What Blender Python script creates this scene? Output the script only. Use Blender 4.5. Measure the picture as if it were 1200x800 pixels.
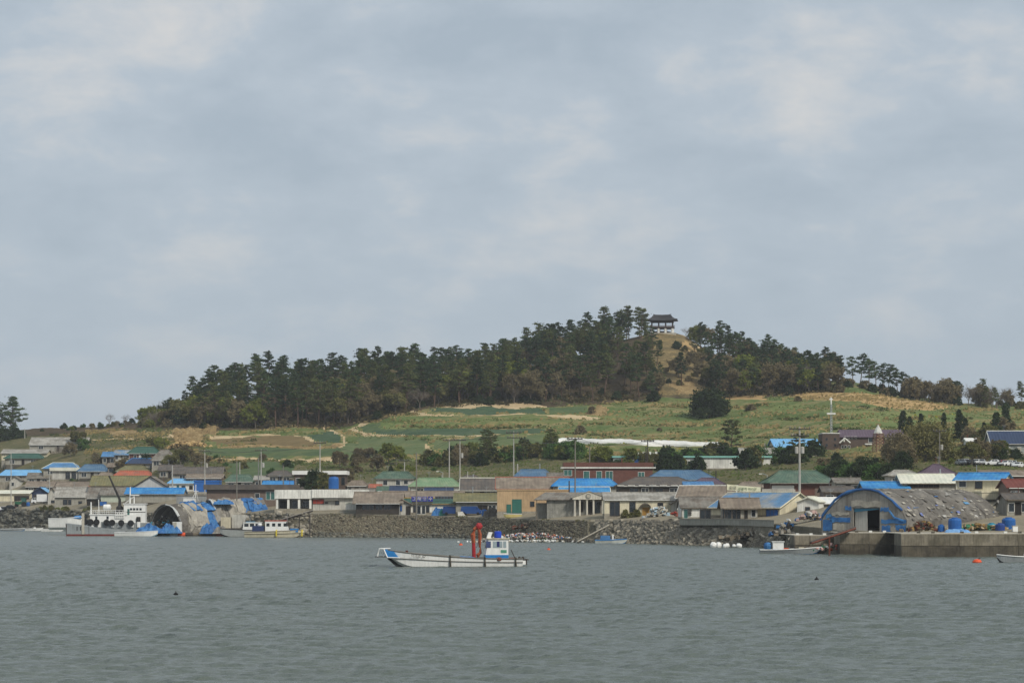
import bpy, math, random
import numpy as np
from mathutils import Vector, Matrix, noise as mnoise

for _o in list(bpy.data.objects):
    bpy.data.objects.remove(_o)
scene = bpy.context.scene
COL = scene.collection
random.seed(7); np.random.seed(7)
R = math.radians

# ------------------------------------------------------------------ camera
CH = 7.0            # eye height above the water
F = 2700.0          # focal length, in pixels of a 1200 wide picture
HZ = 593.0          # row of the eye level in that picture
cam = bpy.data.cameras.new('camera')
cam_o = bpy.data.objects.new('camera', cam); COL.objects.link(cam_o)
cam_o.location = (0, 0, CH); cam_o.rotation_euler = (R(90), 0, 0)
cam.sensor_width = 36.0; cam.lens = 36.0 * F / 1200.0
cam.shift_y = (HZ - 400.0) / 1200.0
cam.clip_start = 1.0; cam.clip_end = 20000.0
scene.camera = cam_o

# ------------------------------------------------------------------ sky and sun
SUN_EL, SUN_AZ = 40.0, 142.0       # azimuth clockwise from +Y (view direction): from behind right
world = bpy.data.worlds.new('World'); scene.world = world; world.use_nodes = True
nt = world.node_tree; nt.nodes.clear(); N = nt.nodes.new; LK = nt.links.new
wo = N('ShaderNodeOutputWorld'); bg = N('ShaderNodeBackground'); bg.inputs[1].default_value = 0.1
sky = N('ShaderNodeTexSky'); sky.sky_type = 'NISHITA'; sky.sun_disc = False
sky.sun_elevation = R(SUN_EL); sky.sun_rotation = R(SUN_AZ); sky.dust_density = 3.0
geo = N('ShaderNodeTexCoord'); sep = N('ShaderNodeSeparateXYZ'); LK(geo.outputs['Generated'], sep.inputs[0])
def wmath(op, a, b=None, c=None):
    m = N('ShaderNodeMath'); m.operation = op
    for i, s in enumerate((a, b, c)):
        if s is None: continue
        if isinstance(s, (int, float)): m.inputs[i].default_value = s
        else: LK(s, m.inputs[i])
    return m.outputs[0]
zz = wmath('ADD', wmath('ABSOLUTE', sep.outputs[2]), 0.36)
cmb = N('ShaderNodeCombineXYZ')
LK(wmath('DIVIDE', sep.outputs[0], zz), cmb.inputs[0]); LK(wmath('DIVIDE', sep.outputs[1], zz), cmb.inputs[1])
def wnoise(scale, detail, rough, off, dist=0.0):
    mp = N('ShaderNodeMapping'); mp.inputs['Location'].default_value = off; LK(cmb.outputs[0], mp.inputs[0])
    n = N('ShaderNodeTexNoise'); n.inputs['Scale'].default_value = scale; n.inputs['Detail'].default_value = detail
    n.inputs['Roughness'].default_value = rough; n.inputs['Distortion'].default_value = dist
    LK(mp.outputs[0], n.inputs['Vector']); return n.outputs[0]
n1 = wnoise(6.2, 7.0, 0.55, (3.7, 1.2, 0.0), 0.25)
n2 = wnoise(2.2, 3.0, 0.5, (8.1, 4.4, 2.0))
n3 = wnoise(16.0, 7.0, 0.62, (1.3, 6.4, 4.0), 0.3)
fac = wmath('ADD', wmath('ADD', wmath('MULTIPLY', n1, 0.46), wmath('MULTIPLY', n2, 0.34)), wmath('MULTIPLY', n3, 0.20))
cr = N('ShaderNodeValToRGB'); LK(fac, cr.inputs[0])
cr.color_ramp.elements[0].position = 0.39; cr.color_ramp.elements[0].color = (4.1, 4.85, 5.6, 1)
cr.color_ramp.elements[1].position = 0.62; cr.color_ramp.elements[1].color = (7.0, 6.95, 6.85, 1)
_e = cr.color_ramp.elements.new(0.50); _e.color = (4.85, 5.55, 6.25, 1)
# a thin even veil near the horizon: the cloud pattern loses contrast with distance
hz = N('ShaderNodeMix'); hz.data_type = 'RGBA'
mr = N('ShaderNodeMapRange'); mr.inputs['From Min'].default_value = 0.03; mr.inputs['From Max'].default_value = 0.17
mr.inputs['To Min'].default_value = 0.12; mr.inputs['To Max'].default_value = 1.0
LK(sep.outputs[2], mr.inputs[0]); LK(mr.outputs[0], hz.inputs['Factor'])
hz.inputs['A'].default_value = (4.45, 5.2, 5.95, 1); LK(cr.outputs[0], hz.inputs['B'])
mx = N('ShaderNodeMix'); mx.data_type = 'RGBA'; mx.inputs['Factor'].default_value = 0.93
LK(sky.outputs[0], mx.inputs['A']); LK(hz.outputs['Result'], mx.inputs['B'])
LK(mx.outputs['Result'], bg.inputs[0]); LK(bg.outputs[0], wo.inputs[0])

sun = bpy.data.lights.new('sun', 'SUN'); sun.energy = 2.9; sun.angle = R(10); sun.color = (1.0, 0.94, 0.84)
sun_o = bpy.data.objects.new('sun', sun); COL.objects.link(sun_o)
_d = Vector((math.sin(R(SUN_AZ)) * math.cos(R(SUN_EL)), math.cos(R(SUN_AZ)) * math.cos(R(SUN_EL)), math.sin(R(SUN_EL))))
sun_o.rotation_euler = _d.to_track_quat('Z', 'Y').to_euler()
vs = scene.view_settings; vs.view_transform = 'Standard'; vs.look = 'None'; vs.exposure = 0.0; vs.gamma = 1.0; vs.use_curve_mapping = False
scene.cycles.use_denoising = True
scene.cycles.max_bounces = 5; scene.cycles.diffuse_bounces = 2; scene.cycles.glossy_bounces = 2
scene.cycles.transmission_bounces = 3; scene.cycles.volume_bounces = 0; scene.cycles.transparent_max_bounces = 6
scene.cycles.caustics_reflective = False; scene.cycles.caustics_refractive = False

# ------------------------------------------------------------------ helpers
def zof(py, Y): return CH - (py - HZ) * Y / F
def xof(px, Y): return (px - 600.0) * Y / F
def P(px, py, Y): return Vector((xof(px, Y), Y, zof(py, Y)))

def lin(c):
    if isinstance(c, str):
        c = [int(c[i:i + 2], 16) / 255 for i in (0, 2, 4)]
    return tuple(x / 12.92 if x <= .04045 else ((x + .055) / 1.055) ** 2.4 for x in c)

class MB:
    def __init__(s): s.v = []; s.f = []; s.m = []; s.mi = 0
    def add(s, vs, fs):
        n = len(s.v); s.v += [tuple(p) for p in vs]; s.f += [tuple(n + i for i in q) for q in fs]; s.m += [s.mi] * len(fs); return s
    def box(s, x0, x1, y0, y1, z0, z1):
        v = [(x0, y0, z0), (x1, y0, z0), (x1, y1, z0), (x0, y1, z0), (x0, y0, z1), (x1, y0, z1), (x1, y1, z1), (x0, y1, z1)]
        return s.add(v, [(0, 3, 2, 1), (4, 5, 6, 7), (0, 1, 5, 4), (1, 2, 6, 5), (2, 3, 7, 6), (3, 0, 4, 7)])
    def prism(s, poly, y0, y1):                       # polygon in x,z pushed along y
        n = len(poly); v = [(x, y0, z) for x, z in poly] + [(x, y1, z) for x, z in poly]
        return s.add(v, [tuple(range(n)), tuple(range(2 * n - 1, n - 1, -1))] + [(i, i + n, (i + 1) % n + n, (i + 1) % n) for i in range(n)])
    def prismx(s, poly, x0, x1):                      # polygon in y,z pushed along x
        n = len(poly); v = [(x0, y, z) for y, z in poly] + [(x1, y, z) for y, z in poly]
        return s.add(v, [tuple(range(n)), tuple(range(2 * n - 1, n - 1, -1))] + [(i, (i + 1) % n, (i + 1) % n + n, i + n) for i in range(n)])
    def tube(s, pts, r, n=6, cap=True):
        pts = [Vector(p) for p in pts]
        rr = r if isinstance(r, (list, tuple)) else [r] * len(pts)
        b = len(s.v); vs = []; fs = []
        for i, p in enumerate(pts):
            t = (pts[min(i + 1, len(pts) - 1)] - pts[max(i - 1, 0)]).normalized()
            a = t.cross(Vector((0, 0, 1)) if abs(t.z) < .9 else Vector((1, 0, 0))).normalized(); c = t.cross(a)
            for k in range(n):
                q = 2 * math.pi * k / n
                vs.append(p + (a * math.cos(q) + c * math.sin(q)) * rr[i])
        for i in range(len(pts) - 1):
            for k in range(n):
                k2 = (k + 1) % n
                fs.append((i * n + k, i * n + k2, (i + 1) * n + k2, (i + 1) * n + k))
        if cap:
            fs.append(tuple(range(n - 1, -1, -1))); fs.append(tuple((len(pts) - 1) * n + k for k in range(n)))
        return s.add(vs, fs)
    def lathe(s, prof, c=(0, 0, 0), n=12, axis='z'):
        vs = []; fs = []
        for r_, h in prof:
            for k in range(n):
                q = 2 * math.pi * k / n
                a, b_ = r_ * math.cos(q), r_ * math.sin(q)
                p = (a, b_, h) if axis == 'z' else ((h, a, b_) if axis == 'x' else (a, h, b_))
                vs.append((p[0] + c[0], p[1] + c[1], p[2] + c[2]))
        m = len(prof)
        for i in range(m - 1):
            for k in range(n):
                fs.append((i * n + k, i * n + (k + 1) % n, (i + 1) * n + (k + 1) % n, (i + 1) * n + k))
        fs.append(tuple(range(n - 1, -1, -1))); fs.append(tuple((m - 1) * n + k for k in range(n)))
        return s.add(vs, fs)
    def sheet(s, a, b, c, d, period=.8, amp=.055, th=.14):   # ribbed roof plane: a,b low edge, c,d high edge
        a, b, c, d = map(Vector, (a, b, c, d))
        nrm = (b - a).cross((d + c) / 2 - a)
        if nrm.length < 1e-6: return s
        nrm.normalize()
        if nrm.z < 0: nrm = -nrm
        n = max(2, int((b - a).length / period)); m = 2 * n + 1; vs = []; fs = []
        for lay in (0, 1):
            for i in range(m):
                u = i / (m - 1); o = nrm * ((amp if i % 2 else 0) - lay * th)
                vs.append(a + (b - a) * u + o); vs.append(d + (c - d) * u + o)
        for i in range(m - 1):
            fs.append((2 * i, 2 * i + 2, 2 * i + 3, 2 * i + 1))
            k = 2 * m + 2 * i; fs.append((k, k + 1, k + 3, k + 2))
            fs.append((2 * i, k, k + 2, 2 * i + 2)); fs.append((2 * i + 1, 2 * i + 3, k + 3, k + 1))
        fs.append((0, 1, 2 * m + 1, 2 * m)); e = 2 * m - 2; fs.append((e, 2 * m + e, 2 * m + e + 1, e + 1))
        return s.add(vs, fs)
    def build(s, name, mat, parent=None, loc=None, rz=0, smooth=False):
        me = bpy.data.meshes.new(name); me.from_pydata(s.v, [], s.f)
        for m_ in (mat if isinstance(mat, (list, tuple)) else [mat]): me.materials.append(m_)
        if any(s.m): me.polygons.foreach_set('material_index', s.m)
        if smooth: me.polygons.foreach_set('use_smooth', [True] * len(me.polygons))
        me.update()
        return link(name, me, parent, loc, rz)

def link(name, me, parent=None, loc=None, rz=0):
    o = bpy.data.objects.new(name, me); COL.objects.link(o)
    if parent is not None: o.parent = parent
    if loc is not None: o.location = loc
    if rz: o.rotation_euler = (0, 0, rz)
    return o
def tag(o, label=None, cat=None, group=None, kind=None):
    if label: o['label'] = label
    if cat: o['category'] = cat
    if group: o['group'] = group
    if kind: o['kind'] = kind
    return o
def empty(name, loc, rz=0, label=None, cat=None, group=None):
    o = link(name, None, None, loc, rz); o.empty_display_size = .2
    return tag(o, label, cat, group)
def copy_tree(o, parent=None):
    c = o.copy(); COL.objects.link(c); c.parent = parent
    for ch in o.children: copy_tree(ch, c)
    return c
def npmesh(name, v, f, mats, smooth=False, mi=None):
    me = bpy.data.meshes.new(name); v = np.asarray(v, dtype=np.float32); f = np.asarray(f, dtype=np.int32)
    k = f.shape[1]
    me.vertices.add(len(v)); me.vertices.foreach_set('co', v.ravel())
    me.loops.add(f.size); me.loops.foreach_set('vertex_index', f.ravel())
    me.polygons.add(len(f)); me.polygons.foreach_set('loop_start', np.arange(0, f.size, k, dtype=np.int32))
    me.polygons.foreach_set('loop_total', np.full(len(f), k, dtype=np.int32))
    for m in (mats if isinstance(mats, (list, tuple)) else [mats]): me.materials.append(m)
    if mi is not None: me.polygons.foreach_set('material_index', np.asarray(mi, dtype=np.int32))
    if smooth: me.polygons.foreach_set('use_smooth', np.ones(len(f), dtype=bool))
    me.update(calc_edges=True); me.validate()
    return me

# ------------------------------------------------------------------ materials
MATS = {}
def M(name, col=None, var=.18, sc=1.3, rough=.8, streak=0., col2=None, bump=0., metal=0., spec=.3, rnd=.0, grime=.0):
    """weathered surface: base colour broken up by two noises, optional streaks running down, optional second colour"""
    if name in MATS: return MATS[name]
    c = lin(col); m = bpy.data.materials.new(name); m.use_nodes = True; t = m.node_tree; t.nodes.clear()
    n = t.nodes.new; l = t.links.new
    out = n('ShaderNodeOutputMaterial'); b = n('ShaderNodeBsdfPrincipled'); l(b.outputs[0], out.inputs[0])
    b.inputs['Roughness'].default_value = rough; b.inputs['Metallic'].default_value = metal
    b.inputs['Specular IOR Level'].default_value = spec
    tc = n('ShaderNodeTexCoord'); oi = n('ShaderNodeObjectInfo')
    ad = n('ShaderNodeVectorMath'); ad.operation = 'ADD'
    mu = n('ShaderNodeVectorMath'); mu.operation = 'SCALE'; mu.inputs[0].default_value = (37, 17, 9); l(oi.outputs['Random'], mu.inputs['Scale'])
    l(tc.outputs['Object'], ad.inputs[0]); l(mu.outputs[0], ad.inputs[1])
    def nz(scale, detail=5., vec=None):
        q = n('ShaderNodeTexNoise'); q.inputs['Scale'].default_value = scale; q.inputs['Detail'].default_value = detail
        l(vec or ad.outputs[0], q.inputs['Vector']); return q.outputs[0]
    def mr_(src, a0, a1, b0, b1):
        q = n('ShaderNodeMapRange'); l(src, q.inputs[0])
        for i, x in enumerate((a0, a1, b0, b1)): q.inputs[1 + i].default_value = x
        return q.outputs[0]
    def mul(a, b_):
        q = n('ShaderNodeMath'); q.operation = 'MULTIPLY'; l(a, q.inputs[0])
        if isinstance(b_, float): q.inputs[1].default_value = b_
        else: l(b_, q.inputs[1])
        return q.outputs[0]
    f = mul(mr_(nz(sc), .3, .7, 1 - var, 1 + var), mr_(nz(sc * 5.3, 3.), .3, .7, 1 - var * .6, 1 + var * .6))
    if rnd: f = mul(f, mr_(oi.outputs['Random'], 0, 1, 1 - rnd, 1 + rnd))
    if streak:
        mp = n('ShaderNodeMapping'); mp.inputs['Scale'].default_value = (2.2, 2.2, .18); l(ad.outputs[0], mp.inputs[0])
        f = mul(f, mr_(nz(2.0, 4., mp.outputs[0]), .42, .75, 1., 1 - streak))
    if grime: f = mul(f, mr_(nz(sc * .45, 6.), .5, .72, 1., 1 - grime))
    base = n('ShaderNodeRGB'); base.outputs[0].default_value = (*c, 1); src = base.outputs[0]
    if col2 is not None:
        mx_ = n('ShaderNodeMix'); mx_.data_type = 'RGBA'; l(mr_(nz(sc * .8, 6.), .45, .6, 0., 1.), mx_.inputs['Factor'])
        l(src, mx_.inputs['A']); mx_.inputs['B'].default_value = (*lin(col2), 1); src = mx_.outputs['Result']
    vm = n('ShaderNodeVectorMath'); vm.operation = 'SCALE'; l(src, vm.inputs[0]); l(f, vm.inputs['Scale'])
    l(vm.outputs[0], b.inputs['Base Color'])
    if bump:
        bp = n('ShaderNodeBump'); bp.inputs['Strength'].default_value = bump; bp.inputs['Distance'].default_value = .1
        l(nz(sc * 6, 6.), bp.inputs['Height']); l(bp.outputs[0], b.inputs['Normal'])
    MATS[name] = m
    return m
def foliage(name, c1, c2, rnd=.25, sc=.5, trans=.25):
    if name in MATS: return MATS[name]
    m = bpy.data.materials.new(name); m.use_nodes = True; t = m.node_tree; t.nodes.clear(); n = t.nodes.new; l = t.links.new
    out = n('ShaderNodeOutputMaterial'); d = n('ShaderNodeBsdfDiffuse'); tr = n('ShaderNodeBsdfTranslucent'); mx_ = n('ShaderNodeMixShader')
    mx_.inputs[0].default_value = trans; l(d.outputs[0], mx_.inputs[1]); l(tr.outputs[0], mx_.inputs[2]); l(mx_.outputs[0], out.inputs[0])
    tc = n('ShaderNodeTexCoord'); oi = n('ShaderNodeObjectInfo'); q = n('ShaderNodeTexNoise'); q.inputs['Scale'].default_value = sc
    q.inputs['Detail'].default_value = 3.; l(tc.outputs['Object'], q.inputs['Vector'])
    mr_ = n('ShaderNodeMapRange'); l(q.outputs[0], mr_.inputs[0]); mr_.inputs[1].default_value = .35; mr_.inputs[2].default_value = .65
    mc = n('ShaderNodeMix'); mc.data_type = 'RGBA'; l(mr_.outputs[0], mc.inputs['Factor'])
    mc.inputs['A'].default_value = (*lin(c1), 1); mc.inputs['B'].default_value = (*lin(c2), 1)
    r2 = n('ShaderNodeMapRange'); l(oi.outputs['Random'], r2.inputs[0]); r2.inputs[3].default_value = 1 - rnd; r2.inputs[4].default_value = 1 + rnd
    vm = n('ShaderNodeVectorMath'); vm.operation = 'SCALE'; l(mc.outputs['Result'], vm.inputs[0]); l(r2.outputs[0], vm.inputs['Scale'])
    l(vm.outputs[0], d.inputs[0]); l(vm.outputs[0], tr.inputs[0])
    MATS[name] = m
    return m
# ------------------------------------------------------------------ terrain
def ground_mat(name, stops, sc=.05, fine=.6, bump=.5, aniso=(1, 1.6, 1)):
    m = bpy.data.materials.new(name); m.use_nodes = True; t = m.node_tree; t.nodes.clear(); n = t.nodes.new; l = t.links.new
    out = n('ShaderNodeOutputMaterial'); b = n('ShaderNodeBsdfPrincipled'); l(b.outputs[0], out.inputs[0])
    b.inputs['Roughness'].default_value = .95; b.inputs['Specular IOR Level'].default_value = .1
    tc = n('ShaderNodeTexCoord'); mp = n('ShaderNodeMapping'); mp.inputs['Scale'].default_value = aniso; l(tc.outputs['Object'], mp.inputs[0])
    def nz(s, d, r=.6):
        q = n('ShaderNodeTexNoise'); q.inputs['Scale'].default_value = s; q.inputs['Detail'].default_value = d; q.inputs['Roughness'].default_value = r
        l(mp.outputs[0], q.inputs['Vector']); return q.outputs[0]
    def ma(op, a, k):
        q = n('ShaderNodeMath'); q.operation = op; l(a, q.inputs[0])
        if isinstance(k, float): q.inputs[1].default_value = k
        else: l(k, q.inputs[1])
        return q.outputs[0]
    f = ma('ADD', ma('MULTIPLY', nz(sc, 8., .7), .52), ma('MULTIPLY', nz(fine, 6., .7), .48))
    cr_ = n('ShaderNodeValToRGB'); l(f, cr_.inputs[0]); els = cr_.color_ramp.elements
    while len(els) < len(stops): els.new(.5)
    for e, (p, c) in zip(els, stops): e.position = p; e.color = (*lin(c), 1)
    l(cr_.outputs[0], b.inputs['Base Color'])
    bp = n('ShaderNodeBump'); bp.inputs['Strength'].default_value = bump; bp.inputs['Distance'].default_value = .6
    l(nz(fine * 2.2, 6.), bp.inputs['Height']); l(bp.outputs[0], b.inputs['Normal'])
    MATS[name] = m
    return m
GM = {
 'meadow': ground_mat('meadow_grass', [(.34, '445630'), (.44, '55673a'), (.51, '687145'), (.555, '857a55'), (.6, '97865f'), (.66, '5b633c')], .07, .8, .6, (.55, 2.0, 1)),
 'scrub': ground_mat('scrub_ground', [(.36, '3f462d'), (.48, '555638'), (.57, '6f664a'), (.66, '857858')], .09, .9),
 'litter': ground_mat('forest_floor', [(.36, '3a3529'), (.5, '4e4434'), (.62, '685942')], .09, .8),
 'slope': ground_mat('dry_hill_slope', [(.36, '4a4631'), (.46, '61583f'), (.53, '7d6d4b'), (.62, '9a855a')], .14, 1.0),
 'dry': ground_mat('dry_grass_slope', [(.36, '8d7650'), (.5, 'a98e63'), (.6, 'b99f74'), (.7, '7b7a4a')], .09, .9),
 'sand': ground_mat('sandy_cut', [(.36, '6f5f43'), (.45, '9a8159'), (.53, 'b39a6e'), (.62, 'c2ab80')], .16, 1.1, 1.6, (1.4, 1, 1)),
 'path': ground_mat('pale_dirt', [(.36, 'a08a66'), (.5, 'b8a380'), (.64, 'c6b593')], .15, .9),
 'crop': ground_mat('crop_green', [(.34, '42523a'), (.47, '4e6042'), (.56, '5d6a47'), (.66, '6f7050')], .08, 1.1, .6, (.5, 3, 1)),
 'crop_dark': ground_mat('crop_blue_green', [(.34, '3a4c3a'), (.48, '445842'), (.58, '52624a'), (.68, '5f6850')], .08, 1.1, .6, (.5, 3, 1)),
 'crop_light': ground_mat('crop_light', [(.34, '4f5f3f'), (.47, '5c6b48'), (.56, '6b7350'), (.66, '7a7857')], .08, 1.1, .6, (.5, 3, 1)),
 'bright': ground_mat('fresh_grass', [(.34, '54663a'), (.46, '627242'), (.55, '757a4c'), (.66, '8d8558')], .06, .9),
 'fallow': ground_mat('fallow_brown', [(.34, '625840'), (.5, '756648'), (.64, '857552')], .06, .9, .6, (.5, 3, 1)),
 'yard': ground_mat('yard_earth', [(.36, '6f6a5c'), (.5, '8a8270'), (.64, '9b927d')], .08, .9),
 'mud': ground_mat('tidal_mud', [(.36, '4a463a'), (.5, '5e594b'), (.64, '6f6856')], .2, 1.2),
}
PXC = [-900, -300, 0, 60, 130, 200, 260, 340, 400, 450, 500, 560, 640, 700, 740, 770, 800, 830, 900, 960, 1000, 1050, 1100, 1150, 1200, 1500, 2100]
def tab(*v): return np.array(v, float)
#            -900 -300    0   60  130  200  260  340  400  450  500  560  640  700  740  770  800  830  900  960 1000 1050 1100 1150 1200 1500 2100
SH = tab(    800, 760, 727, 700, 655, 600, 560, 528, 522, 520, 516, 501, 464, 444, 434, 425, 416, 408, 388, 342, 334, 330, 324, 322, 320, 318, 330)
P0 = tab(    600, 598, 597, 598, 600, 601, 602, 602, 603, 604, 605, 607, 610, 611, 611, 611, 611, 611, 613, 618, 622, 623, 624, 624, 624, 624, 622)
YM = tab(    860, 830, 800, 770, 730, 690, 660, 630, 612, 606, 600, 590, 565, 555, 550, 546, 542, 538, 520, 500, 485, 470, 450, 435, 425, 430, 460)
PM = tab(    575, 575, 575, 575, 575, 575, 575, 575, 575, 575, 575, 575, 575, 575, 575, 575, 575, 575, 575, 573, 572, 572, 572, 574, 576, 580, 585)
YV = tab(    900, 870, 850, 820, 790, 755, 730, 705, 695, 690, 688, 685, 680, 680, 680, 680, 680, 678, 660, 640, 625, 615, 605, 600, 600, 600, 640)
PV = tab(    545, 542, 540, 538, 535, 530, 535, 541, 541, 541, 541, 540, 538, 533, 530, 530, 530, 530, 530, 530, 530, 532, 534, 536, 538, 550, 565)
YT = tab(    980, 970, 960, 930, 880, 835, 815, 805, 800, 803, 806, 808, 812, 816, 818, 820, 820, 818, 812, 806, 800, 795, 790, 785, 780, 780, 800)
PT = tab(    525, 515, 512, 508, 505, 501, 503, 502, 499, 489, 478, 474, 473, 471, 468, 465, 465, 466, 463, 461, 459, 468, 476, 480, 483, 500, 530)
YR = tab(   1020,1010,1000, 985, 930, 895, 885, 890, 895, 900, 905, 908, 912, 916, 920, 922, 922, 918, 905, 890, 860, 850, 845, 845, 845, 850, 870)
PR = tab(    520, 508, 504, 502, 499, 488, 472, 463, 456, 453, 450, 448, 426, 410, 396, 388, 391, 412, 434, 446, 447, 462, 470, 473, 476, 494, 526)
_pg = np.arange(-900, 2101, 4.0)
def _sm(a, k=9):
    y = np.interp(_pg, PXC, a); w = np.hanning(k + 2)[1:-1]; w /= w.sum()
    return np.convolve(np.pad(y, k // 2, mode='edge'), w, mode='valid')
KS = [_sm(SH, 5), _sm(SH, 5) + 6.0, _sm(YM), _sm(YV), _sm(YT), _sm(YR)]
KP = [None, _sm(P0), _sm(PM), _sm(PV), _sm(PT, 13), _sm(PR, 9)]
# the pavilion's knoll keeps a flat crown
def kn(i, px): return np.interp(px, _pg, KS[i])
def kp(i, px): return np.interp(px, _pg, KP[i])
def Zt(px, Y):
    px = np.asarray(px, float); Y = np.asarray(Y, float); shp = np.broadcast(px, Y).shape
    px, Y = np.broadcast_to(px, shp).astype(float), np.broadcast_to(Y, shp).astype(float)
    y0, y1 = kn(0, px), kn(1, px)
    z1 = CH - (kp(1, px) - HZ) * y1 / F
    z = -1.2 + (z1 + 1.2) * np.clip((Y - y0 + 2) / 8.0, 0, 1)
    ks = [kn(i, px) for i in range(1, 6)]; ps = [kp(i, px) for i in range(1, 6)]
    zs = [CH - (p - HZ) * y / F for p, y in zip(ps, ks)]
    for i in range(4):
        t = np.clip((Y - ks[i]) / (ks[i + 1] - ks[i]), 0, 1)
        if i == 3: t = t ** .9
        z = np.where(Y > ks[i], zs[i] + (zs[i + 1] - zs[i]) * t, z)
    over = Y - ks[4]
    z = np.where(over > 0, zs[4] - np.minimum(.0012 * over ** 2 + .02 * over, zs[4] + 3), z)
    return z
def zt(px, Y): return float(Zt(px, Y))
def zxy(x, y): return zt(600 + x * F / y, y)
def pyt(px, Y): return HZ - (Zt(px, Y) - CH) * F / Y
def Yof(px, py):                                   # depth at which the ground shows on row py
    lo, hi = float(kn(1, px)), float(kn(5, px))
    for _ in range(40):
        m = (lo + hi) / 2
        if float(pyt(px, m)) > py: lo = m
        else: hi = m
    return (lo + hi) / 2
def solveY(px, eave, hw):                          # depth at which a wall of height hw ends on row eave
    lo, hi = float(kn(1, px)), float(kn(5, px))
    for _ in range(40):
        m = (lo + hi) / 2
        if float(pyt(px, m)) - hw * F / m > eave: lo = m
        else: hi = m
    return (lo + hi) / 2
def inpoly(x, y, poly):
    r = np.zeros(x.shape, bool); n = len(poly); j = n - 1
    for i in range(n):
        (xi, yi), (xj, yj) = poly[i], poly[j]
        c = ((yi > y) != (yj > y)) & (x < (xj - xi) * (y - yi) / ((yj - yi) or 1e-9) + xi)
        r ^= c; j = i
    return r
def nearline(x, y, pts, w):
    r = np.zeros(x.shape, bool)
    for (x0, y0), (x1, y1) in zip(pts, pts[1:]):
        dx, dy = x1 - x0, y1 - y0; t = np.clip(((x - x0) * dx + (y - y0) * dy) / (dx * dx + dy * dy), 0, 1)
        r |= np.hypot((x - x0 - t * dx) * .45, y - y0 - t * dy) < w
    return r
AREAS = [  # (name, ground, outline on the slope, label words)
 ('crop_field', 'crop', [(245, 527), (330, 526), (402, 528), (396, 537), (330, 536), (246, 535)]),
 ('crop_field', 'crop_dark', [(352, 509), (394, 505), (401, 518), (374, 516)]),
 ('fallow_field', 'fallow', [(250, 515), (300, 512), (340, 509), (372, 517), (398, 522), (256, 522)]),
 ('crop_field', 'crop', [(418, 500), (440, 497), (480, 497), (486, 507), (430, 508)]),
 ('crop_field', 'crop_light', [(402, 529), (420, 514), (500, 514), (506, 531), (470, 537), (405, 538)]),
 ('crop_field', 'crop_dark', [(505, 483), (540, 478), (600, 477), (634, 480), (640, 485), (560, 486)]),
 ('crop_field', 'crop_dark', [(436, 506), (500, 503), (560, 502), (640, 503), (632, 507), (540, 509), (440, 508)]),
 ('crop_field', 'crop_light', [(505, 514), (600, 513), (644, 511), (630, 522), (560, 524), (510, 530)]),
 ('crop_field', 'crop', [(642, 478), (682, 477), (676, 485), (646, 484)]),
 ('fallow_field', 'sand', [(554, 527), (582, 525), (574, 534), (560, 533)]),
 ('crop_field', 'crop', [(262, 541), (340, 541), (346, 557), (266, 557)]),
 ('meadow_patch', 'bright', [(886, 480), (932, 473), (950, 475), (915, 484), (888, 486)]),
 ('meadow_patch', 'bright', [(690, 486), (740, 484), (780, 488), (720, 494)]),
 ('meadow_patch', 'bright', [(960, 480), (1060, 482), (1140, 490), (1080, 498), (980, 494)]),
 ('meadow_patch', 'bright', [(470, 489), (520, 491), (500, 500), (450, 503), (440, 500)]),
 ('bare_earth', 'sand', [(205, 503), (225, 497), (242, 497), (256, 503), (250, 512), (232, 522), (214, 524), (200, 514)]),
 ('bare_earth', 'sand', [(130, 506), (160, 502), (165, 509), (135, 512)]),
 ('bare_earth', 'sand', [(700, 478), (712, 480), (700, 486), (672, 484)]),
 ('bare_earth', 'path', [(496, 481), (520, 475), (560, 473.5), (640, 474), (642, 477), (580, 477), (530, 479)]),
 ('dry_grass_bank', 'slope', [(755, 391), (800, 391), (828, 424), (832, 440), (840, 466), (775, 466), (757, 408)]),
 ('bare_earth', 'sand', [(786, 448), (800, 441), (820, 446), (824, 462), (800, 464)]),
 ('bare_earth', 'dry', [(790, 400), (800, 398), (818, 416), (812, 422)]),
 ('dry_grass_bank', 'dry', [(930, 463), (960, 459), (1002, 458), (1060, 468), (1112, 477), (1085, 482), (1010, 473), (950, 470)]),
 ('dry_grass_bank', 'dry', [(820, 462), (900, 464), (900, 470), (830, 470)]),
]
PATHS = [
 ('dirt_path', [(482, 483), (500, 486), (560, 486.5), (640, 487.5), (700, 489.5)], 1.0),
 ('dirt_path', [(407, 503), (425, 498), (445, 495)], .9),
 ('dirt_path', [(408, 504), (430, 509), (480, 510), (560, 510), (636, 508)], 1.0),
 ('dirt_path', [(376, 494), (381, 502), (400, 510), (405, 517), (398, 525)], 1.0),
 ('dirt_path', [(247, 514), (300, 511), (342, 508.5), (372, 517), (402, 522)], .8),
 ('sandy_bank', [(262, 524), (300, 523.5), (370, 524.5), (398, 522.5)], 1.6),
 ('dirt_path', [(245, 536.5), (300, 537.5), (360, 538.5), (400, 538)], .8),
 ('dirt_path', [(496, 519), (501, 523), (503, 531)], 1.0),
 ('footpath', [(795, 390), (806, 396), (816, 404), (824, 412)], .8),
 ('dirt_path', [(110, 515), (170, 513), (205, 511)], .6),
]
NAMED = [a[:2] for a in AREAS] + [(p[0], 'path' if p[0] != 'sandy_bank' else 'sand') for p in PATHS]
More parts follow.
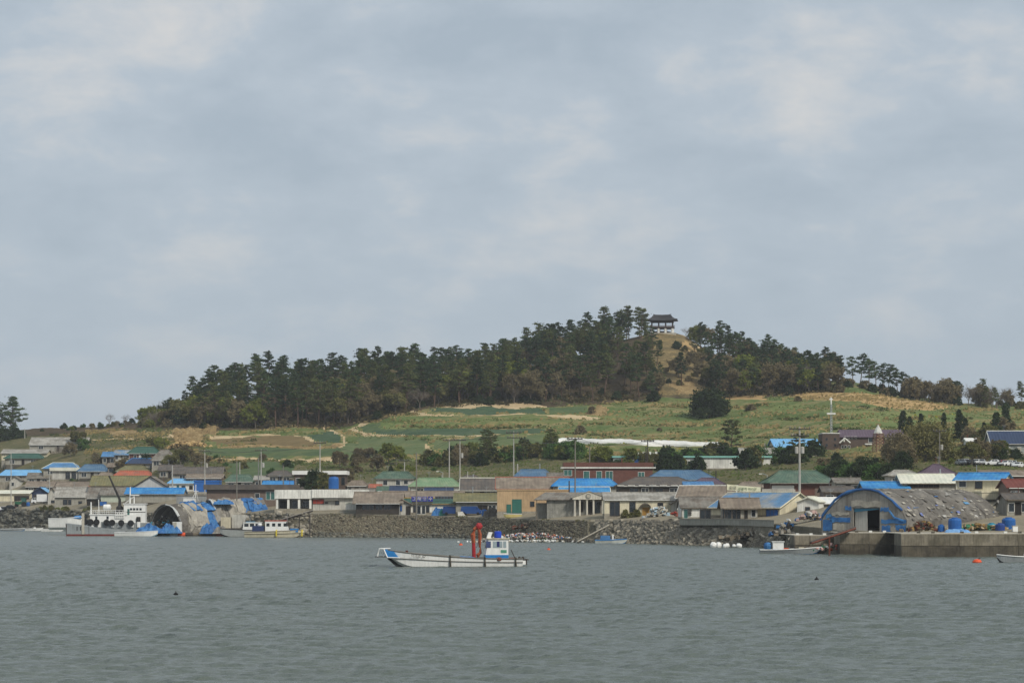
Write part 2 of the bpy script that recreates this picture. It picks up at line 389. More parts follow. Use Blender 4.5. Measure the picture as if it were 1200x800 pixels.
def land_class(px, Y):
    py = pyt(px, Y); c = np.full(px.shape, -1)
    x = xof(px, Y)
    wob = np.sin(x * .31 + Y * .17) + np.sin(x * .83 - Y * .41) * .6 + np.sin(x * 2.1 + Y * 1.3) * .4
    wob2 = np.sin(x * .13 + 2) + np.sin(x * .057 + Y * .05)
    pxw, pyw = px + wob * 3.0 + wob2 * 2, py + wob * .6 + wob2 * .7
    for i, a in enumerate(AREAS): c[inpoly(pxw, pyw, a[2])] = i
    for i, p in enumerate(PATHS): c[nearline(px, py + wob * .12, p[1], p[2])] = len(AREAS) + i
    return c
def rough(x, y):
    return (np.sin(x * .11 + 1.3) * np.cos(y * .13) * .35 + np.sin(x * .37 + y * .21) * .16 + np.sin(x * .9 - y * .7) * .08 + np.sin(x * 1.9 + y * 2.3) * .05)
cols = np.concatenate([np.arange(-900, -100, 40), np.arange(-100, 1300, 2.6), np.arange(1300, 2101, 40)])
rows = []
for i, n_ in enumerate((10, 60, 60, 150, 130)): rows += [(i, k / n_) for k in range(n_)]
rows.append((4, 1.0))
V = []
for i, t in rows:
    a = kn(i, cols) - (2.5 if i == 0 else 0); b = kn(i + 1, cols)
    V.append(a + (b - a) * t)
for e in (4, 10, 20, 40, 70, 110, 160, 240, 380): V.append(kn(5, cols) + e)
V = np.array(V); PXG = np.broadcast_to(cols, V.shape); XG = xof(PXG, V)
ZG = Zt(PXG, V) + rough(XG, V) * np.clip((V - kn(2, PXG)) / 60, .15, 1.0)
# terraces: the fields step down the slope in low banks
tz = (V > kn(3, PXG)) & (V < kn(4, PXG)) & (PXG < 720) & (PXG > 240)
_pp = pyt(PXG, V) + 1.2 * np.sin(XG * .05) + .8 * np.sin(XG * .021 + 1)
ZG = np.where(tz, ZG + .55 * np.sin(_pp * .8) ** 3 + .2 * np.sin(_pp * 1.9), ZG)
tz2 = (V > kn(3, PXG)) & (V < kn(4, PXG)) & (PXG >= 700)
ZG = np.where(tz2, ZG + .4 * np.sin(_pp * .55 + np.sin(XG * .03)) ** 3, ZG)
_cut = inpoly(PXG + np.sin(V * .5) * 3, pyt(PXG, V), AREAS[15][2])
ZG = np.where(_cut, ZG + .8 * np.sin(XG * .55 + np.sin(V * .4) * 2) * np.sin(V * .9 + np.sin(XG * .3)) + .5 * np.sin(XG * 1.7 + V * .8), ZG)
nr, nc = V.shape
idx = np.arange(nr * nc).reshape(nr, nc)
fc = np.stack([idx[:-1, :-1], idx[:-1, 1:], idx[1:, 1:], idx[1:, :-1]], -1).reshape(-1, 4)
cpx = ((PXG[:-1, :-1] + PXG[:-1, 1:]) / 2).ravel(); cY = ((V[:-1, :-1] + V[1:, :-1] + V[:-1, 1:] + V[1:, 1:]) / 4).ravel()
cls = land_class(cpx, cY); cpy = pyt(cpx, cY)
allv = np.stack([XG, V, ZG], -1).reshape(-1, 3)
def submesh(name, mask, mats, mi=None):
    f = fc[mask]; u, inv = np.unique(f, return_inverse=True)
    return npmesh(name, allv[u], inv.reshape(-1, 4), mats, True, None if mi is None else mi[mask])
zone = np.where(cY < kn(1, cpx), 3, np.where(cY < kn(3, cpx), 0, np.where(cY > kn(4, cpx) - 6, 2, 1)))
zone = np.where((zone == 0) & (cY > kn(2, cpx) + 10), 4, zone)
zone = np.where((zone == 2) & (cpx > 975) & (cY < kn(5, cpx) + 30), 1, zone)
zone = np.where((zone == 1) & (cpx < 240), 4, zone)
tag(link('hill', submesh('hill', cls < 0, [GM['yard'], GM['meadow'], GM['litter'], GM['mud'], GM['scrub']], zone)), 'wooded hill rising behind the fishing village', kind='structure')
for i, (nm, gm) in enumerate(NAMED):
    if (cls == i).sum() > 3:
        tag(link(nm, submesh(nm, cls == i, GM[gm])), kind='structure')

# ------------------------------------------------------------------ water
wm = bpy.data.materials.new('sea_water'); wm.use_nodes = True; t = wm.node_tree; t.nodes.clear(); n = t.nodes.new; l = t.links.new
out = n('ShaderNodeOutputMaterial'); b = n('ShaderNodeBsdfPrincipled'); l(b.outputs[0], out.inputs[0])
b.inputs['Base Color'].default_value = (.125, .158, .152, 1); b.inputs['Roughness'].default_value = .26; b.inputs['IOR'].default_value = 1.33
tc = n('ShaderNodeTexCoord')
def wn(scale, sx, sy, det, r=.55):
    mp = n('ShaderNodeMapping'); mp.inputs['Scale'].default_value = (sx, sy, 1); mp.inputs['Rotation'].default_value = (0, 0, .3); l(tc.outputs['Object'], mp.inputs[0])
    q = n('ShaderNodeTexNoise'); q.inputs['Scale'].default_value = scale; q.inputs['Detail'].default_value = det; q.inputs['Roughness'].default_value = r
    l(mp.outputs[0], q.inputs['Vector']); return q.outputs[0]
def wm_(op, a, k):
    q = n('ShaderNodeMath'); q.operation = op; l(a, q.inputs[0])
    if isinstance(k, float): q.inputs[1].default_value = k
    else: l(k, q.inputs[1])
    return q.outputs[0]
h = wm_('ADD', wm_('MULTIPLY', wn(.75, .55, 1.0, 5., .6), 1.1), wm_('MULTIPLY', wn(3.0, .7, 1.0, 3.), .26))
bp = n('ShaderNodeBump'); bp.inputs['Strength'].default_value = 1.0; bp.inputs['Distance'].default_value = .5
l(h, bp.inputs['Height']); l(bp.outputs[0], b.inputs['Normal'])
# silt: broad drifts of slightly different colour
mxw = n('ShaderNodeMix'); mxw.data_type = 'RGBA'; l(wn(.02, .5, 1.4, 4.), mxw.inputs['Factor'])
mxw.inputs['A'].default_value = (.084, .104, .092, 1); mxw.inputs['B'].default_value = (.118, .14, .122, 1); l(mxw.outputs['Result'], b.inputs['Base Color'])
# wave surface: fine grid where it is near, coarse far out
yr = np.concatenate([[-300, -100, 0, 40, 60], np.geomspace(75, 520, 980), np.geomspace(524, 800, 40), [1000, 1500, 2500, 4000]])
ang = np.concatenate([[-3.0, -1.5, -.8, -.45, -.33], np.linspace(-.27, .27, 420), [.33, .45, .8, 1.5, 3.0]])
YY, AA = np.meshgrid(yr, ang, indexing='ij'); XX = AA * np.maximum(YY, 60) 
XX[YY > 900] = (AA * 1000)[YY > 900]
def waves(x, y):
    z = np.zeros_like(x); rs = np.random.RandomState(3)
    for k in range(26):
        lam = .6 * 1.09 ** k; th = R(82) + rs.normal(0, .42); a = .021 * lam ** .45
        if lam > 4: break
        ph = rs.uniform(0, 6.28); q = 2 * np.pi / lam
        ph2 = np.sin(x * .05 * q + y * .09 * q + ph) * 1.5
        z += a * np.sin(q * (x * np.cos(th) + y * np.sin(th)) + ph + ph2) * (.55 + .45 * np.sin(.13 * q * x - .09 * q * y + ph * 3))
    return z
ZW = waves(XX, YY) * np.clip((520 - YY) / 120, 0, 1) * np.clip(YY / 60, 0, 1)
nr, nc = YY.shape; idx = np.arange(nr * nc).reshape(nr, nc)
fw = np.stack([idx[:-1, :-1], idx[:-1, 1:], idx[1:, 1:], idx[1:, :-1]], -1).reshape(-1, 4)
tag(link('sea', npmesh('sea', np.stack([XX, YY, ZW], -1).reshape(-1, 3), fw, wm, True)), 'grey green rippled harbour water', kind='structure')

# ------------------------------------------------------------------ haze
hm = bpy.data.materials.new('haze_air'); hm.use_nodes = True; t = hm.node_tree; t.nodes.clear()
out = t.nodes.new('ShaderNodeOutputMaterial'); pv = t.nodes.new('ShaderNodeVolumePrincipled')
pv.inputs['Color'].default_value = (.86, .91, .97, 1); pv.inputs['Density'].default_value = 0.00010; pv.inputs['Anisotropy'].default_value = 0.0
t.links.new(pv.outputs[0], out.inputs['Volume'])
tag(MB().box(-4500, 4500, -340, 4100, -6, 135).build('haze', hm), kind='stuff')
# ------------------------------------------------------------------ building materials
WHITE = M('white_plaster', 'dddcd4', .1, .6, .85, .35, grime=.28)
CREAM = M('cream_plaster', 'd3cbb0', .1, .6, .85, .3, grime=.25)
GREYP = M('grey_plaster', '9a978c', .14, .8, .9, .3, grime=.2)
LGREY = M('light_grey_plaster', 'b9b7ae', .12, .7, .9, .35, grime=.2)
STONE = M('grey_stone_block', '8b8a82', .25, 1.2, .9, .3, grime=.3)
TANP = M('tan_plaster', 'b89c78', .1, .6, .85, .25, grime=.2)
BROWNW = M('brown_brick', '6f6157', .14, 1.4, .9, .15)
REDB = M('red_brick', '66443b', .16, 2., .9, .12)
DARKW = M('dark_timber', '3d3833', .2, 1.4, .85)
DKBR = M('dark_brick', '54473f', .15, 1.8, .9)
BLUEW = M('blue_painted_steel', '235fa6', .1, 1., .5, .12)
ROOF = {
 'grey': M('grey_slate_roof', '7a766e', .2, .7, .85, .0, '6a6259', grime=.25),
 'dgrey': M('dark_grey_tile_roof', '57534f', .18, .8, .8, .0, '625a52', grime=.2),
 'brown': M('brown_grey_roof', '776c60', .18, .7, .85, .0, '857a6c', grime=.2),
 'lgrey': M('pale_corrugated_roof', '9b9890', .18, .6, .7, .0, '837f76', grime=.25),
 'olive': M('olive_roof', '6c6a4c', .16, .6, .8, .0, '77714f', grime=.2),
 'green': M('green_tile_roof', '4a6153', .18, .7, .75, .0, '5b6c5c', grime=.2),
 'dgreen': M('dark_green_roof', '33564a', .14, .7, .6, .0, grime=.2),
 'sage': M('sage_roof', '6f8a6a', .14, .6, .7, .0, '7b8c6e', grime=.15),
 'blue': M('bright_blue_roof', '2a7ab8', .14, .6, .55, .0, '3f88b8', grime=.25),
 'mblue': M('weathered_blue_roof', '4a7aa8', .16, .6, .6, .0, '5a86ab', grime=.25),
 'sky': M('sky_blue_roof', '74a9cf', .12, .6, .5, .0, '6aa4d2', grime=.12),
 'dblue': M('slate_blue_roof', '466784', .16, .7, .65, .0, '567188', grime=.15),
 'fblue': M('faded_blue_roof', '557c9f', .18, .3, .65, .0, '868c90', grime=.25),
 'navy': M('navy_roof', '2b3a55', .14, .7, .6, .0, grime=.1),
 'orange': M('orange_roof', 'a65c45', .16, .6, .75, .0, '96604e', grime=.25),
 'red': M('dark_red_roof', '6d3a31', .12, .6, .7, .0, grime=.15),
 'cream': M('cream_roof', 'd6d4c4', .08, .5, .6, .0, 'c6c8b8', grime=.1),
 'purple': M('purple_brown_roof', '5b4d59', .14, .7, .8, .0, grime=.2),
 'white': M('white_roof', 'dcdcd8', .06, .5, .6, .0, grime=.12),
}
GLASS = M('dark_window_glass', '1e2529', .2, 1., .08, spec=.6)
GLASSG = M('green_window_glass', '2f5d56', .25, 1., .1, spec=.6)
GLASSB = M('blue_window_glass', '24507c', .2, 1., .15, spec=.6)
TEAL = M('teal_door_paint', '2c6358', .15, 1., .6)
YELD = M('ochre_timber_door', '9a7432', .2, 1.5, .7, .2)
REDP = M('red_panel', '8e3328', .15, 1., .7)
FRAMEW = M('white_window_frame', 'd8d8d2', .05, 1., .6)
FRAMEB = M('brown_window_frame', '5d5148', .1, 1., .7)
CONC = M('concrete', '938d7f', .16, .6, .92, .35, '857e6e', bump=.3, grime=.3)
CONCD = M('dark_concrete', '625d52', .2, .6, .92, .35, '4c483f', bump=.3, grime=.3)
PALEC = M('pale_concrete', 'b5afa0', .1, .6, .92, .25, grime=.2)
BLACK = M('black_rubber', '17181a', .2, 2., .8)
STEEL = M('galvanised_steel', '9ea3a5', .1, 2., .45, metal=.5)
TIMB = M('weathered_timber', '6f6556', .22, 1.2, .9, .2)
DARKIN = M('dark_interior', '2a2826', .2, 1., .95)
RUST = M('rusty_steel', '6a3a2c', .25, 1.2, .8, .2)

WK = {'d': (GLASS, FRAMEW), 'k': (GLASS, FRAMEB), 'g': (GLASSG, FRAMEW), 'b': (GLASSB, FRAMEW), 'B': (BLUEW, FRAMEB), 't': (TEAL, TEAL), 'y': (YELD, CREAM), 'r': (REDP, FRAMEB), 'n': (DARKIN, FRAMEB), 'w': (FRAMEW, FRAMEW)}
def opening(root, x0, x1, z0, z1, y, kind, nm='window'):
    """a framed window or door standing proud of the wall plane y"""
    g, fr = WK[kind]; w = .07 if x1 - x0 < 3 else .1; m = MB()
    m.box(x0 - w, x0, y - .09, y + .02, z0 - w, z1 + w).box(x1, x1 + w, y - .09, y + .02, z0 - w, z1 + w)
    m.box(x0, x1, y - .09, y + .02, z1, z1 + w).box(x0, x1, y - .11, y + .02, z0 - w, z0)
    k = max(1, int(round((x1 - x0) / .9)))
    if nm == 'window':
        for i in range(1, k):
            xm = x0 + (x1 - x0) * i / k; m.box(xm - .03, xm + .03, y - .07, y + .01, z0, z1)
    o = m.build(nm, fr, root)
    MB().box(x0, x1, y - .035, y + .015, z0, z1).build('pane' if nm == 'window' else 'door_leaf', g, o)
    return o

def roof_part(root, kind, w, d, ze, zr, over, rm, frac=.45, fas=None, ridge=True, og=None):
    """kind gx: ridge along x; gy: ridge along y; hip; shed: rises to the back; flat: slab"""
    m = MB(); hx = w / 2 + (og if og is not None else over * .8); e = over
    if kind == 'gx':
        s = (zr - ze) / (d / 2 + e)
        m.sheet((-hx, -e, ze), (hx, -e, ze), (hx, d / 2, zr), (-hx, d / 2, zr)); m.sheet((hx, d + e, ze), (-hx, d + e, ze), (-hx, d / 2, zr), (hx, d / 2, zr))
        rl = [(-hx, d / 2, zr + .05), (hx, d / 2, zr + .05)]
    elif kind == 'gy':
        hx = w / 2 + e; oy = .5
        m.sheet((-hx, d + oy, ze), (-hx, -oy, ze), (0, -oy, zr), (0, d + oy, zr)); m.sheet((hx, -oy, ze), (hx, d + oy, ze), (0, d + oy, zr), (0, -oy, zr))
        rl = [(0, -oy, zr + .05), (0, d + oy, zr + .05)]
    elif kind == 'hip':
        hx = w / 2 + e; rx = hx * frac; y1 = d + e; ym = d / 2
        m.sheet((-hx, -e, ze), (hx, -e, ze), (rx, ym, zr), (-rx, ym, zr)); m.sheet((hx, y1, ze), (-hx, y1, ze), (-rx, ym, zr), (rx, ym, zr))
        m.sheet((hx, -e, ze), (hx, y1, ze), (rx, ym, zr), (rx, ym, zr)); m.sheet((-hx, y1, ze), (-hx, -e, ze), (-rx, ym, zr), (-rx, ym, zr))
        rl = [(-rx, ym, zr + .06), (rx, ym, zr + .06)]
    elif kind == 'shed':
        m.sheet((-hx, -e, ze), (hx, -e, ze), (hx, d + e, zr), (-hx, d + e, zr)); rl = None
    else:
        m.box(-hx, hx, -e, d + e, ze, zr); rl = None
    o = m.build('roof', rm, root)
    if rl and ridge:
        k = MB(); k.tube(rl, .13, 6)
        if kind == 'hip':
            for sx, sy in ((-1, 0), (1, 0), (-1, 1), (1, 1)):
                k.tube([(sx * rx, ym, zr + .05), (sx * (w / 2 + e), -e if sy == 0 else d + e, ze + .06)], .1, 5)
        k.build('ridge_cap', rm if fas is None else fas, o)
    if fas is not None and kind in ('gx', 'gy', 'shed'):
        k = MB()
        if kind == 'gx':
            for x in (-hx, hx):
                for a, b_ in (((x, -e, ze), (x, d / 2, zr)), ((x, d + e, ze), (x, d / 2, zr))):
                    k.tube([Vector(a) - Vector((0, 0, .1)), Vector(b_) - Vector((0, 0, .1))], .13, 4)
        elif kind == 'gy':
            for sx in (-hx, hx): k.tube([(sx, -.5, ze - .1), (0, -.5, zr - .1)], .14, 4)
        k.tube([(-hx, -e, ze - .08), (hx, -e, ze - .08)], .09, 4) if kind != 'gy' else None
        k.build('fascia', fas, o)
    return o

HOUSES = []
def house(name, label, p0, p1, eave, ridge, rt, wm, rm, d=7., hw=2.8, Y=None, over=.55, win=None, doors=(), rz=0, frac=.45, fas=None, cat='house', group=None, w=None, chimney=False, zr=None):
    pc = (p0 + p1) / 2
    if Y is None: Y = solveY(pc, eave, hw)
    if w is None: w = max(2., (p1 - p0) * Y / F - 2 * over)
    z0 = zt(pc, Y); ze = zof(eave, Y) - z0
    if zr is None: zr = zof(ridge, Y + (d / 2 if rt in ('gx', 'hip') else (d if rt == 'shed' else 0))) - z0
    zr = max(zr, ze + .25)
    root = empty(name, (xof(pc, Y), Y, z0), R(rz), label, cat, group)
    if isinstance(rm, str): rm = ROOF[rm]
    slope = (zr - ze) / (d / 2 + over) if rt in ('gx', 'hip') else 0
    zw = ze + (slope * over - .06 if rt in ('gx', 'hip') else -.04)
    m = MB(); m.box(-w / 2, w / 2, 0, d, -2.5, zw)
    if rt == 'gx':
        m.prismx([(0, zw), (d, zw), (d / 2, zr - .14)], -w / 2, w / 2)
    elif rt == 'gy':
        zz_ = ze + (zr - ze) * over / (w / 2 + over) - .1
        m = MB().prism([(-w / 2, -2.5), (w / 2, -2.5), (w / 2, zz_), (0, zr - .14), (-w / 2, zz_)], 0, d)
    elif rt == 'shed':
        m = MB().prismx([(0, -2.5), (0, ze - .1), (d, zr - .12), (d, -2.5)], -w / 2, w / 2)
    m.build('wall', wm, root)
    roof_part(root, rt, w, d, ze, zr, over, rm, frac, fas)
    if win is None:
        win = []
        for u in (-.3, .28):
            opening(root, u * w - min(.8, w * .12), u * w + min(.8, w * .12), zw - 2.0, zw - .7, 0, 'd')
        opening(root, -.45, .45, max(zw - 2.5, .05), zw - .5, 0, 'n', 'door')
    for (a, b_, c, e, k) in win:
        opening(root, (a - pc) * Y / F, (b_ - pc) * Y / F, zof(e, Y) - z0, zof(c, Y) - z0, 0, k)
    for (a, b_, c, e, k) in doors:
        opening(root, (a - pc) * Y / F, (b_ - pc) * Y / F, max(zof(e, Y) - z0, .03), zof(c, Y) - z0, 0, k, 'door')
    rq = random.Random(int(p0 * 7 + eave * 13))
    if rt in ('gx', 'hip', 'shed'):
        g = MB(); g.tube([(-w / 2, -over - .06, ze - .12), (w / 2, -over - .06, ze - .12)], .07, 5); sx = -1 if rq.random() < .5 else 1
        g.tube([(sx * (w / 2 - .15), -over - .06, ze - .14), (sx * (w / 2 - .15), -.1, ze - .6), (sx * (w / 2 - .15), -.1, 0)], .05, 5); g.build('gutter', rq.choice([FRAMEW, GREYP, TIMB]), root)
    if rt != 'gy': MB().box(-w / 2 - .03, w / 2 + .03, -.03, d, -2.4, .38).build('plinth', rq.choice([CONC, CONCD, GREYP]), root)
    if rq.random() < .45:
        x = rq.uniform(-.35, .35) * w; c_ = MB(); c_.tube([(x, d * .75, ze), (x, d * .75, zr + rq.uniform(.6, 1.6))], .05 if rq.random() < .6 else .14, 6); c_.build('flue_pipe', rq.choice([STEEL, GREYP, RUST]), root)
    if rq.random() < .35 and rt in ('gx', 'hip'):
        x = rq.uniform(-.3, .3) * w; MB().tube([(x, d / 2, zr), (x, d / 2, zr + 1.7)], .03, 4).tube([(x - .6, d / 2, zr + 1.5), (x + .6, d / 2, zr + 1.5)], .025, 4).tube([(x - .4, d / 2, zr + 1.25), (x + .4, d / 2, zr + 1.25)], .025, 4).build('aerial', STEEL, root)
    if chimney:
        MB().box(w * .2, w * .2 + .5, d * .6, d * .6 + .5, ze, zr + .7).build('chimney', GREYP, root)
    HOUSES.append((root, p0, p1, Y, d))
    return root

# ================================================================== left part of the village
house('warehouse', 'long low grey warehouse roof on the rise beside the big left-hand pine', 33, 103, 521, 512.5, 'gx', GREYP, 'lgrey', 10, 2.8)
house('storehouse', 'pale grey roofed storehouse behind the dark green roof', 0, 56, 531, 526.5, 'gx', CREAM, 'lgrey', 9, 2.8)
house('house', 'low house with dark green hipped roof under the big left-hand pine', 4, 50, 537, 531.5, 'hip', GREYP, 'dgreen', 7, 2.6, frac=.7)
house('house', 'house with bright blue hipped roof and pale eave behind the flat porch', 49, 93, 549, 542, 'hip', GREYP, 'mblue', 8, 2.7, frac=.55, fas=ROOF['cream'])
house('house', 'house with slate blue tiled roof beside the bright blue hipped roof', 90, 126, 552, 544, 'hip', GREYP, 'dblue', 8, 2.7, frac=.6)
house('shop_building', 'shop with long flat white porch roof and tall glass front', 58, 112, 551.5, 547.5, 'flat', LGREY, 'cream', 7, 3.2, over=.8,
      win=[(77, 82, 553, 561, 'k'), (84, 89, 553, 561, 'k'), (91, 97, 553, 561, 'k')], cat='shop')
house('house', 'low house with long sky blue hipped roof at the left edge', -2, 49, 557, 550.5, 'hip', GREYP, 'sky', 8, 2.6, frac=.78)
house('house', 'tiny grey gabled house with one square window below the sky blue roof', 10, 26, 563, 559, 'gy', LGREY, 'grey', 6, 2.4, over=.35, win=[(13.5, 16.5, 565, 569, 'd')], zr=4.0)
house('house', 'brown roofed house half hidden behind the navy boathouse', 28, 64, 570, 564, 'gx', DARKW, 'brown', 7, 2.5)
house('house', 'low grey roofed house above the long grey storehouse roof', 64, 112, 570, 564.5, 'gx', LGREY, 'brown', 7, 2.5)
house('house', 'small house with blue gabled roof below the dark bushes', 118, 136, 535, 529.5, 'gx', GREYP, 'mblue', 6, 2.5)
house('house', 'grey walled house with blue roof and three small dark windows', 132, 156, 533, 527.5, 'gx', LGREY, 'fblue', 6, 2.6,
      win=[(135.5, 138, 534, 537.5, 'k'), (141.5, 143.5, 533.8, 536, 'k'), (148.5, 150.5, 533.8, 536, 'k')])
house('house', 'house with dark green hipped roof and white ridge ornaments by the sandy cut', 149, 187, 531, 523.5, 'hip', REDB, 'dgreen', 7, 2.7, frac=.55,
      win=[(157, 160, 533, 536.5, 'd'), (163, 166, 533, 536.5, 'w'), (168, 173, 531.8, 534, 'w')])
house('house', 'grey hipped roof house beside the pile of sand at the cliff foot', 176, 206, 539, 527, 'hip', GREYP, 'grey', 8, 2.4, frac=.3)
house('house', 'dark slate roofed house with bright blue eave board', 147, 189, 543, 537, 'hip', GREYP, 'navy', 7, 2.5, frac=.75, fas=ROOF['blue'])
house('house', 'house with olive hipped roof behind the orange roof', 135, 176, 552, 545.5, 'hip', BROWNW, 'olive', 7, 2.6, frac=.5)
house('house', 'house with orange tiled hipped roof below the olive roof', 133, 178, 557, 551.5, 'hip', BROWNW, 'orange', 6, 2.6, frac=.75)
house('barn', 'barn with long olive green roof and orange lower edge', 104, 184, 569, 557.5, 'gx', GREYP, 'olive', 9, 2.8, cat='barn')
house('shed', 'shed with low orange tiled lean-to roof in front of the olive barn', 102, 158, 571.5, 567.5, 'shed', GREYP, 'orange', 3, 2.2, cat='shed')
house('barn', 'barn with pale ribbed steel gable and dark roof trim', 153, 200, 572, 557.5, 'gy', M('pale_ribbed_steel', 'b3b5b5', .06, 1., .5, .2), 'grey', 8, 2.8, fas=DARKW, win=[], cat='barn')
house('warehouse', 'warehouse with long bright blue roof behind the white tugboat', 145, 216, 578.5, 571.5, 'gx', GREYP, 'blue', 8, 2.8, win=[], cat='warehouse')
house('house', 'white house with sky blue roof and brown square window beside the blue steel box', 196, 229, 566, 561, 'hip', WHITE, 'sky', 6, 2.7, frac=.7,
      win=[(207, 210, 568, 573, 'g'), (213, 217, 569, 573, 'k'), (222, 226, 569, 573, 'n')])
house('container_building', 'solid blue steel box building with flat roof next to the white house', 227, 257, 564.5, 562.5, 'flat', BLUEW, BLUEW, 6, 3.2, over=.1, win=[], cat='building')
house('house', 'grey roofed house on the slope behind the tall left pole', 200, 262, 555, 547, 'gx', GREYP, 'dgrey', 8, 2.6)
house('house', 'brown roofed low house in front of the dark green field', 216, 262, 560, 555.5, 'gx', BROWNW, 'brown', 7, 2.4)
house('house', 'house with green hipped roof below the terraced fields', 262, 299, 564, 556, 'hip', LGREY, 'green', 7, 2.5, frac=.55)
house('house', 'low house with flat bright blue roof right of the pole row', 306, 347, 568, 563.5, 'gx', GREYP, 'blue', 6, 2.5)
# garages and storehouses on the left front
house('garage', 'cream tractor garage with open front at the left edge', -22, 36, 578, 574.5, 'gx', CREAM, 'cream', 8, 2.9, fas=ROOF['cream'], win=[(17, 34, 581, 593, 'n')], cat='garage')
house('boathouse', 'navy gabled boathouse with pale roof behind the white truck', 36, 58, 578, 570.5, 'gy', M('navy_boards', '26344f', .15, 1., .7), 'sky', 8, 2.6, over=.4, fas=ROOF['navy'], win=[(40, 54, 580, 593, 'n')], cat='boathouse')
house('storehouse', 'long grey storehouse with patched slate roof behind the yellow shrubs', 62, 103, 582, 570.5, 'gx', GREYP, 'lgrey', 9, 2.8,
      win=[(74, 79, 585, 591, 'k'), (80, 83.5, 585, 591, 'k'), (92, 96, 587, 591, 'k')])
house('storehouse', 'smaller dark roofed storehouse joined to the long grey one', 100, 122, 583.5, 571, 'gx', DARKW, 'grey', 9, 2.6, win=[(102, 107, 585, 592, 'n')])
house('storehouse', 'low pale green walled storehouse behind the tugboat crane', 116, 152, 579.5, 571, 'gx', M('pale_green_plaster', 'b4bbab', .08, .8, .85, .2), 'grey', 8, 2.6, win=[(117, 125, 587.5, 592, 'B')])
house('gable_shed', 'narrow grey gable end shed between boathouse and long storehouse', 55, 68, 580, 571, 'gy', LGREY, 'grey', 8, 2.6, over=.3, win=[(60, 64, 586, 589, 'k')], cat='shed')
house('shed', 'grey ribbed steel shed with flat roof behind the tarpaulin tents', 206, 292, 580.5, 578.5, 'flat', M('grey_ribbed_steel', '8f9190', .08, 1., .6, .25), 'grey', 5, 3.4, over=.15, win=[], cat='shed')
# long flat roofed hall and white porch building
house('market_hall', 'long brown brick hall with flat overhanging roof and dark fascia', 238, 362, 573.5, 567.5, 'flat', BROWNW, 'dgrey', 9, 4.6, over=.9,
      win=[(299, 304, 578, 583, 'd'), (312, 316.5, 576, 585, 'g'), (317.5, 322, 576, 585, 'g')], fas=PALEC, cat='hall')
house('office_building', 'two storey dark brick office with thin white flat roof and bush on terrace', 342, 407, 555.8, 551.3, 'flat', DKBR, 'white', 9, 6.0, over=.6,
      win=[(347, 352, 560, 567, 'd'), (400, 404, 559, 568, 'k')], cat='building')

# white porch building: roof slab on four square pillars, dark recess behind, white wing to the right
def porch_building():
    Y = 545.; pc = 376.; z0 = zt(pc, Y); X = lambda px: (px - pc) * Y / F; Z = lambda py: zof(py, Y) - z0
    r = empty('porch_building', (xof(pc, Y), Y, z0), 0, 'white flat roofed hall with a porch of four square pillars', 'building')
    MB().box(X(322), X(366), -.6, 9, Z(584), Z(573.6)).box(X(366), X(430), -.9, 9, Z(583), Z(573.3)).build('parapet', WHITE, r)
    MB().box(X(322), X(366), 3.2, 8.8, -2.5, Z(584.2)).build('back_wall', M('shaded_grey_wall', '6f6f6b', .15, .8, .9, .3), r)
    MB().box(X(366.4), X(424), 0, 8.8, -2.5, Z(583.2)).build('wall', LGREY, r)
    MB().box(X(322), X(366), -.5, 3.2, -2.5, .35).build('porch_floor', CONC, r)
    for p in (324.8, 338.0, 350.6, 363.8):
        MB().box(X(p) - .26, X(p) + .26, -.35, .17, .35, Z(584)).build('pillar', WHITE, r)
    opening(r, X(327), X(335), .4, Z(587), 3.2, 'n'); opening(r, X(341), X(348), .4, Z(586), 3.2, 'd', 'door'); opening(r, X(353), X(361), .8, Z(587), 3.2, 'd')
    opening(r, X(366.8), X(379.5), Z(590), Z(585), 0, 'r'); opening(r, X(393), X(397.5), Z(591), Z(587), 0, 'k')
    opening(r, X(381), X(384), Z(589.5), Z(588), 0, 'k')
    MB().box(X(381), X(397), -1.1, 0, Z(585.6), Z(584.8)).build('canopy', GREYP, r)
porch_building()
house('annex', 'low white annex wing right of the porch building', 404, 424, 590, 588.5, 'flat', WHITE, 'cream', 5, 2.0, over=.2, win=[], cat='annex', Y=534)
# ================================================================== middle front row
house('house', 'long brown roofed house with dark open veranda behind the blue pickup', 412, 474, 589.5, 576.5, 'gx', DARKW, 'brown', 10, 2.9, over=1.0,
      win=[(424, 438, 591, 597, 'k'), (440, 448, 591, 597, 'k'), (450, 458, 591, 597, 'k')], frac=.8)
house('house', 'wide grey tiled house behind the restaurant sign', 446, 545, 585, 575.5, 'gx', GREYP, 'brown', 9, 2.8, win=[])
house('porch_house', 'small grey gabled porch with blue shutter beside the restaurant', 458, 484, 591, 584.5, 'gy', LGREY, 'dgrey', 6, 2.5, over=.5, fas=TIMB,
      win=[(467, 471, 592, 598.5, 'B')], doors=[(476, 481, 593, 605, 'n')], Y=527, cat='house')
rest = house('restaurant', 'white walled seafood restaurant with dark green roof and ochre eave', 470, 541, 590, 583.5, 'gx', WHITE, 'dgreen', 7, 2.8, over=.45, fas=M('ochre_fascia', 'b08a3c', .1, 1., .7),
      win=[(484.5, 487, 592.5, 600, 'k'), (499.5, 503, 592.5, 600, 'k'), (520.3, 523.5, 594.5, 598, 'k')], doors=[(489, 493, 592.5, 605, 'd'), (494.5, 498.3, 592.5, 605, 'd')], Y=528, cat='restaurant')
house('house', 'house with pale green hipped roof and white wall behind the restaurant', 478, 542, 570, 560, 'hip', WHITE, 'sage', 8, 2.7, frac=.6)
house('house', 'house with green hipped roof beside the small dark conifer', 438, 487, 560.5, 552.5, 'hip', LGREY, 'green', 8, 2.7, frac=.6,
      win=[(449, 454, 562.5, 568, 'd'), (464, 469, 562.5, 568, 'd'), (473, 478, 562.5, 567, 'd')])
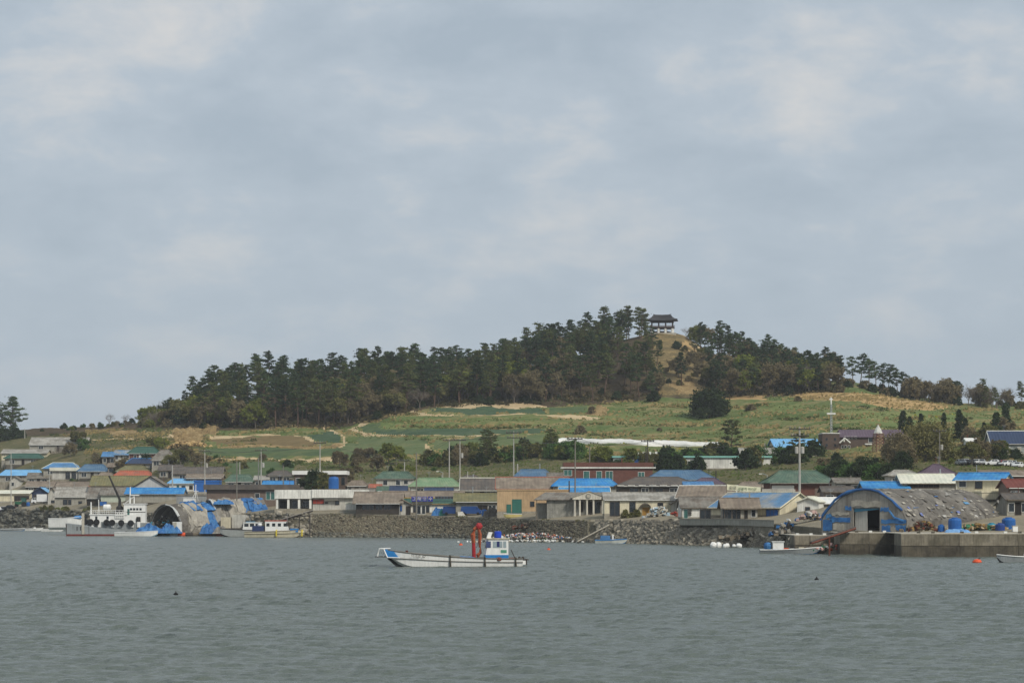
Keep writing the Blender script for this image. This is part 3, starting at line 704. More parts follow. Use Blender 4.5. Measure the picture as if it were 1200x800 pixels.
house('house', 'tiny white cottage with orange roof edge', 431, 448, 571, 567.5, 'gx', WHITE, 'orange', 5, 2.2)
house('shed', 'small shed with green gabled roof below the dark conifer', 440, 466, 575, 570, 'gx', GREYP, 'green', 5, 2.0, cat='shed')
house('house', 'navy tiled gabled house behind the brown veranda roof', 455, 478, 576, 569.5, 'gx', GREYP, 'navy', 6, 2.3)
house('house', 'navy tiled low house right of the restaurant sign', 496, 532, 577, 571.5, 'gx', WHITE, 'navy', 6, 2.3)
house('house', 'low house with olive roof behind the blue vans', 530, 588, 587.5, 578, 'gx', GREYP, 'olive', 9, 2.7, over=.8,
      win=[(560, 571, 592, 600, 'n'), (572.5, 576, 592, 598, 'd'), (577, 581, 592, 598, 'd')])
house('house', 'dark tiled house with bleached white ridge behind the olive roof', 538, 592, 574.5, 560, 'gx', GREYP, 'dgrey', 10, 2.7, fas=ROOF['cream'])
# tan block
tan = house('workshop', 'tan plastered flat roofed workshop with tall teal doors', 582, 668, 574.5, 573.2, 'flat', TANP, TANP, 9, 5.6, over=.12,
      win=[(621.5, 626, 587.5, 593, 'k')], doors=[(594, 598.5, 591, 604, 't'), (600.5, 611, 585, 603, 't')], Y=497, cat='workshop')
house('house', 'broad brown tiled house behind the tan workshop', 580, 668, 572.5, 559, 'gx', BROWNW, 'brown', 10, 2.6, fas=ROOF['orange'])
house('house', 'house with blue hanok roof and raised gable peaks by the tree row', 602, 648, 558, 550, 'hip', LGREY, 'dblue', 8, 2.6, frac=.62)
house('house', 'house with wide bright blue roof in front of the red brick school', 646, 726, 569.5, 561, 'hip', GREYP, 'blue', 9, 2.7, frac=.75)
house('house', 'house with lower bright blue roof and cream gable behind the pediment porch', 654, 716, 577, 570.5, 'gx', CREAM, 'blue', 6, 2.5, fas=ROOF['cream'])
# red brick school annex
bh = house('brick_building', 'red brick flat roofed building with white band and teal windows', 660, 766, 546.8, 541.6, 'flat', REDB, REDB, 10, 5.6, over=.25,
      win=[(684, 690.5, 552, 562, 'g'), (699, 705, 552, 562, 'g'), (710, 718, 552, 562, 'g'), (748, 755, 553, 561, 'g'), (661, 670, 550.5, 557, 'g')], cat='building')
_w = 106 * HOUSES[-1][3] / F
MB().box(-_w / 2 - .5, _w / 2 + .5, -.45, 10.3, zof(548.6, HOUSES[-1][3]) - bh.location.z, zof(547, HOUSES[-1][3]) - bh.location.z).build('cornice', WHITE, bh)
sch = house('school_building', 'long white school wing with thin teal roof edge', 717, 905, 536, 534, 'flat', WHITE, M('teal_roof_edge', '7fb3a8', .1, .8, .6), 8, 3.2, over=.5,
      win=[(721, 730, 538, 541.5, 'g'), (733, 741, 538, 543, 'k'), (761, 767, 541, 545.5, 'd'), (772, 781, 540, 545, 'd'), (790, 800, 540, 545, 'd'), (806, 816, 540, 545, 'd')], cat='school')
_Y = HOUSES[-1][3]; _pc = 811.
_c = MB().lathe([(0.01, -.16), (1.0, -.16), (1.0, -.02), (.01, -.02)], ((748 - _pc) * _Y / F, 0, zof(541, _Y) - sch.location.z), 14, 'y'); _c.build('round_panel', BLUEW, sch)
for k in range(7):
    MB().box((746 + k * 3.6 - _pc) * _Y / F, (748.6 + k * 3.6 - _pc) * _Y / F, -.3, .1, zof(533.6, _Y) - sch.location.z, zof(529 + (k % 2), _Y) - sch.location.z).build('sign_block', FRAMEW, sch)
# ruined stone house with pediment porch
def pediment_house():
    Y = 475.; pc = 669.; z0 = zt(pc, Y); X = lambda px: (px - pc) * Y / F; Z = lambda py: zof(py, Y) - z0
    r = empty('stone_house', (xof(pc, Y), Y, z0), 0, 'derelict grey stone house with white pediment porch', 'house')
    d = 8.; MB().box(X(641), X(709), 0, d, -2.5, Z(584)).build('wall', STONE, r)
    m = MB(); e = .7; ze, zr_ = Z(585.2), zof(576.5, Y + 4) - z0; x0, x1 = X(626), X(712)
    m.sheet((x0, -e, ze), (x1, -e, ze), (x1, 4, zr_), (x0 + 2.4, 4, zr_)); m.sheet((x1, d + e, ze), (x0, d + e, ze), (x0 + 2.4, 4, zr_), (x1, 4, zr_)); m.sheet((x0, d + e, ze), (x0, -e, ze), (x0 + 2.4, 4, zr_), (x0 + 2.4, 4, zr_))
    m.build('roof', ROOF['grey'], r)
    ped = MB().prism([(X(670.5), Z(585)), (X(709), Z(585)), (X(709), Z(582.5)), (X(690), Z(575.8)), (X(670.5), Z(582.5))], -2.4, .3).build('pediment', M('pale_pediment', 'c9c4b6', .12, .8, .9, .3, grime=.25), r)
    MB().prism([(X(669), Z(583.3)), (X(690), Z(575.8)), (X(711), Z(583.3)), (X(711), Z(582.4)), (X(690), Z(574.9)), (X(669), Z(582.4))], -2.55, .3).build('coping', GREYP, ped)
    MB().lathe([(.55, -2.5), (.55, -2.38), (.01, -2.38)], (X(689), 0, Z(581)), 14, 'y').build('emblem_ring', STONE, ped)
    MB().lathe([(.34, -2.54), (.34, -2.5), (.01, -2.5)], (X(689), 0, Z(581)), 12, 'y').build('emblem_disc', PALEC, ped)
    for p in (673.2, 679, 687.4, 695.0, 705.8):
        MB().lathe([(.3, -.3), (.3, .05), (.22, .1), (.2, 3.9), (.28, Z(585.2) - .12), (.28, Z(585.1))] if Z(585.2) > 4.1 else [(.3, -.3), (.3, .05), (.22, .1), (.2, Z(585.2) - .3), (.28, Z(585.2) - .12), (.28, Z(585.1))], (X(p), -2.0, 0), 10).build('column', M('pale_pediment', 'c9c4b6'), r)
    MB().box(X(670), X(709.5), -2.6, 0, -2.5, .0).build('porch_step', CONC, r)
    opening(r, X(678), X(683), .9, Z(588), 0, 'n'); opening(r, X(688), X(694), .05, Z(588), 0, 'n', 'door'); opening(r, X(697), X(703.5), Z(603), Z(588), 0, 'k')
    MB().box(X(628), X(641), 2.5, 2.75, -2.5, Z(589)).build('side_wall', GREYP, r)
    MB().box(X(628.5), X(629.3), -.5, -.3, -2, Z(585.6)).build('post', TIMB, r)
    MB().box(X(690.5), X(693.5), -2.35, -2.2, .0, Z(601)).build('board', DARKW, r)
pediment_house()
ch = house('house', 'cream house with ochre door under a curved awning and brown open window', 706, 796, 585.2, 577, 'gx', CREAM, 'lgrey', 8, 3.6, over=.4,
      win=[(715, 726, 588, 604, 'k'), (738, 744.5, 588, 599.5, 'k'), (771, 777, 589, 599.5, 'k')], doors=[(752.5, 761, 594, 611, 'y')], Y=455)
_Y = 455.; _pc = 751.; aw = MB()
_pts = [((750 + 13 * (.5 - .5 * math.cos(a)) - .5 - _pc) * _Y / F, zof(594.5 - 5.2 * math.sin(a), _Y) - ch.location.z) for a in np.linspace(0, math.pi, 9)]
aw.prism(_pts + [(x * .96 + _pts[4][0] * .04, z - .18) for x, z in reversed(_pts)], -1.1, .0); aw.build('awning', ROOF['dgrey'], ch)
house('house', 'grey gabled shed end with brown roof joined to the cream house', 785, 828, 590, 578, 'gy', LGREY, 'dgrey', 9, 2.6, over=.4, Y=452, fas=TIMB, win=[])
house('house', 'dark tiled hipped house with thin white eave above the cream house', 722, 822, 569, 559, 'hip', DARKW, 'dgrey', 10, 2.7, frac=.5, fas=None,
      win=[(738, 748, 572, 576, 'k'), (752, 760, 572, 576, 'd'), (768, 777, 572, 576, 'k'), (785, 795, 572, 576, 'd')])
_e = HOUSES[-1]; _w = (_e[2] - _e[1]) * _e[3] / F
for k in range(8): MB().box(-_w / 2 + _w * (k + .1) / 8, -_w / 2 + _w * (k + .75) / 8, -.85, -.78, zof(569.2, _e[3]) - _e[0].location.z, zof(568.2, _e[3]) - _e[0].location.z).build('eave_board', WHITE, _e[0])
house('house', 'house with long slate blue hipped roof before the dark trees', 756, 842, 562, 551, 'hip', GREYP, 'dblue', 9, 2.7, frac=.55)
house('house', 'house with small purple brown hipped roof left of the banner', 812, 850, 567, 560, 'hip', BROWNW, 'purple', 7, 2.5, frac=.4)
house('house', 'brown roofed house with white gable trim below the banner', 790, 862, 583, 569, 'gx', WHITE, 'brown', 9, 2.7, rz=-14, fas=WHITE, win=[])
# white house on the sea wall and blue roofed neighbours
house('house', 'white house with low grey roof and dark windows on the sea wall', 796, 850, 594.5, 582, 'gx', WHITE, 'grey', 8, 2.9, over=.35,
      win=[(820.5, 832, 597.5, 608, 'k'), (801.5, 806, 596.5, 607, 'g')], Y=424)
for k in range(4):
    MB().box((806.5 - 823) * 424 / F, (810.5 - 823) * 424 / F, -.3, -.02, .75 + k * .3, .88 + k * .3).build('shelf', DARKW, HOUSES[-1][0])
house('house', 'grey roofed shop front with dark glass doors between white house and blue roof', 843, 893, 595.5, 583.5, 'gx', GREYP, 'brown', 6, 2.8, over=.8,
      win=[(847, 857, 597, 607.5, 'k'), (858.5, 867.5, 597, 607.5, 'k'), (872.5, 876, 598, 607.5, 'n'), (880.5, 885.5, 597, 605, 'd')], Y=413, cat='shop')
house('house', 'house with faded blue roof, cream gable and blue shutters', 833, 913, 594.5, 577, 'gx', CREAM, 'fblue', 12.0, 3.0, over=.6, Y=419, w=15.0, rz=-40, fas=CREAM,
      win=[(903, 919, 597, 608, 'B')])
house('shed', 'white block shed with cream roof and one small window', 932, 962, 588, 582, 'gy', WHITE, 'cream', 8, 3.4, over=.3, Y=412, rz=-18, win=[(944, 949, 594, 598.5, 'k')], cat='shed')
house('annex', 'long cream annex with white roof behind the arched shed', 955, 992, 590, 583, 'gx', CREAM, 'white', 8, 3.2, Y=416, win=[], cat='annex')
house('house', 'large house with green tiled hipped roof and dark veranda behind the utility pole', 896, 982, 565.5, 551.5, 'hip', REDB, 'green', 11, 2.9, over=1.0, frac=.5,
      win=[(905, 930, 569, 573, 'w')])
house('house', 'low dark roofed outbuilding right of the green hipped roof', 962, 1004, 576, 570, 'gx', BROWNW, 'dgrey', 6, 2.3)
# slope above the middle right
house('house', 'house with sky blue roof left of the church', 906, 964, 524.5, 514.5, 'gx', CREAM, 'sky', 10, 2.6, rz=6)
house('greenhouse', 'low pale greenhouse roof with white framed glass front behind the pine', 866, 920, 531, 525, 'gx', FRAMEW, 'lgrey', 8, 2.4, cat='greenhouse',
      win=[(872, 880, 532, 535, 'd'), (884, 892, 532, 535, 'd'), (896, 904, 532, 535, 'd')])
house('house', 'small blue grey shed beside the tall pine', 833, 844, 527, 524.5, 'gx', GREYP, 'sky', 4, 2.4)
# right hand side
house('shed', 'open shed with long pale cream roof behind the arched shed', 1054, 1124, 566, 555.5, 'gx', GREYP, 'cream', 8, 2.8, win=[(1064, 1100, 567.5, 571, 'n')], cat='shed')
house('shed', 'bright blue low roof behind the arch of the shed', 1010, 1068, 572, 564.5, 'gx', GREYP, 'blue', 7, 2.6, cat='shed', win=[])
house('house', 'cream two storey house with bright blue gabled roof at the right', 1118, 1176, 562, 554, 'gx', CREAM, 'blue', 8, 5.4, w=8.2, rz=-24, fas=ROOF['blue'],
      win=[(1124, 1132, 563.5, 570, 'd'), (1143, 1151, 563.5, 572, 'k')], Y=405)
house('house', 'cream walled flat yard building under the blue roofed house', 1150, 1215, 577, 575, 'flat', CREAM, CREAM, 8, 3.0, over=.1, Y=398, win=[(1178, 1182, 579, 584, 'k')])
house('house', 'house with dark red roof at the right edge', 1178, 1225, 571, 561.5, 'gx', BROWNW, 'red', 8, 2.8)
house('house', 'house with brown roof at the right edge above the red roof', 1150, 1225, 557, 551.5, 'gx', BROWNW, 'brown', 8, 2.6)
house('house', 'house with purple brown hipped roof below the round willow', 1080, 1122, 555.5, 544, 'hip', BROWNW, 'purple', 8, 2.6, frac=.15)
house('house', 'grey low shed with pale roof at the right edge of the quay', 1172, 1225, 592, 587, 'gx', GREYP, 'lgrey', 6, 3.0, Y=372)
house('house', 'dark tiled hall with white eave pattern at the upper right', 1160, 1215, 520, 505, 'gx', M('pale_grey_wall', '8e9490', .1, .8, .9), 'navy', 9, 3.4, rz=0, fas=FRAMEW, win=[])
house('house', 'small white roofed hut among the conifers at the upper right', 1131, 1147, 516.5, 513.5, 'gx', WHITE, 'white', 5, 2.4)

# smaller houses and outbuildings that close the gaps between the rows
for (nm, lb, a, b_, ev, rd, rt, w_, r_, dd) in (
 ('house', 'low grey house between the sky blue roof and the flat porch shop', 30, 60, 560, 554, 'gx', LGREY, 'grey', 6), ('house', 'brown hipped house left of the orange roof', 110, 136, 560, 553.5, 'hip', GREYP, 'brown', 6),
 ('house', 'dark roofed house below the grey hipped roof by the cliff', 184, 214, 551, 544.5, 'gx', GREYP, 'dgrey', 6), ('shed', 'rusty roofed shed right of the slate blue roof', 124, 148, 547, 542.5, 'gx', BROWNW, 'brown', 5),
 ('house', 'grey house above the low flat blue roof', 312, 344, 557, 551.5, 'hip', GREYP, 'dgrey', 6), ('shed', 'small pale shed beside the green hipped roof', 296, 316, 562, 557.5, 'gx', LGREY, 'lgrey', 5),
 ('house', 'pale walled house above the white porch annex', 410, 440, 578, 572.5, 'gx', WHITE, 'grey', 6), ('house', 'brown hipped house left of the tiny white cottage', 404, 432, 569, 563, 'hip', GREYP, 'brown', 6),
 ('house', 'small slate roofed house behind the pair of tall poles', 536, 566, 563, 557, 'hip', LGREY, 'dgrey', 6), ('house', 'grey roofed house between blue hanok roof and brick building', 640, 664, 560, 554, 'gx', GREYP, 'grey', 6),
 ('house', 'weathered blue roof between the dark hipped roof and the purple roof', 800, 838, 570, 564.5, 'gx', GREYP, 'mblue', 6), ('house', 'brown tiled house left of the green hipped roof', 862, 900, 571, 564.5, 'hip', BROWNW, 'brown', 7),
 ('house', 'grey house behind the white shed', 976, 1012, 565, 560, 'gx', GREYP, 'grey', 6), ('house', 'pale roofed house above the long cream roof', 1040, 1080, 557, 551, 'hip', LGREY, 'lgrey', 7),
 ('shed', 'rusty shed at the foot of the blue roofed house', 1124, 1152, 583, 578.5, 'shed', RUST, 'brown', 4), ('house', 'grey tiled house left of the dark red roof', 1176, 1210, 585, 578, 'gx', GREYP, 'dgrey', 6),
 ('house', 'small dark roofed house above the red roof at the right', 1112, 1140, 562, 556.5, 'gx', BROWNW, 'dgrey', 6)):
    house(nm, lb, a, b_, ev, rd, rt, w_, r_, dd, 2.5, cat=nm)
# church: dark brick hall with lettering, flat topped block, lattice bell tower with white cone
def text(body, size, mat, parent, loc, depth=.02, name='lettering', rx=90, rz=0):
    cu = bpy.data.curves.new(name, 'FONT'); cu.body = body; cu.size = size; cu.extrude = depth; cu.align_x = 'CENTER'; cu.align_y = 'CENTER'
    o = bpy.data.objects.new(name, cu); COL.objects.link(o); dg = bpy.context.evaluated_depsgraph_get()
    me = bpy.data.meshes.new_from_object(o.evaluated_get(dg)); bpy.data.objects.remove(o); me.materials.clear(); me.materials.append(mat)
    t = link(name, me, parent); t.location = loc; t.rotation_euler = (R(rx), 0, rz); return t
def church():
    Y = 640.; pc = 1012.; z0 = zt(pc, Y); X = lambda px: (px - pc) * Y / F; Z = lambda py: zof(py, Y) - z0
    r = empty('church', (xof(pc, Y), Y, z0), 0, 'dark brick church with white lettering and gable canopy', 'church')
    MB().box(X(963.5), X(983.5), -.6, 8, -2.5, Z(508)).build('stair_block', DKBR, r)
    MB().box(X(963), X(984), -.8, 8.2, Z(508), Z(506.9)).build('parapet', WHITE, r)
    MB().box(X(983.5), X(1062), 0, 12, -2.5, Z(512)).build('nave_wall', DKBR, r)
    MB().sheet((X(983.6), -.6, Z(512)), (X(1063), -.6, Z(512)), (X(1061), 6, Z(502.5)), (X(986), 6, Z(502.5))).sheet((X(1063), 12.6, Z(512)), (X(983.6), 12.6, Z(512)), (X(986), 6, Z(502.5)), (X(1061), 6, Z(502.5))).build('roof', ROOF['purple'], r)
    c = MB(); c.tube([(X(983), -1.5, Z(519)), (X(989), -1.5, Z(513.5)), (X(995.5), -1.5, Z(519))], .22, 4); c.build('gable_canopy', WHITE, r)
    MB().box(X(988.2), X(989.8), -.5, -.1, Z(517.5), Z(512.5)).build('cross', WHITE, r)
    text('중앙교회', 1.05, WHITE, r, (X(996.5), -.12, Z(512.9)), .08)
    for p in (967, 977): 
        for q in (513, 520): opening(r, X(p), X(p + 2.6), Z(q + 3), Z(q), -.6, 'k')
    for p in (986, 990, 994): opening(r, X(p), X(p + 2), Z(525), Z(521.8), 0, 'd')
    opening(r, X(1018), X(1023), Z(518), Z(512.6), 0, 'd'); opening(r, X(1037), X(1041), Z(524), Z(518.5), 0, 'w')
    MB().box(X(1013), X(1021), -1.6, 0, Z(521), Z(519.5)).build('canopy', WHITE, r)
    for k in range(6): MB().box(X(1037 + k * 3), X(1039 + k * 3), -.3, -.05, Z(515), Z(513)).build('sign_block', PALEC, r)
    # porch roof in front
    MB().sheet((X(968), -7, Z(533)), (X(1016), -7, Z(533)), (X(1017), -4, Z(528)), (X(976), -4, Z(528))).build('porch_roof', ROOF['lgrey'], r)
    MB().box(X(970), X(1015), -6.5, -4, -2.5, Z(532.2)).build('porch_wall', BROWNW, r)
church()
def bell_tower():
    Y = 622.; pc = 1029.; z0 = zt(pc, Y); Z = lambda py: zof(py, Y) - z0
    r = empty('bell_tower', (xof(pc, Y), Y, z0), R(20), 'rusty lattice bell tower with pointed white cone roof', 'tower')
    h = Z(507.5); m = MB(); a = 1.15; b_ = .95
    for sx, sy in ((-1, -1), (1, -1), (1, 1), (-1, 1)): MB().tube([(sx * a, sy * a, -1), (sx * b_, sy * b_, h)], .09, 5).build('leg', RUST, r)
    k = 6
    for i in range(k):
        z0_, z1_ = h * i / k, h * (i + 1) / k; u, v = a + (b_ - a) * i / k, a + (b_ - a) * (i + 1) / k
        for (x0, y0), (x1, y1) in (((-1, -1), (1, -1)), ((1, -1), (1, 1)), ((1, 1), (-1, 1)), ((-1, 1), (-1, -1))):
            m.tube([(x0 * u, y0 * u, z0_), (x1 * v, y1 * v, z1_)], .055, 4); m.tube([(x1 * u, y1 * u, z0_), (x0 * v, y0 * v, z1_)], .055, 4)
            m.tube([(x0 * v, y0 * v, z1_), (x1 * v, y1 * v, z1_)], .055, 4)
    m.build('bracing', M('tan_lattice', 'a08468', .15, 1., .8), r)
    MB().lathe([(1.25, h), (1.2, h + .1), (.85, Z(503)), (.4, Z(500)), (.04, Z(497))], (0, 0, 0), 8).build('cone_roof', WHITE, r)
    MB().lathe([(.42, h - 1.1), (.36, h - .7), (.2, h - .35), (.05, h - .3)], (0, 0, 0), 10).build('bell', RUST, r)
bell_tower()
def mast():
    Y = 646.; pc = 974.; z0 = zt(pc, Y); Z = lambda py: zof(py, Y) - z0
    r = empty('church_mast', (xof(pc, Y), Y, z0), 0, 'slim white lattice mast topped by a cross above the church', 'mast')
    m = MB()
    for k in range(3):
        q = 2.1 * k; m.tube([(.35 * math.cos(q), .35 * math.sin(q), 0), (.22 * math.cos(q), .22 * math.sin(q), Z(474))], .07, 4)
    n_ = 16
    for i in range(n_):
        for k in range(3):
            q, q2 = 2.1 * k, 2.1 * (k + 1); z1, z2 = Z(474) * i / n_, Z(474) * (i + 1) / n_; rr = .35 - .13 * i / n_
            m.tube([(rr * math.cos(q), rr * math.sin(q), z1), (rr * math.cos(q2), rr * math.sin(q2), z2)], .04, 4)
    m.build('lattice', STEEL, r)
    MB().box(-1.2, 1.2, -.4, .4, Z(485.5), Z(483.5)).build('platform', WHITE, r)
    MB().box(-.16, .16, -.16, .16, Z(474), Z(465.3)).box(-.5, -.16, -.14, .14, Z(468.2), Z(467)).box(.16, .5, -.14, .14, Z(468.2), Z(467)).build('cross', WHITE, r)
mast()
# restaurant sign boards
Y_ = 528.; srt = empty('restaurant_sign', (xof(496, Y_), Y_ - 1.0, zof(587.3, Y_)), 0, 'row of purple blue letter boards on the restaurant eave', 'sign')
VIO = M('violet_sign', '2b2a86', .08, 1., .5)
for k, (p, ch_) in enumerate(((485.2, '그'), (491.4, '해'), (498, '영'), (504.6, '수'))):
    bd = MB().box(-.56, .56, 0, .12, 0, 1.15).build('sign_board', VIO, srt, ((p - 496) * Y_ / F, 0, 0))
    text(ch_, .95, WHITE, bd, (0, -.03, .56), .02)
MB().box(-2.6, 2.2, .2, .28, -.35, -.05).build('bracket', TIMB, srt)
# roof line dark letters right of the sign
drk = empty('roof_letter_board', (xof(521, Y_), Y_ + .6, zof(584.5, Y_)), 0, 'low dark letter board on the restaurant roof right of the purple sign', 'sign')
MB().box(-2.2, 2.2, 0, .1, 0, .65).build('board', M('dark_board', '4b5560', .2, 3., .7), drk)
for k in range(6): MB().box(-2.0 + k * .7, -1.65 + k * .7, -.05, -.004, .1 + .1 * (k % 2), .55).build('faded_letter', DARKW, drk)
# banner
def banner():
    Y = 436.; r = empty('banner', P(852, 576, Y), 0, 'long cream cloth banner with dark lettering strung above the faded blue roof', 'banner')
    w = 39.5 * Y / F; n_ = 16; m = MB(); vs = []
    for i in range(n_ + 1):
        u = i / n_; top = (zof(567 + 3.6 * u ** .8, Y) - zof(576, Y)); bot = (zof(573.6 + 2.0 * min(1, u * 2.2), Y) - zof(576, Y)); y = .12 * math.sin(u * 9)
        for q in (0, .02):
            vs += [(u * w, y + q, bot), (u * w, y + q, top)]
    fs = []
    for i in range(n_):
        b_ = 4 * i; fs += [(b_, b_ + 4, b_ + 5, b_ + 1), (b_ + 2, b_ + 3, b_ + 7, b_ + 6), (b_ + 1, b_ + 5, b_ + 7, b_ + 3), (b_, b_ + 2, b_ + 6, b_ + 4)]
    c = m.add(vs, fs).build('cloth', M('cream_cloth', 'd8d6b8', .06, 1., .9), r)
    GRN = M('green_print', '4d6b45', .1, 1., .9)
    text('환영', .75, DARKW, r, (w * .17, -.16, .72), .01); text('관광객 여러분', .62, GRN, r, (w * .6, -.16, .5), .01)
    for x in (-.1, w + .1): MB().tube([(x, .1, -4), (x, .1, 1.7)], .06, 6).build('post', TIMB, r)
banner()

# pavilion on the hill top
def pavilion():
    Y = 921.; pc = 776.; z0 = zt(pc, Y) - .45; k_ = Y / F
    r = empty('pavilion', (xof(pc, Y), Y, z0), R(-6), 'two storey timber pavilion with curved black tiled roof on the hill top', 'pavilion'); r.scale = (1.06, 1.06, 1.06)
    PT_ = M('black_roof_tile', '3a3a3c', .15, 1., .7); TM = M('dark_red_brown_timber', '4a3c36', .15, 1., .8)
    w, d = 8.6, 6.4
    MB().box(-w / 2 - 1, w / 2 + 1, -d / 2 - 1, d / 2 + 1, -1.5, 0).build('stone_base', PALEC, r)
    for i in range(4):
        for j in range(3):
            x, y = -w / 2 + .4 + (w - .8) * i / 3, -d / 2 + .4 + (d - .8) * j / 2
            MB().lathe([(.5, 0), (.46, .2), (.42, 1.75)], (x, y, 0), 8).build('stone_post', M('white_granite', 'd3d2cc', .06, 2., .8), r)
            MB().lathe([(.17, 2.1), (.17, 4.5)], (x, y, 0), 8).build('column', TM, r)
    MB().box(-w / 2, w / 2, -d / 2, d / 2, 1.75, 2.1).build('upper_floor', TM, r)
    rl = MB()
    for s in (-1, 1):
        rl.box(-w / 2 - .3, w / 2 + .3, s * (d / 2 + .25) - .05, s * (d / 2 + .25) + .05, 2.85, 2.97).box(-w / 2 - .3, w / 2 + .3, s * (d / 2 + .25) - .03, s * (d / 2 + .25) + .03, 2.1, 2.6)
        rl.box(s * (w / 2 + .25) - .05, s * (w / 2 + .25) + .05, -d / 2 - .3, d / 2 + .3, 2.84, 2.96).box(s * (w / 2 + .25) - .03, s * (w / 2 + .25) + .03, -d / 2 - .3, d / 2 + .3, 2.1, 2.59)
    rl.build('railing', TM, r)
    MB().box(-w / 2, w / 2, -d / 2, -d / 2 + .3, 4.2, 4.65).box(-w / 2, w / 2, d / 2 - .3, d / 2, 4.2, 4.65).box(-w / 2, -w / 2 + .3, -d / 2 + .3, d / 2 - .3, 4.2, 4.64).box(w / 2 - .3, w / 2, -d / 2 + .3, d / 2 - .3, 4.2, 4.64).build('beam', TM, r)
    # curved hipped roof
    n_ = 24; ex, ey = w / 2 + 1.6, d / 2 + 1.6; vs = []; fs = []; prof = [(1.0, 0.0), (.8, .38), (.6, .86), (.42, 1.5), (.3, 2.15)]
    per = []
    for i in range(n_):
        q = 4 * i / n_; s_ = int(q); u = q - s_
        per.append([(-1 + 2 * u, -1), (1, -1 + 2 * u), (1 - 2 * u, 1), (-1, 1 - 2 * u)][s_])
    for (f_, hgt) in prof:
        for (a, b_) in per:
            lift = .55 * (abs(a) * abs(b_)) ** 3 * f_ ** 2
            rx = (w / 2 - 1.0) * (1 - f_) + ex * f_ if f_ < 1 else ex
            vs.append((a * (ex * f_ + 2.4 * (1 - f_)), b_ * ey * (f_ - .18 if f_ < .9 else f_), 4.65 + hgt + lift))
    for i in range(len(prof) - 1):
        for k in range(n_): fs.append((i * n_ + k, i * n_ + (k + 1) % n_, (i + 1) * n_ + (k + 1) % n_, (i + 1) * n_ + k))
    t_ = len(prof) * n_; fs.append(tuple((len(prof) - 1) * n_ + k for k in range(n_))); fs.append(tuple(range(n_ - 1, -1, -1)))
    ro = MB().add(vs, fs).build('roof', PT_, r)
    MB().tube([(-3.4, 0, 7.25), (-2.6, 0, 6.98), (0, 0, 6.9), (2.6, 0, 6.98), (3.4, 0, 7.25)], .2, 6).build('ridge', PT_, ro)
    rb = MB()
    for i in range(-11, 12):
        x = i * .45
        rb.tube([(x * 1.12, -ey + .02, 4.72 + .5 * abs(x / ex) ** 6), (x, -ey * .62, 5.1), (x * .8, -ey * .42, 5.58), (x * .62, -ey * .12, 6.85)], .07, 4)
    rb.build('tile_rows', PT_, ro)
pavilion()
# ------------------------------------------------------------------ shore: stone walls, rubble, quay
ROCK = M('dark_riprap', '5a5a52', .28, .9, .9, 0, '6a675c', bump=.5, rnd=.3)
ROCKL = M('pale_rubble', '7d776a', .28, .9, .9, 0, '8c8576', bump=.5, rnd=.35)
WSTONE = M('wall_stone', '746e60', .3, .5, .92, 0, '625c50', rnd=.2)
def rock_mesh(mat, seed, name='boulder'):
    import bmesh
    bm = bmesh.new(); bmesh.ops.create_icosphere(bm, subdivisions=1, radius=1.0); rs = np.random.RandomState(seed)
    for v in bm.verts:
        v.co *= rs.uniform(.68, 1.12); v.co.z *= .72; v.co.x *= 1.15
    me = bpy.data.meshes.new(name); bm.to_mesh(me); bm.free(); me.materials.append(mat); return me
RK = {m: [rock_mesh(mm, 10 * m + s) for s in range(6)] for m, mm in enumerate((ROCK, ROCKL))}
def bank(px, v): Y = float(kn(0, px)) - 2 + 8 * v; return Vector((xof(px, Y), Y, zt(px, Y)))
def boulder(parent, p, s, m):
    o = link('boulder', random.choice(RK[m]), parent); o.location = p; o.scale = (s * random.uniform(.8, 1.2), s * random.uniform(.8, 1.2), s * random.uniform(.7, 1.1))
    o.rotation_euler = (random.uniform(-.5, .5), random.uniform(-.5, .5), random.uniform(0, 6.3)); return o
def rubble_stuff(parent, name, mat, pts, smin, smax, seed=1):
    rs = np.random.RandomState(seed); base = np.array([(-1, -1, -1), (1, -1, -1), (1, 1, -1), (-1, 1, -1), (-1, -1, 1), (1, -1, 1), (1, 1, 1), (-1, 1, 1)], float)
    fb = np.array([(0, 3, 2, 1), (4, 5, 6, 7), (0, 1, 5, 4), (1, 2, 6, 5), (2, 3, 7, 6), (3, 0, 4, 7)])
    vs = []; fs = []
    for i, p in enumerate(pts):
        b_ = base * rs.uniform(.55, 1.1, (8, 3)) * rs.uniform(smin, smax) * np.array([1.2, 1., .75]); a = rs.uniform(0, 6.3)
        c, s = math.cos(a), math.sin(a); b_ = b_ @ np.array([[c, s, 0], [-s, c, 0], [0, 0, 1]]); a = rs.uniform(-.6, .6); c, s = math.cos(a), math.sin(a)
        b_ = b_ @ np.array([[1, 0, 0], [0, c, s], [0, -s, c]]); vs.append(b_ + np.array(p)); fs.append(fb + 8 * i)
    o = link(name, npmesh(name, np.concatenate(vs), np.concatenate(fs), mat), parent); o['kind'] = 'stuff'; return o
WS4 = [M('wall_stone_%s' % k, c, .25, .6, .92) for k, c in (('grey', '6c6757'), ('brown', '5f5749'), ('dark', '3f3c33'), ('pale', '837c69'))]
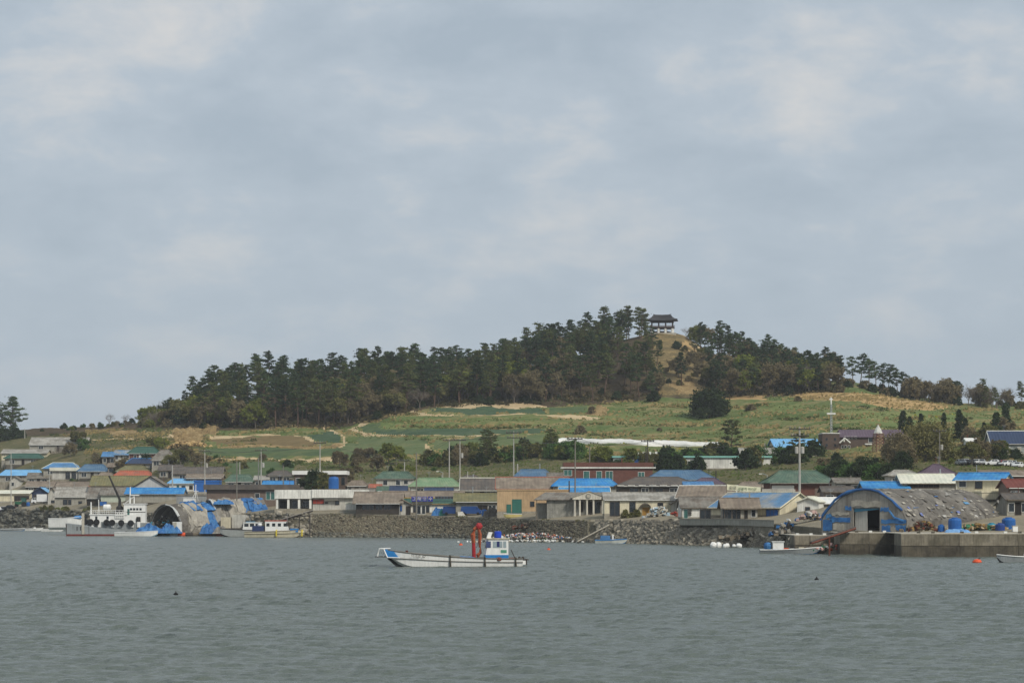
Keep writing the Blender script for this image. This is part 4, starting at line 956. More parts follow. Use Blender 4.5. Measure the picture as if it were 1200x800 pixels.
def stone_wall(label, p0, p1, n, seed, cop):
    r = empty('sea_wall', bank((p0 + p1) / 2, 0), 0, label, 'sea wall'); rs = random.Random(seed); off = -Vector(r.location)
    pts = []
    for i in range(n):
        lo_ = n * 2 // 3 <= i < n * 5 // 6
        pts.append(bank(rs.uniform(p0, p1), rs.uniform(.05, .34) if lo_ and rs.random() < .75 else rs.uniform(.22, 1.0) if not lo_ else rs.uniform(.05, 1.)) + off)
    rubble_stuff(r, 'stones', WS4[0], pts[:n // 3], .14, .32, seed); rubble_stuff(r, 'stones', WS4[1], pts[n // 3:2 * n // 3], .13, .3, seed + 1)
    rubble_stuff(r, 'stones', WS4[2], pts[2 * n // 3:5 * n // 6], .14, .34, seed + 2); rubble_stuff(r, 'stones', WS4[3], pts[5 * n // 6:], .12, .28, seed + 3)
    m = MB(); k = 40; prev = None
    for i in range(k):
        a = bank(p0 + (p1 - p0) * i / k, 1.02) + off; b_ = bank(p0 + (p1 - p0) * (i + 1) / k, 1.02) + off
        q = [a + Vector((0, -.4, .22)), b_ + Vector((0, -.4, .22)), b_ + Vector((0, 1.6, .26)), a + Vector((0, 1.6, .26))]
        m.add(q + [v - Vector((0, 0, .6)) for v in q], [(0, 1, 2, 3), (0, 4, 5, 1), (3, 2, 6, 7), (0, 3, 7, 4), (1, 5, 6, 2)])
    m.build('coping', cop, r)
stone_wall('sloping dry stone sea wall below the porch building and restaurant', 366, 560, 7500, 5, CONC)
stone_wall('sloping stone sea wall below the tan workshop and pediment house', 561, 690, 5200, 6, CONC)
def rubble(name, label, p0, p1, nb, ns, m, smin, smax, seed, vmax=1.05):
    random.seed(seed); o = MB().box(-.3, .3, -.3, .3, -.4, .1)
    r = o.build(name, CONCD, None, bank((p0 + p1) / 2, .4)); tag(r, label, None, None, 'structure'); off = -Vector(r.location)
    for i in range(nb):
        boulder(r, bank(random.uniform(p0, p1), random.uniform(.1, vmax)) + off + Vector((0, 0, .15)), random.uniform(smin, smax), m)
    rubble_stuff(r, 'small_stones', ROCKL if m else ROCK, [bank(random.uniform(p0, p1), random.uniform(.12, vmax)) + off for _ in range(ns)], .2, .5, seed)
rubble('rock_revetment', 'dark riprap boulders along the left shore', -30, 104, 230, 500, 0, .65, 1.35, 21)
rubble('rock_revetment', 'rubble shore behind the tarpaulin tents', 104, 366, 170, 700, 1, .5, 1.1, 22)
rubble('rubble_slope', 'broken rubble slope below the cream house', 700, 800, 260, 1500, 1, .35, .85, 23)
rubble('rubble_slope', 'broken rubble slope in front of the sea wall house', 800, 935, 260, 1300, 1, .4, .95, 24, .75)
rubble('rubble_strip', 'stones at the foot of the stone wall', 600, 700, 60, 300, 1, .25, .5, 25, .35)

rubble('rubble_strip', 'dark tidal stones at the foot of the wall below the restaurant', 366, 600, 120, 400, 0, .25, .6, 26, .34)
def ribbon_wall(name, label, pts, mat, th=.5, cat='sea wall', cap=None):
    """upright wall along a line of (px, Y, top py, bottom z)"""
    r = empty(name, P(pts[0][0], pts[0][2], pts[0][1]), 0, label, cat); off = Vector(r.location)
    for a, b_ in zip(pts, pts[1:]):
        A, B = P(a[0], a[2], a[1]) - off, P(b_[0], b_[2], b_[1]) - off; u = Vector((0, th, 0))
        za, zb = a[3] - off.z, b_[3] - off.z
        q = [Vector((A.x, A.y, za)), Vector((B.x, B.y, zb)), B, A]
        MB().add(q + [v + u for v in q], [(0, 1, 2, 3), (7, 6, 5, 4), (3, 2, 6, 7), (0, 3, 7, 4), (1, 5, 6, 2), (0, 4, 5, 1)]).build('wall_panel', mat, r)
        if cap:
            q = [A + Vector((0, -.15, -.02)), B + Vector((0, -.15, -.02)), B + Vector((0, th + .1, -.02)), A + Vector((0, th + .1, -.02))]
            MB().add(q + [v + Vector((0, 0, .22)) for v in q], [(3, 2, 1, 0), (4, 5, 6, 7), (0, 1, 5, 4), (1, 2, 6, 5), (2, 3, 7, 6), (3, 0, 4, 7)]).build('coping', cap, r)
    return r
sw = [(p, float(kn(0, p)) + 3.4) for p in (797, 824, 853, 880, 907)]
ribbon_wall('sea_wall', 'stained dark concrete sea wall below the white house', [(p, y, 614.5, -1) for p, y in sw[:3]], CONCD)  # besides stains, the darker mix stands in for shade of the overhung recess
ribbon_wall('sea_wall', 'paler concrete sea wall below the faded blue roof', [(p, y + .05, 614.5 + (p - 853) * .03, -1) for p, y in sw[2:]], CONC)
pr = ribbon_wall('parapet_wall', 'grey concrete parapet in front of the sea wall house', [(p, y - .9, 608.5 + max(0, p - 853) * .035, zof(615 + max(0, p - 853) * .035, y)) for p, y in sw], GREYP, 1.0, 'parapet', M('parapet_cap', '8a857a', .12, 1., .9))

# concrete quay of large cast blocks
def quay(label, p0, p1, Y, top, nblk, seed):
    ztop = zof(top, Y); r = empty('quay', (xof(p0, Y), Y, 0), 0, label, 'quay'); w = (p1 - p0) * Y / F; rs = random.Random(seed)
    mid = ztop * .48; x = 0; bl = w / nblk
    for i in range(nblk):
        for lay, (za, zb, yo) in enumerate(((-1.5, mid, -.35), (mid + .06, ztop, 0.0))):
            o = rs.uniform(-.06, .06); MB().prismx([(yo + o, za), (yo + o + (.12 if lay else .25), zb), (6, zb), (6, za)], x + .02, x + bl - .02).build('concrete_block', M('wet_quay_concrete', '585245', .25, .5, .85, .4, '443f35', bump=.3, grime=.35) if lay == 0 else M('quay_concrete_pale', '7d7667', .2, .5, .92, .4, '6b6556', bump=.5, grime=.35) if rs.random() < .6 else M('quay_concrete', '6f6859', .22, .5, .92, .4, '5d5748', bump=.5, grime=.4), r)
        x += bl
    MB().box(.1, w - .1, .5, 5.8, -1.4, ztop - .15).build('core', CONCD, r)
    MB().box(.0, w, .35, 16, ztop + .004, ztop + .12).build('apron', PALEC, r)
    for i in range(int(w / 2.0)):
        if rs.random() < .75: MB().box(i * 2.0 + .3, i * 2.0 + .75, .5, .85, ztop + .12, ztop + .38).build('kerb_block', FRAMEW if rs.random() < .6 else CONCD, r)
    return r
quay('concrete quay under the arched shed door', 984, 1053, 331, 624.5, 2, 2)
quay('long concrete quay of two block courses at the right', 1056, 1330, 318, 625.5, 4, 3)
quay('low dark concrete quay corner behind the gangway', 931, 984, 341, 627.5, 3, 4)

# ------------------------------------------------------------------ arched shed on the quay and tarpaulin tents
TGREY = M('grey_tarpaulin', '87847d', .2, .5, .8, .1, '76726b', bump=.5, grime=.25)
TLIGHT = M('pale_tarpaulin', 'a39e92', .2, .5, .8, .1, '8f8a80', bump=.5, grime=.25)
TBLUE = M('blue_tarpaulin', '2a6099', .25, .8, .6, 0, '3d74a6', bump=.4, grime=.1)
TDARK = M('dark_tarpaulin', '605c56', .2, .5, .85, .0, '6d6962', bump=.5, grime=.25)
def arch(W, H, n_=16, h0=.18, pw=1.0):
    pts = [(-W / 2, 0)]
    for i in range(n_ + 1):
        a = math.pi * (1 - i / n_); pts.append((W / 2 * math.cos(a), H * h0 + H * (1 - h0) * math.sin(a) ** pw))
    pts.append((W / 2, 0)); return pts
def vault(mb, W, H, y0, y1, th=.08, n_=16, lump=.0, seg=4, seed=0, i0=0, i1=None, grow=0., h0=.18, pw=1.0):
    pr_ = arch(W, H, n_, h0, pw); i1 = len(pr_) if i1 is None else i1; pr_ = pr_[i0:i1]; rs = np.random.RandomState(seed); vs = []; fs = []; m = len(pr_)
    for lay in (0, 1):
        for j in range(seg + 1):
            y = y0 + (y1 - y0) * j / seg
            for (x, z) in pr_:
                k = 1 + grow - lay * th * 2 / W; q = rs.normal(0, lump) if lay == 0 else -abs(rs.normal(0, lump * .3))
                vs.append((x * k + q, y + q * .6, max(z * k + q, -.1)))
    a = (seg + 1) * m
    for j in range(seg):
        for i in range(m - 1):
            p = j * m + i; fs.append((p, p + 1, p + m + 1, p + m)); p += a; fs.append((p, p + m, p + m + 1, p + 1))
    for i in range(m - 1):
        fs.append((i, i + a, i + 1 + a, i + 1)); p = seg * m + i; fs.append((p, p + 1, p + 1 + a, p + a))
    for j in range(seg):
        for i in (0, m - 1):
            p = j * m + i; fs.append((p, p + m, p + m + a, p + a))
    return mb.add(vs, fs)
def arched_shed():
    Y = 339.; pc = 1012.; W, H, L = 14.2, 6.35, 33.; z0 = zt(pc, Y) - .15; s = Y / F
    r = empty('arched_shed', (xof(pc, Y), Y, z0), R(-36), 'big arched boat shed with torn grey sheeting and blue trimmed front', 'shed')
    SH_ = [M('torn_grey_sheeting', '6b6862', .22, .45, .9, .0, '7b7770', bump=.5, grime=.3), TDARK]
    for k in range(6):
        vault(MB(), W, H, L * k / 6 + .02, L * (k + 1) / 6 - .02, .1, 18, .09, 7, k, grow=(k % 2) * .006, h0=.27, pw=1.75).build('roof_sheet', SH_[k % 2], r)
    # front wall in upright panels around the door opening
    dx0, dx1, dz = -1.7, 2.6, 3.6
    def pz(x): 
        p = arch(W - .3, H - .15, 18, .27, 1.75)
        return float(np.interp(x, [a for a, _ in p[1:-1]], [b for _, b in p[1:-1]]))
    FW = [M('front_sheet_grey', '8f8c85', .15, .6, .8, .2, grime=.2), M('front_concrete', '85817a', .15, .6, .9, .3, grime=.25)]
    xs = [-W / 2 + .15, -5.6, -4.2, -2.9, dx0, .4, dx1, 4.0, 5.5, W / 2 - .15]
    for i, (a, b_) in enumerate(zip(xs, xs[1:])):
        zb = dz if a >= dx0 - .01 and b_ <= dx1 + .01 else -.6; k = 5
        poly = [(a + .012, zb), (b_ - .012, zb)] + [(b_ - .012 + (a + .024 - b_) * j / k, pz(b_ - .012 + (a + .024 - b_) * j / k)) for j in range(k + 1)]
        MB().prism(poly, .02, .3).build('front_panel', FW[i % 2], r)
    pr_ = arch(W + .2, H + .12, 18, .27, 1.75)
    _rt = np.random.RandomState(3); DBT = M('deep_blue_tarpaulin', '22508a', .25, .9, .55, 0, '306296', bump=.5, grime=.25)
    MB().tube([(x + _rt.normal(0, .07), -.05, z + _rt.normal(0, .07)) for x, z in pr_[1:-4]], [.2 + _rt.uniform(-.08, .12) for _ in pr_[1:-4]], 6).build('arch_trim', DBT, r)
    def patch(x0, x1, za, zb, mat, seed):
        rs = np.random.RandomState(seed); n_ = 6; up = [(x0 + (x1 - x0) * i / n_, zb + rs.uniform(-.22, .1)) for i in range(n_ + 1)]; lo = [(x0 + (x1 - x0) * i / n_, za + rs.uniform(-.1, .25)) for i in range(n_, -1, -1)]
        MB().prism(lo[::-1] + up[::-1], -.06, .015).build('tarpaulin_patch', mat, r)
    for i, (a, b_, c, e) in enumerate(((-6.7, -5.2, .1, 1.9), (-5.6, -2.2, 1.45, 2.35), (2.9, 6.9, 1.3, 2.05), (3.0, 4.4, .15, 1.05), (5.2, 6.8, .2, 1.1), (2.75, 4.1, 3.1, 3.7), (-3.0, -2.0, 3.2, 3.9), (-6.2, -5.2, 2.0, 2.7))): patch(a, b_, c, e, TBLUE, i)
    for i, (a, b_, c, e) in enumerate(((-5.0, -3.2, .2, 1.3), (-5.3, -2.4, 2.5, 3.1), (4.3, 5.3, .1, .9), (-2.0, 2.7, 3.7, 4.7))): patch(a, b_, c, e, TLIGHT, i + 20)
    MB().tube([(6.6, -.1, 1.7), (5.0, -.1, 2.2), (4.2, -.1, 3.2)], .16, 5).build('tarpaulin_roll', TBLUE, r)
    MB().box(dx0 + .05, .35, .5, .6, -.5, 3.3).build('inner_door', M('pale_door_sheet', 'a7a6a0', .1, .8, .8, .25), r)
    MB().prism([(x * .9, z * .88) for x, z in arch(W, H, 18, .27, 1.75)], 8, 8.2).build('inner_wall', DARKIN, r)
    MB().prism([(dx0, 3.0), (dx1 - .3, 3.4), (dx1 - .3, 3.55), (dx0, 3.55)], .34, .5).build('door_tarpaulin', M('teal_tarp', '3b7a99', .2, 1., .6), r)
    # torn bits lifting off the roof
    rs = np.random.RandomState(8); cols_ = [TLIGHT, M('white_scrap', 'aaa9a4', .1, 2., .8), TBLUE, M('violet_scrap', '6d78a8', .15, 2., .7), TDARK, M('sky_scrap', '5f8fb4', .1, 2., .7)]
    pr2 = arch(W, H, 40, .27, 1.75)
    for i in range(150):
        a = rs.uniform(.05, .92) if i % 3 else rs.uniform(.45, .92); y = rs.uniform(.6, L - .8); k = int(a * 20) + 21 if rs.random() < .85 else int(a * 40) + 1
        k = min(k, 39); x, z = pr2[k]; x2, z2 = pr2[k + 1]; t_ = Vector((x2 - x, 0, z2 - z)).normalized(); nn = Vector((-t_.z, 0, t_.x)); nn = nn if nn.z > 0 else -nn
        p = Vector((x, y, z)) + nn * .16; u, v = rs.uniform(.05, .22) * rs.uniform(.5, 1.6), rs.uniform(.08, .9) * rs.uniform(.3, 1.2)
        vs = [p - t_ * u - Vector((0, v, 0)), p + t_ * u - Vector((0, v * rs.uniform(.2, 1), 0)), p + t_ * u * 1.1 + Vector((0, v, 0)) + nn * rs.uniform(0, .15), p - t_ * u * rs.uniform(.3, 1) + Vector((0, v * .8, 0)) + nn * .05]
        vs = vs + [q - nn * .05 for q in vs]
        m_ = cols_[rs.choice(6, p=[.46, .09, .03, .05, .35, .02])]
        MB().add(vs, [(0, 1, 2, 3), (7, 6, 5, 4), (0, 4, 5, 1), (1, 5, 6, 2), (2, 6, 7, 3), (3, 7, 4, 0)]).build('torn_scrap', m_, r)
    MB().box(W / 2 - .3, W / 2 - .1, .4, L - .3, -.6, 1.25).build('side_wall', M('stained_side_wall', '5d564c', .25, .6, .9, .4, '4b453d'), r)
arched_shed()
BWHITE_ = M('pale_sheet', 'c6c8c4', .12, 1., .7, grime=.15)
def tent(name, label, px, Y, z0, W, H, L, rz, strips, seed, lump=.16, h0=.12):
    r = empty(name, (xof(px, Y), Y, z0), R(rz), label, 'tent'); n_ = len(strips)
    for k, m_ in enumerate(strips):
        vault(MB(), W, H, L * k / n_ - .1, L * (k + 1) / n_ + .12, .1, 14, lump * (1.25 if k == 0 else 1), 4, seed + k, grow=.012 * (k % 2), h0=h0, pw=1.35).build('tarpaulin_strip', m_, r)
    for k in (0, n_ // 2, n_):
        MB().tube([(x * .97, L * k / n_ * .98, z * .97) for x, z in arch(W, H, 14, h0, 1.35)], .07, 5).build('hoop', STEEL, r)
    rs = np.random.RandomState(seed); pf = arch(W, H, 14, h0, 1.35)
    MB().tube([(x * 1.01 + rs.normal(0, .08), -.2 + rs.normal(0, .1), z * 1.01) for x, z in pf[3:9]], [rs.uniform(.08, .3) for _ in range(6)], 5).build('rolled_edge', TDARK, r)
    MB().tube([(x * 1.0 + rs.normal(0, .08), -.2 + rs.normal(0, .1), z) for x, z in pf[8:13]], [rs.uniform(.12, .35) for _ in range(5)], 5).build('rolled_edge', BWHITE_, r)
    for k in range(9):                                # loose sheets thrown over the strips
        y = rs.uniform(.0, .8) * L; i0 = rs.randint(0, 9); m_ = [TBLUE, TLIGHT, TBLUE, TGREY, TBLUE][k % 5]
        vault(MB(), W, H, y, y + rs.uniform(.12, .3) * L, .05, 14, lump * 1.1, 5, seed + 60 + k, i0, i0 + rs.randint(4, 8), .035 + .006 * k, h0, 1.35).build('loose_sheet', m_, r)
    return r
# ------------------------------------------------------------------ boats
BWHITE = M('boat_white', 'e3e3df', .05, .8, .45, .15, grime=.1)
BGREY = M('boat_grey', '8e9394', .1, .8, .6, .25, grime=.15)
BCREAM = M('boat_cream', 'c4bca4', .1, .8, .6, .2, grime=.15)
BBLUE = M('boat_blue', '2476b6', .08, 1., .45, .08)
BRED = M('antifouling_red', '6b2a24', .15, .8, .8, .1)
BDARK = M('boat_dark_bottom', '2b2a2a', .15, 1., .8)
ORANGE = M('orange_plastic', 'd4532b', .1, 1., .6)
YELLOW = M('yellow_plastic', 'c9b53c', .1, 1., .6)
DECK = M('deck_grey', '7d8285', .15, 1., .8, grime=.2)
NETG = M('green_net', '3f7a5c', .25, 2., .9)
def section(t, L, B, zb, zs, bowk, blunt, entry, stern=.9):
    b_ = B / 2 * (blunt + (1 - blunt) * min(1., (t / entry)) ** .62) if t < entry else B / 2 * (1 - (1 - stern) * ((t - entry) / (1 - entry)) ** 2)
    k = -.45 + (bowk + .45) * max(0., 1 - t / .2) ** 1.6
    s = zs + (zb - zs) * (1 - t) ** 2.2
    return b_, k, s
def hull(root, L, B, zb, zs, hm, bm_, dm, bowk=.9, blunt=.12, entry=.42, n_=22, rail=BWHITE, deckdrop=.35, flare=.8, band=None):
    up = []; lo = []; dk = []; rl = [[], []]
    for i in range(n_ + 1):
        t = i / n_; x = -L / 2 + L * t; b_, k, s = section(t, L, B, zb, zs, bowk, blunt, entry)
        zc = max(.05, k + .22 * (s - k)); xr = x - .0
        up.append([(x, -b_, s), (x, -b_ * (flare + (1 - flare) * .55), s * .5 + zc * .5), (x, -b_ * flare, zc)]); lo.append([(x, -b_ * flare, zc), (x, -b_ * .45 * flare, min(k, zc)), (x, 0, min(k, zc) - .02)])
        dk.append((x, b_ - .08, s - deckdrop))
        rl[0].append((x, -b_ - .02, s)); rl[1].append((x, b_ + .02, s))
    def skin(rows, mat, name, close):
        m = MB(); c = len(rows[0]); vs = []; fs = []
        for sg in (1, -1):
            o = len(vs)
            for row in rows: vs += [(x, y * sg, z) for x, y, z in row]
            for i in range(len(rows) - 1):
                for j in range(c - 1):
                    a = o + i * c + j; q = (a, a + c, a + c + 1, a + 1); fs.append(q[::-1] if sg == 1 else q)
        o = len(rows) * c
        for e in (0, len(rows) - 1):
            for j in range(c - 1): a = e * c + j; fs.append((a, a + 1, o + a + 1, o + a))
        m.add(vs, fs); return m.build(name, mat, root, smooth=False)
    h_ = skin(up, hm, 'hull', True); skin(lo, bm_, 'bottom', True)
    m = MB(); vs = []; fs = []
    for x, y, z in dk: vs += [(x, -y, z), (x, y, z)]
    for i in range(len(dk) - 1): fs.append((2 * i, 2 * i + 2, 2 * i + 3, 2 * i + 1))
    m.add(vs, fs).build('deck', dm, root)
    MB().tube(rl[0], .07, 5).build('gunwale', rail, root); MB().tube(rl[1], .07, 5).build('gunwale', rail, root)
    if band is not None:
        for sg in (-1, 1):
            MB().tube([(x, sg * (abs(y) * (flare + (1 - flare) * .62) + .03), s * .56) for (x, y, s) in rl[0]], .05, 4).build('rub_rail', band, root)
    return h_
def sect(t, L, B, zb, zs, **k): return section(t, L, B, zb, zs, k.get('bowk', .9), k.get('blunt', .12), k.get('entry', .42))
def cabin(root, x0, x1, y0, y1, z0, z1, mat, band=None, roofmat=None, wins=3, name='cabin', lean=.0):
    m = MB().prism([(x0, z0), (x1, z0), (x1, z1), (x0 + lean, z1)], y0, y1); c = m.build(name, mat, root)
    MB().box(x0 + lean - .12, x1 + .12, y0 - .12, y1 + .12, z1, z1 + .1).build('cabin_roof', roofmat or mat, c)
    if band is not None: MB().box(x0 - .015, x1 + .015, y0 - .015, y1 + .015, z0, z0 + (z1 - z0) * .22).build('painted_band', band, c)
    w = (x1 - x0 - lean) / wins
    for i in range(wins):
        a = x0 + lean + w * i; zt_, zb_ = z1 - (z1 - z0) * .12, z1 - (z1 - z0) * .45
        MB().box(a + w * .12, a + w * .88, y0 - .03, y0 + .02, zb_, zt_).build('window', GLASS, c)
    if lean: MB().prism([(x0 + lean * .95 - .03, z1 - (z1 - z0) * .1), (x0 + lean * .5 - .03, z1 - (z1 - z0) * .45), (x0 + lean * .5 + .03, z1 - (z1 - z0) * .45), (x0 + lean * .95 + .03, z1 - (z1 - z0) * .1)], y0 + .2, y1 - .2).build('windscreen', GLASS, c)
    else: MB().box(x0 - .03, x0 + .02, y0 + .2, y1 - .2, z1 - (z1 - z0) * .45, z1 - (z1 - z0) * .12).build('windscreen', GLASS, c)
    return c
def tyre(root, p, r_=.45, w_=.28, name='fender_tyre'):
    return MB().lathe([(r_ * .5, -w_ / 2), (r_, -w_ / 2), (r_, w_ / 2), (r_ * .5, w_ / 2), (r_ * .42, 0)], p, 12, 'y').build(name, BLACK, root)

def workboat():
    Y = 268.; L, B, zb, zs = 15.6, 3.3, 1.95, .92; kw = dict(bowk=1.15, blunt=.45, entry=.3)
    r = empty('work_boat', (xof(533, Y), Y, 0), R(7), 'white and blue work boat with red crane anchored alone in the bay', 'boat')
    hull(r, L, B, zb, zs, BWHITE, BWHITE, DECK, rail=M('grey_gunwale', '6d6a64', .15, 1., .8), deckdrop=.25, flare=.86, band=M('rub_strip', '77756f', .1, 1., .8), **kw)
    MB().prism([(-7.85, .95), (-6.9, .1), (-5.6, -.1), (-5.6, .06), (-6.7, .32), (-7.4, 1.1)], -.55, .55).build('forefoot', BDARK, r)
    b0 = sect(0, L, B, zb, zs, **kw)[0]
    bx = -L / 2
    MB().add([(bx - .45, -b0 * .8, 2.0), (bx - .05, -b0 - .1, 1.15), (bx + 1.15, -B / 2 * .78 - .12, 1.12), (bx + .5, -b0 - .22, 1.95), (bx - .45, b0 * .8, 2.0), (bx - .05, b0 + .1, 1.15), (bx + 1.15, B / 2 * .78 + .12, 1.12), (bx + .5, b0 + .22, 1.95)], [(0, 1, 2, 3), (7, 6, 5, 4), (0, 3, 7, 4), (1, 0, 4, 5), (1, 5, 6, 2), (3, 2, 6, 7)]).build('bow_guard', BBLUE, r)
    MB().tube([(bx - .5, -b0 * .85, 2.05), (bx - .1, -b0 - .16, 1.1), (bx + 1.3, -B / 2 * .78 - .18, 1.06)], .08, 5).build('bow_edge', BWHITE, r)
    MB().box(bx - 1.5, bx + .3, -.5, .5, 1.12, 1.22).build('bow_platform', DARKW, r)
    rl = MB()
    for y in (-.48, .48):
        rl.tube([(bx - 1.2, y, 1.22), (bx - 1.0, y, 2.1), (bx + .3, y, 2.15)], .05, 5); rl.tube([(bx - .55, y, 1.22), (bx - .45, y, 2.12)], .04, 5)
    rl.tube([(bx - 1.0, -.48, 2.1), (bx - 1.0, .48, 2.1)], .05, 5); rl.build('bow_rail', BWHITE, r)
    MB().lathe([(.18, 0), (.22, .1), (.12, .2), (.2, .32), (.02, .36)], (bx + 2.2, 0, 1.55), 8).build('bollard', RUST, r)
    MB().box(bx + 5.0, bx + 5.7, -B / 2 + .1, -B / 2 + .6, 1.2, 1.42).build('deck_box', TIMB, r)
    text('여의호 47', .42, DARKW, r, (bx + 3.4, -B / 2 * .97 - .12, 1.25), .01).rotation_euler = (R(90), R(6), 0)
    # straps over the side
    for x in (-.7, 3.35, 6.95):
        t = (x + L / 2) / L; b_, k, s = sect(t, L, B, zb, zs, **kw)
        MB().tube([(x, -b_ * .7, s + .12), (x, -b_ - .12, s + .05), (x, -b_ * .96 - .1, s * .5), (x + .05, -b_ * .88 - .08, 0.0)], .11, 5).build('fender_strap', M('dark_rope', '4a463c', .2, 2., .9), r)
    MB().box(7.2, 8.5, -1.35, 1.35, .75, .87).box(8.2, 8.3, -1.3, 1.3, .2, .75).build('stern_platform', DARKW, r)
    MB().box(7.15, 8.15, -1.3, 1.3, .25, .74).build('stern_box', BWHITE, r)
    # blue net heap and ropes on deck
    rs = np.random.RandomState(2); m = MB(); n_ = 9; vs = []; fs = []
    for i in range(n_ + 1):
        for j in range(5): vs.append((-.2 + 2.9 * i / n_, -1.25 + 2.3 * j / 4, .7 + (.5 * math.sin(math.pi * i / n_) ** .6 + rs.uniform(-.08, .1)) * (1 if 0 < j < 4 else .55)))
    for i in range(n_):
        for j in range(4): a = i * 5 + j; fs.append((a, a + 5, a + 6, a + 1))
    m.add(vs, fs).build('tarpaulin', TBLUE, r)
    # crane
    CR = M('crane_red', '9c2429', .15, 1., .55, .15); CO = M('crane_orange_rust', '9a5034', .25, 1., .75, .2)
    MB().lathe([(.45, .7), (.4, .95), (.3, 1.0)], (2.25, .1, 0), 10).build('crane_base', M('crane_dark_red', '6e1c22', .15, 1., .6), r)
    MB().tube([(2.25, .1, .9), (2.2, .1, 2.75)], [.24, .2], 8).build('crane_mast', CR, r)
    bo = MB().tube([(2.2, .1, 2.7), (2.12, .1, 3.7), (2.3, .1, 4.3), (2.75, .1, 4.85)], [.22, .27, .2, .16], 4).build('crane_boom', CO, r)
    MB().tube([(2.72, .05, 4.7), (2.95, .05, 3.7), (2.92, .05, 2.2)], [.15, .21, .13], 4).build('crane_jib', CO, r)
    MB().lathe([(.12, -.3), (.34, -.22), (.44, 0), (.3, .2), (.15, .3)], (2.85, .1, 4.7), 6, 'y').build('crane_head', CR, r)
    MB().tube([(2.3, .3, 2.0), (2.6, .25, 2.3), (2.9, .25, 3.3)], .08, 6).build('hydraulic_ram', STEEL, r)
    MB().tube([(3.0, .05, 2.2), (2.98, .05, 1.6), (2.7, .05, 1.35), (2.75, .05, 1.0)], [.07, .2, .26, .1], 6).build('grab', CO, r)
    # cabin, seen nearly side on: white frame, big side window, blue skirt
    x0, x1, y0, y1, z0, z1 = 3.5, 6.15, -1.0, 1.0, .85, 3.2
    c = MB().prism([(x0, z0 + .5), (x1, z0 + .5), (x1, z1), (x0 + .35, z1)], y0, y1).build('cabin', BWHITE, r)
    MB().box(x0 - .02, x1 + .02, y0 - .02, y1 + .02, z0 - .4, z0 + .52).build('blue_skirt', BBLUE, c)
    MB().box(x0 + .2, x1 + .15, y0 - .15, y1 + .15, z1, z1 + .1).build('cabin_roof', BCREAM, c)
    PG = M('hazy_cabin_glass', '8a979c', .1, 1., .15, spec=.6)
    MB().box(x0 + .85, x0 + 1.95, y0 - .03, y0 + .02, 2.2, 2.95).build('side_window', PG, c); MB().box(x0 + 1.3, x0 + 1.62, y0 - .045, y0 - .03, 2.3, 2.95).build('seat_shape', M('navy_cloth', '27305e', .1, 1., .8), c)
    MB().box(x0 + 2.05, x0 + 2.4, y0 - .03, y0 + .02, 2.2, 2.95).build('side_window', PG, c)
    MB().box(x0 + 1.75, x0 + 2.45, y0 - .03, y0 + .02, 1.6, 1.95).build('name_plate', M('green_plate', '4f8a72', .1, 1., .6), c)
    MB().prism([(x0 + .13, 2.15), (x0 + .09, 2.15), (x0 + .27, 2.95), (x0 + .31, 2.95)], y0 + .12, y1 - .12).build('windscreen', M('navy_glass', '39456e', .2, 1., .1, spec=.6), c)
    MB().box(x0 + .05, x0 + .6, y0 - .03, y0 + .02, 2.2, 2.95).build('side_window', M('navy_glass', '39456e'), c)
    MB().lathe([(.36, 0), (.42, .12), (.42, .7), (.34, .8), (.1, .82)], (x0 + 1.55, .1, z1 + .1), 12).build('blue_drum', M('drum_blue', '1c3fae', .08, 1., .4), r)
    MB().add([(3.55, -.3, 2.9), (4.35, -.3, 2.9), (4.2, -.3, 3.5), (4.4, -.3, 4.0), (3.95, -.3, 4.02), (3.75, -.3, 3.5), (3.55, .25, 2.9), (4.35, .25, 2.9), (4.2, .25, 3.5), (4.4, .25, 4.0), (3.95, .25, 4.02), (3.75, .25, 3.5)], [(0, 1, 2, 5), (5, 2, 3, 4), (11, 8, 7, 6), (10, 9, 8, 11), (0, 6, 7, 1), (1, 7, 8, 2), (2, 8, 9, 3), (3, 9, 10, 4), (4, 10, 11, 5), (5, 11, 6, 0)]).build('white_hopper', BWHITE, r)
    MB().lathe([(.3, 0), (.34, .15), (.3, .35), (.05, .4)], (5.0, -1.35, .72), 10).build('basket', RUST, r)
    MB().tube([(6.5, -.5, 2.0), (7.0, -.5, .95)], .05, 5).build('stay', DARKW, r)
    MB().box(6.3, 7.0, -.9, -.2, .7, 1.05).build('engine_box', RUST, r)
    for x in (7.5, 7.9): MB().lathe([(.14, 0), (.18, .12), (.1, .3)], (x, -.6, .87), 8).build('rope_coil', DARKW, r)
workboat()

def skiff(name, label, px, Y, L, B, zb, zs, hm, bm_, rz=0, cab=None, inside=None, group=None, rail=BWHITE, fill=None, z=0.):
    r = empty(name, (xof(px, Y), Y, z), R(rz), label, 'boat', group)
    hull(r, L, B, zb, zs, hm, bm_, inside or DECK, bowk=.5, blunt=.15, entry=.45, n_=14, rail=rail, deckdrop=.3)
    if cab: cabin(r, *cab)
    if fill:
        rs = np.random.RandomState(int(px))
        for i in range(fill[1]):
            a = rs.uniform(-.3, .35) * L; w_ = rs.uniform(.3, .8)
            MB().box(a, a + w_, rs.uniform(-.35, -.05) * B, rs.uniform(.05, .35) * B, zs - .3, zs + rs.uniform(.1, .5)).build('cargo', random.choice(fill[0]), r)
    return r
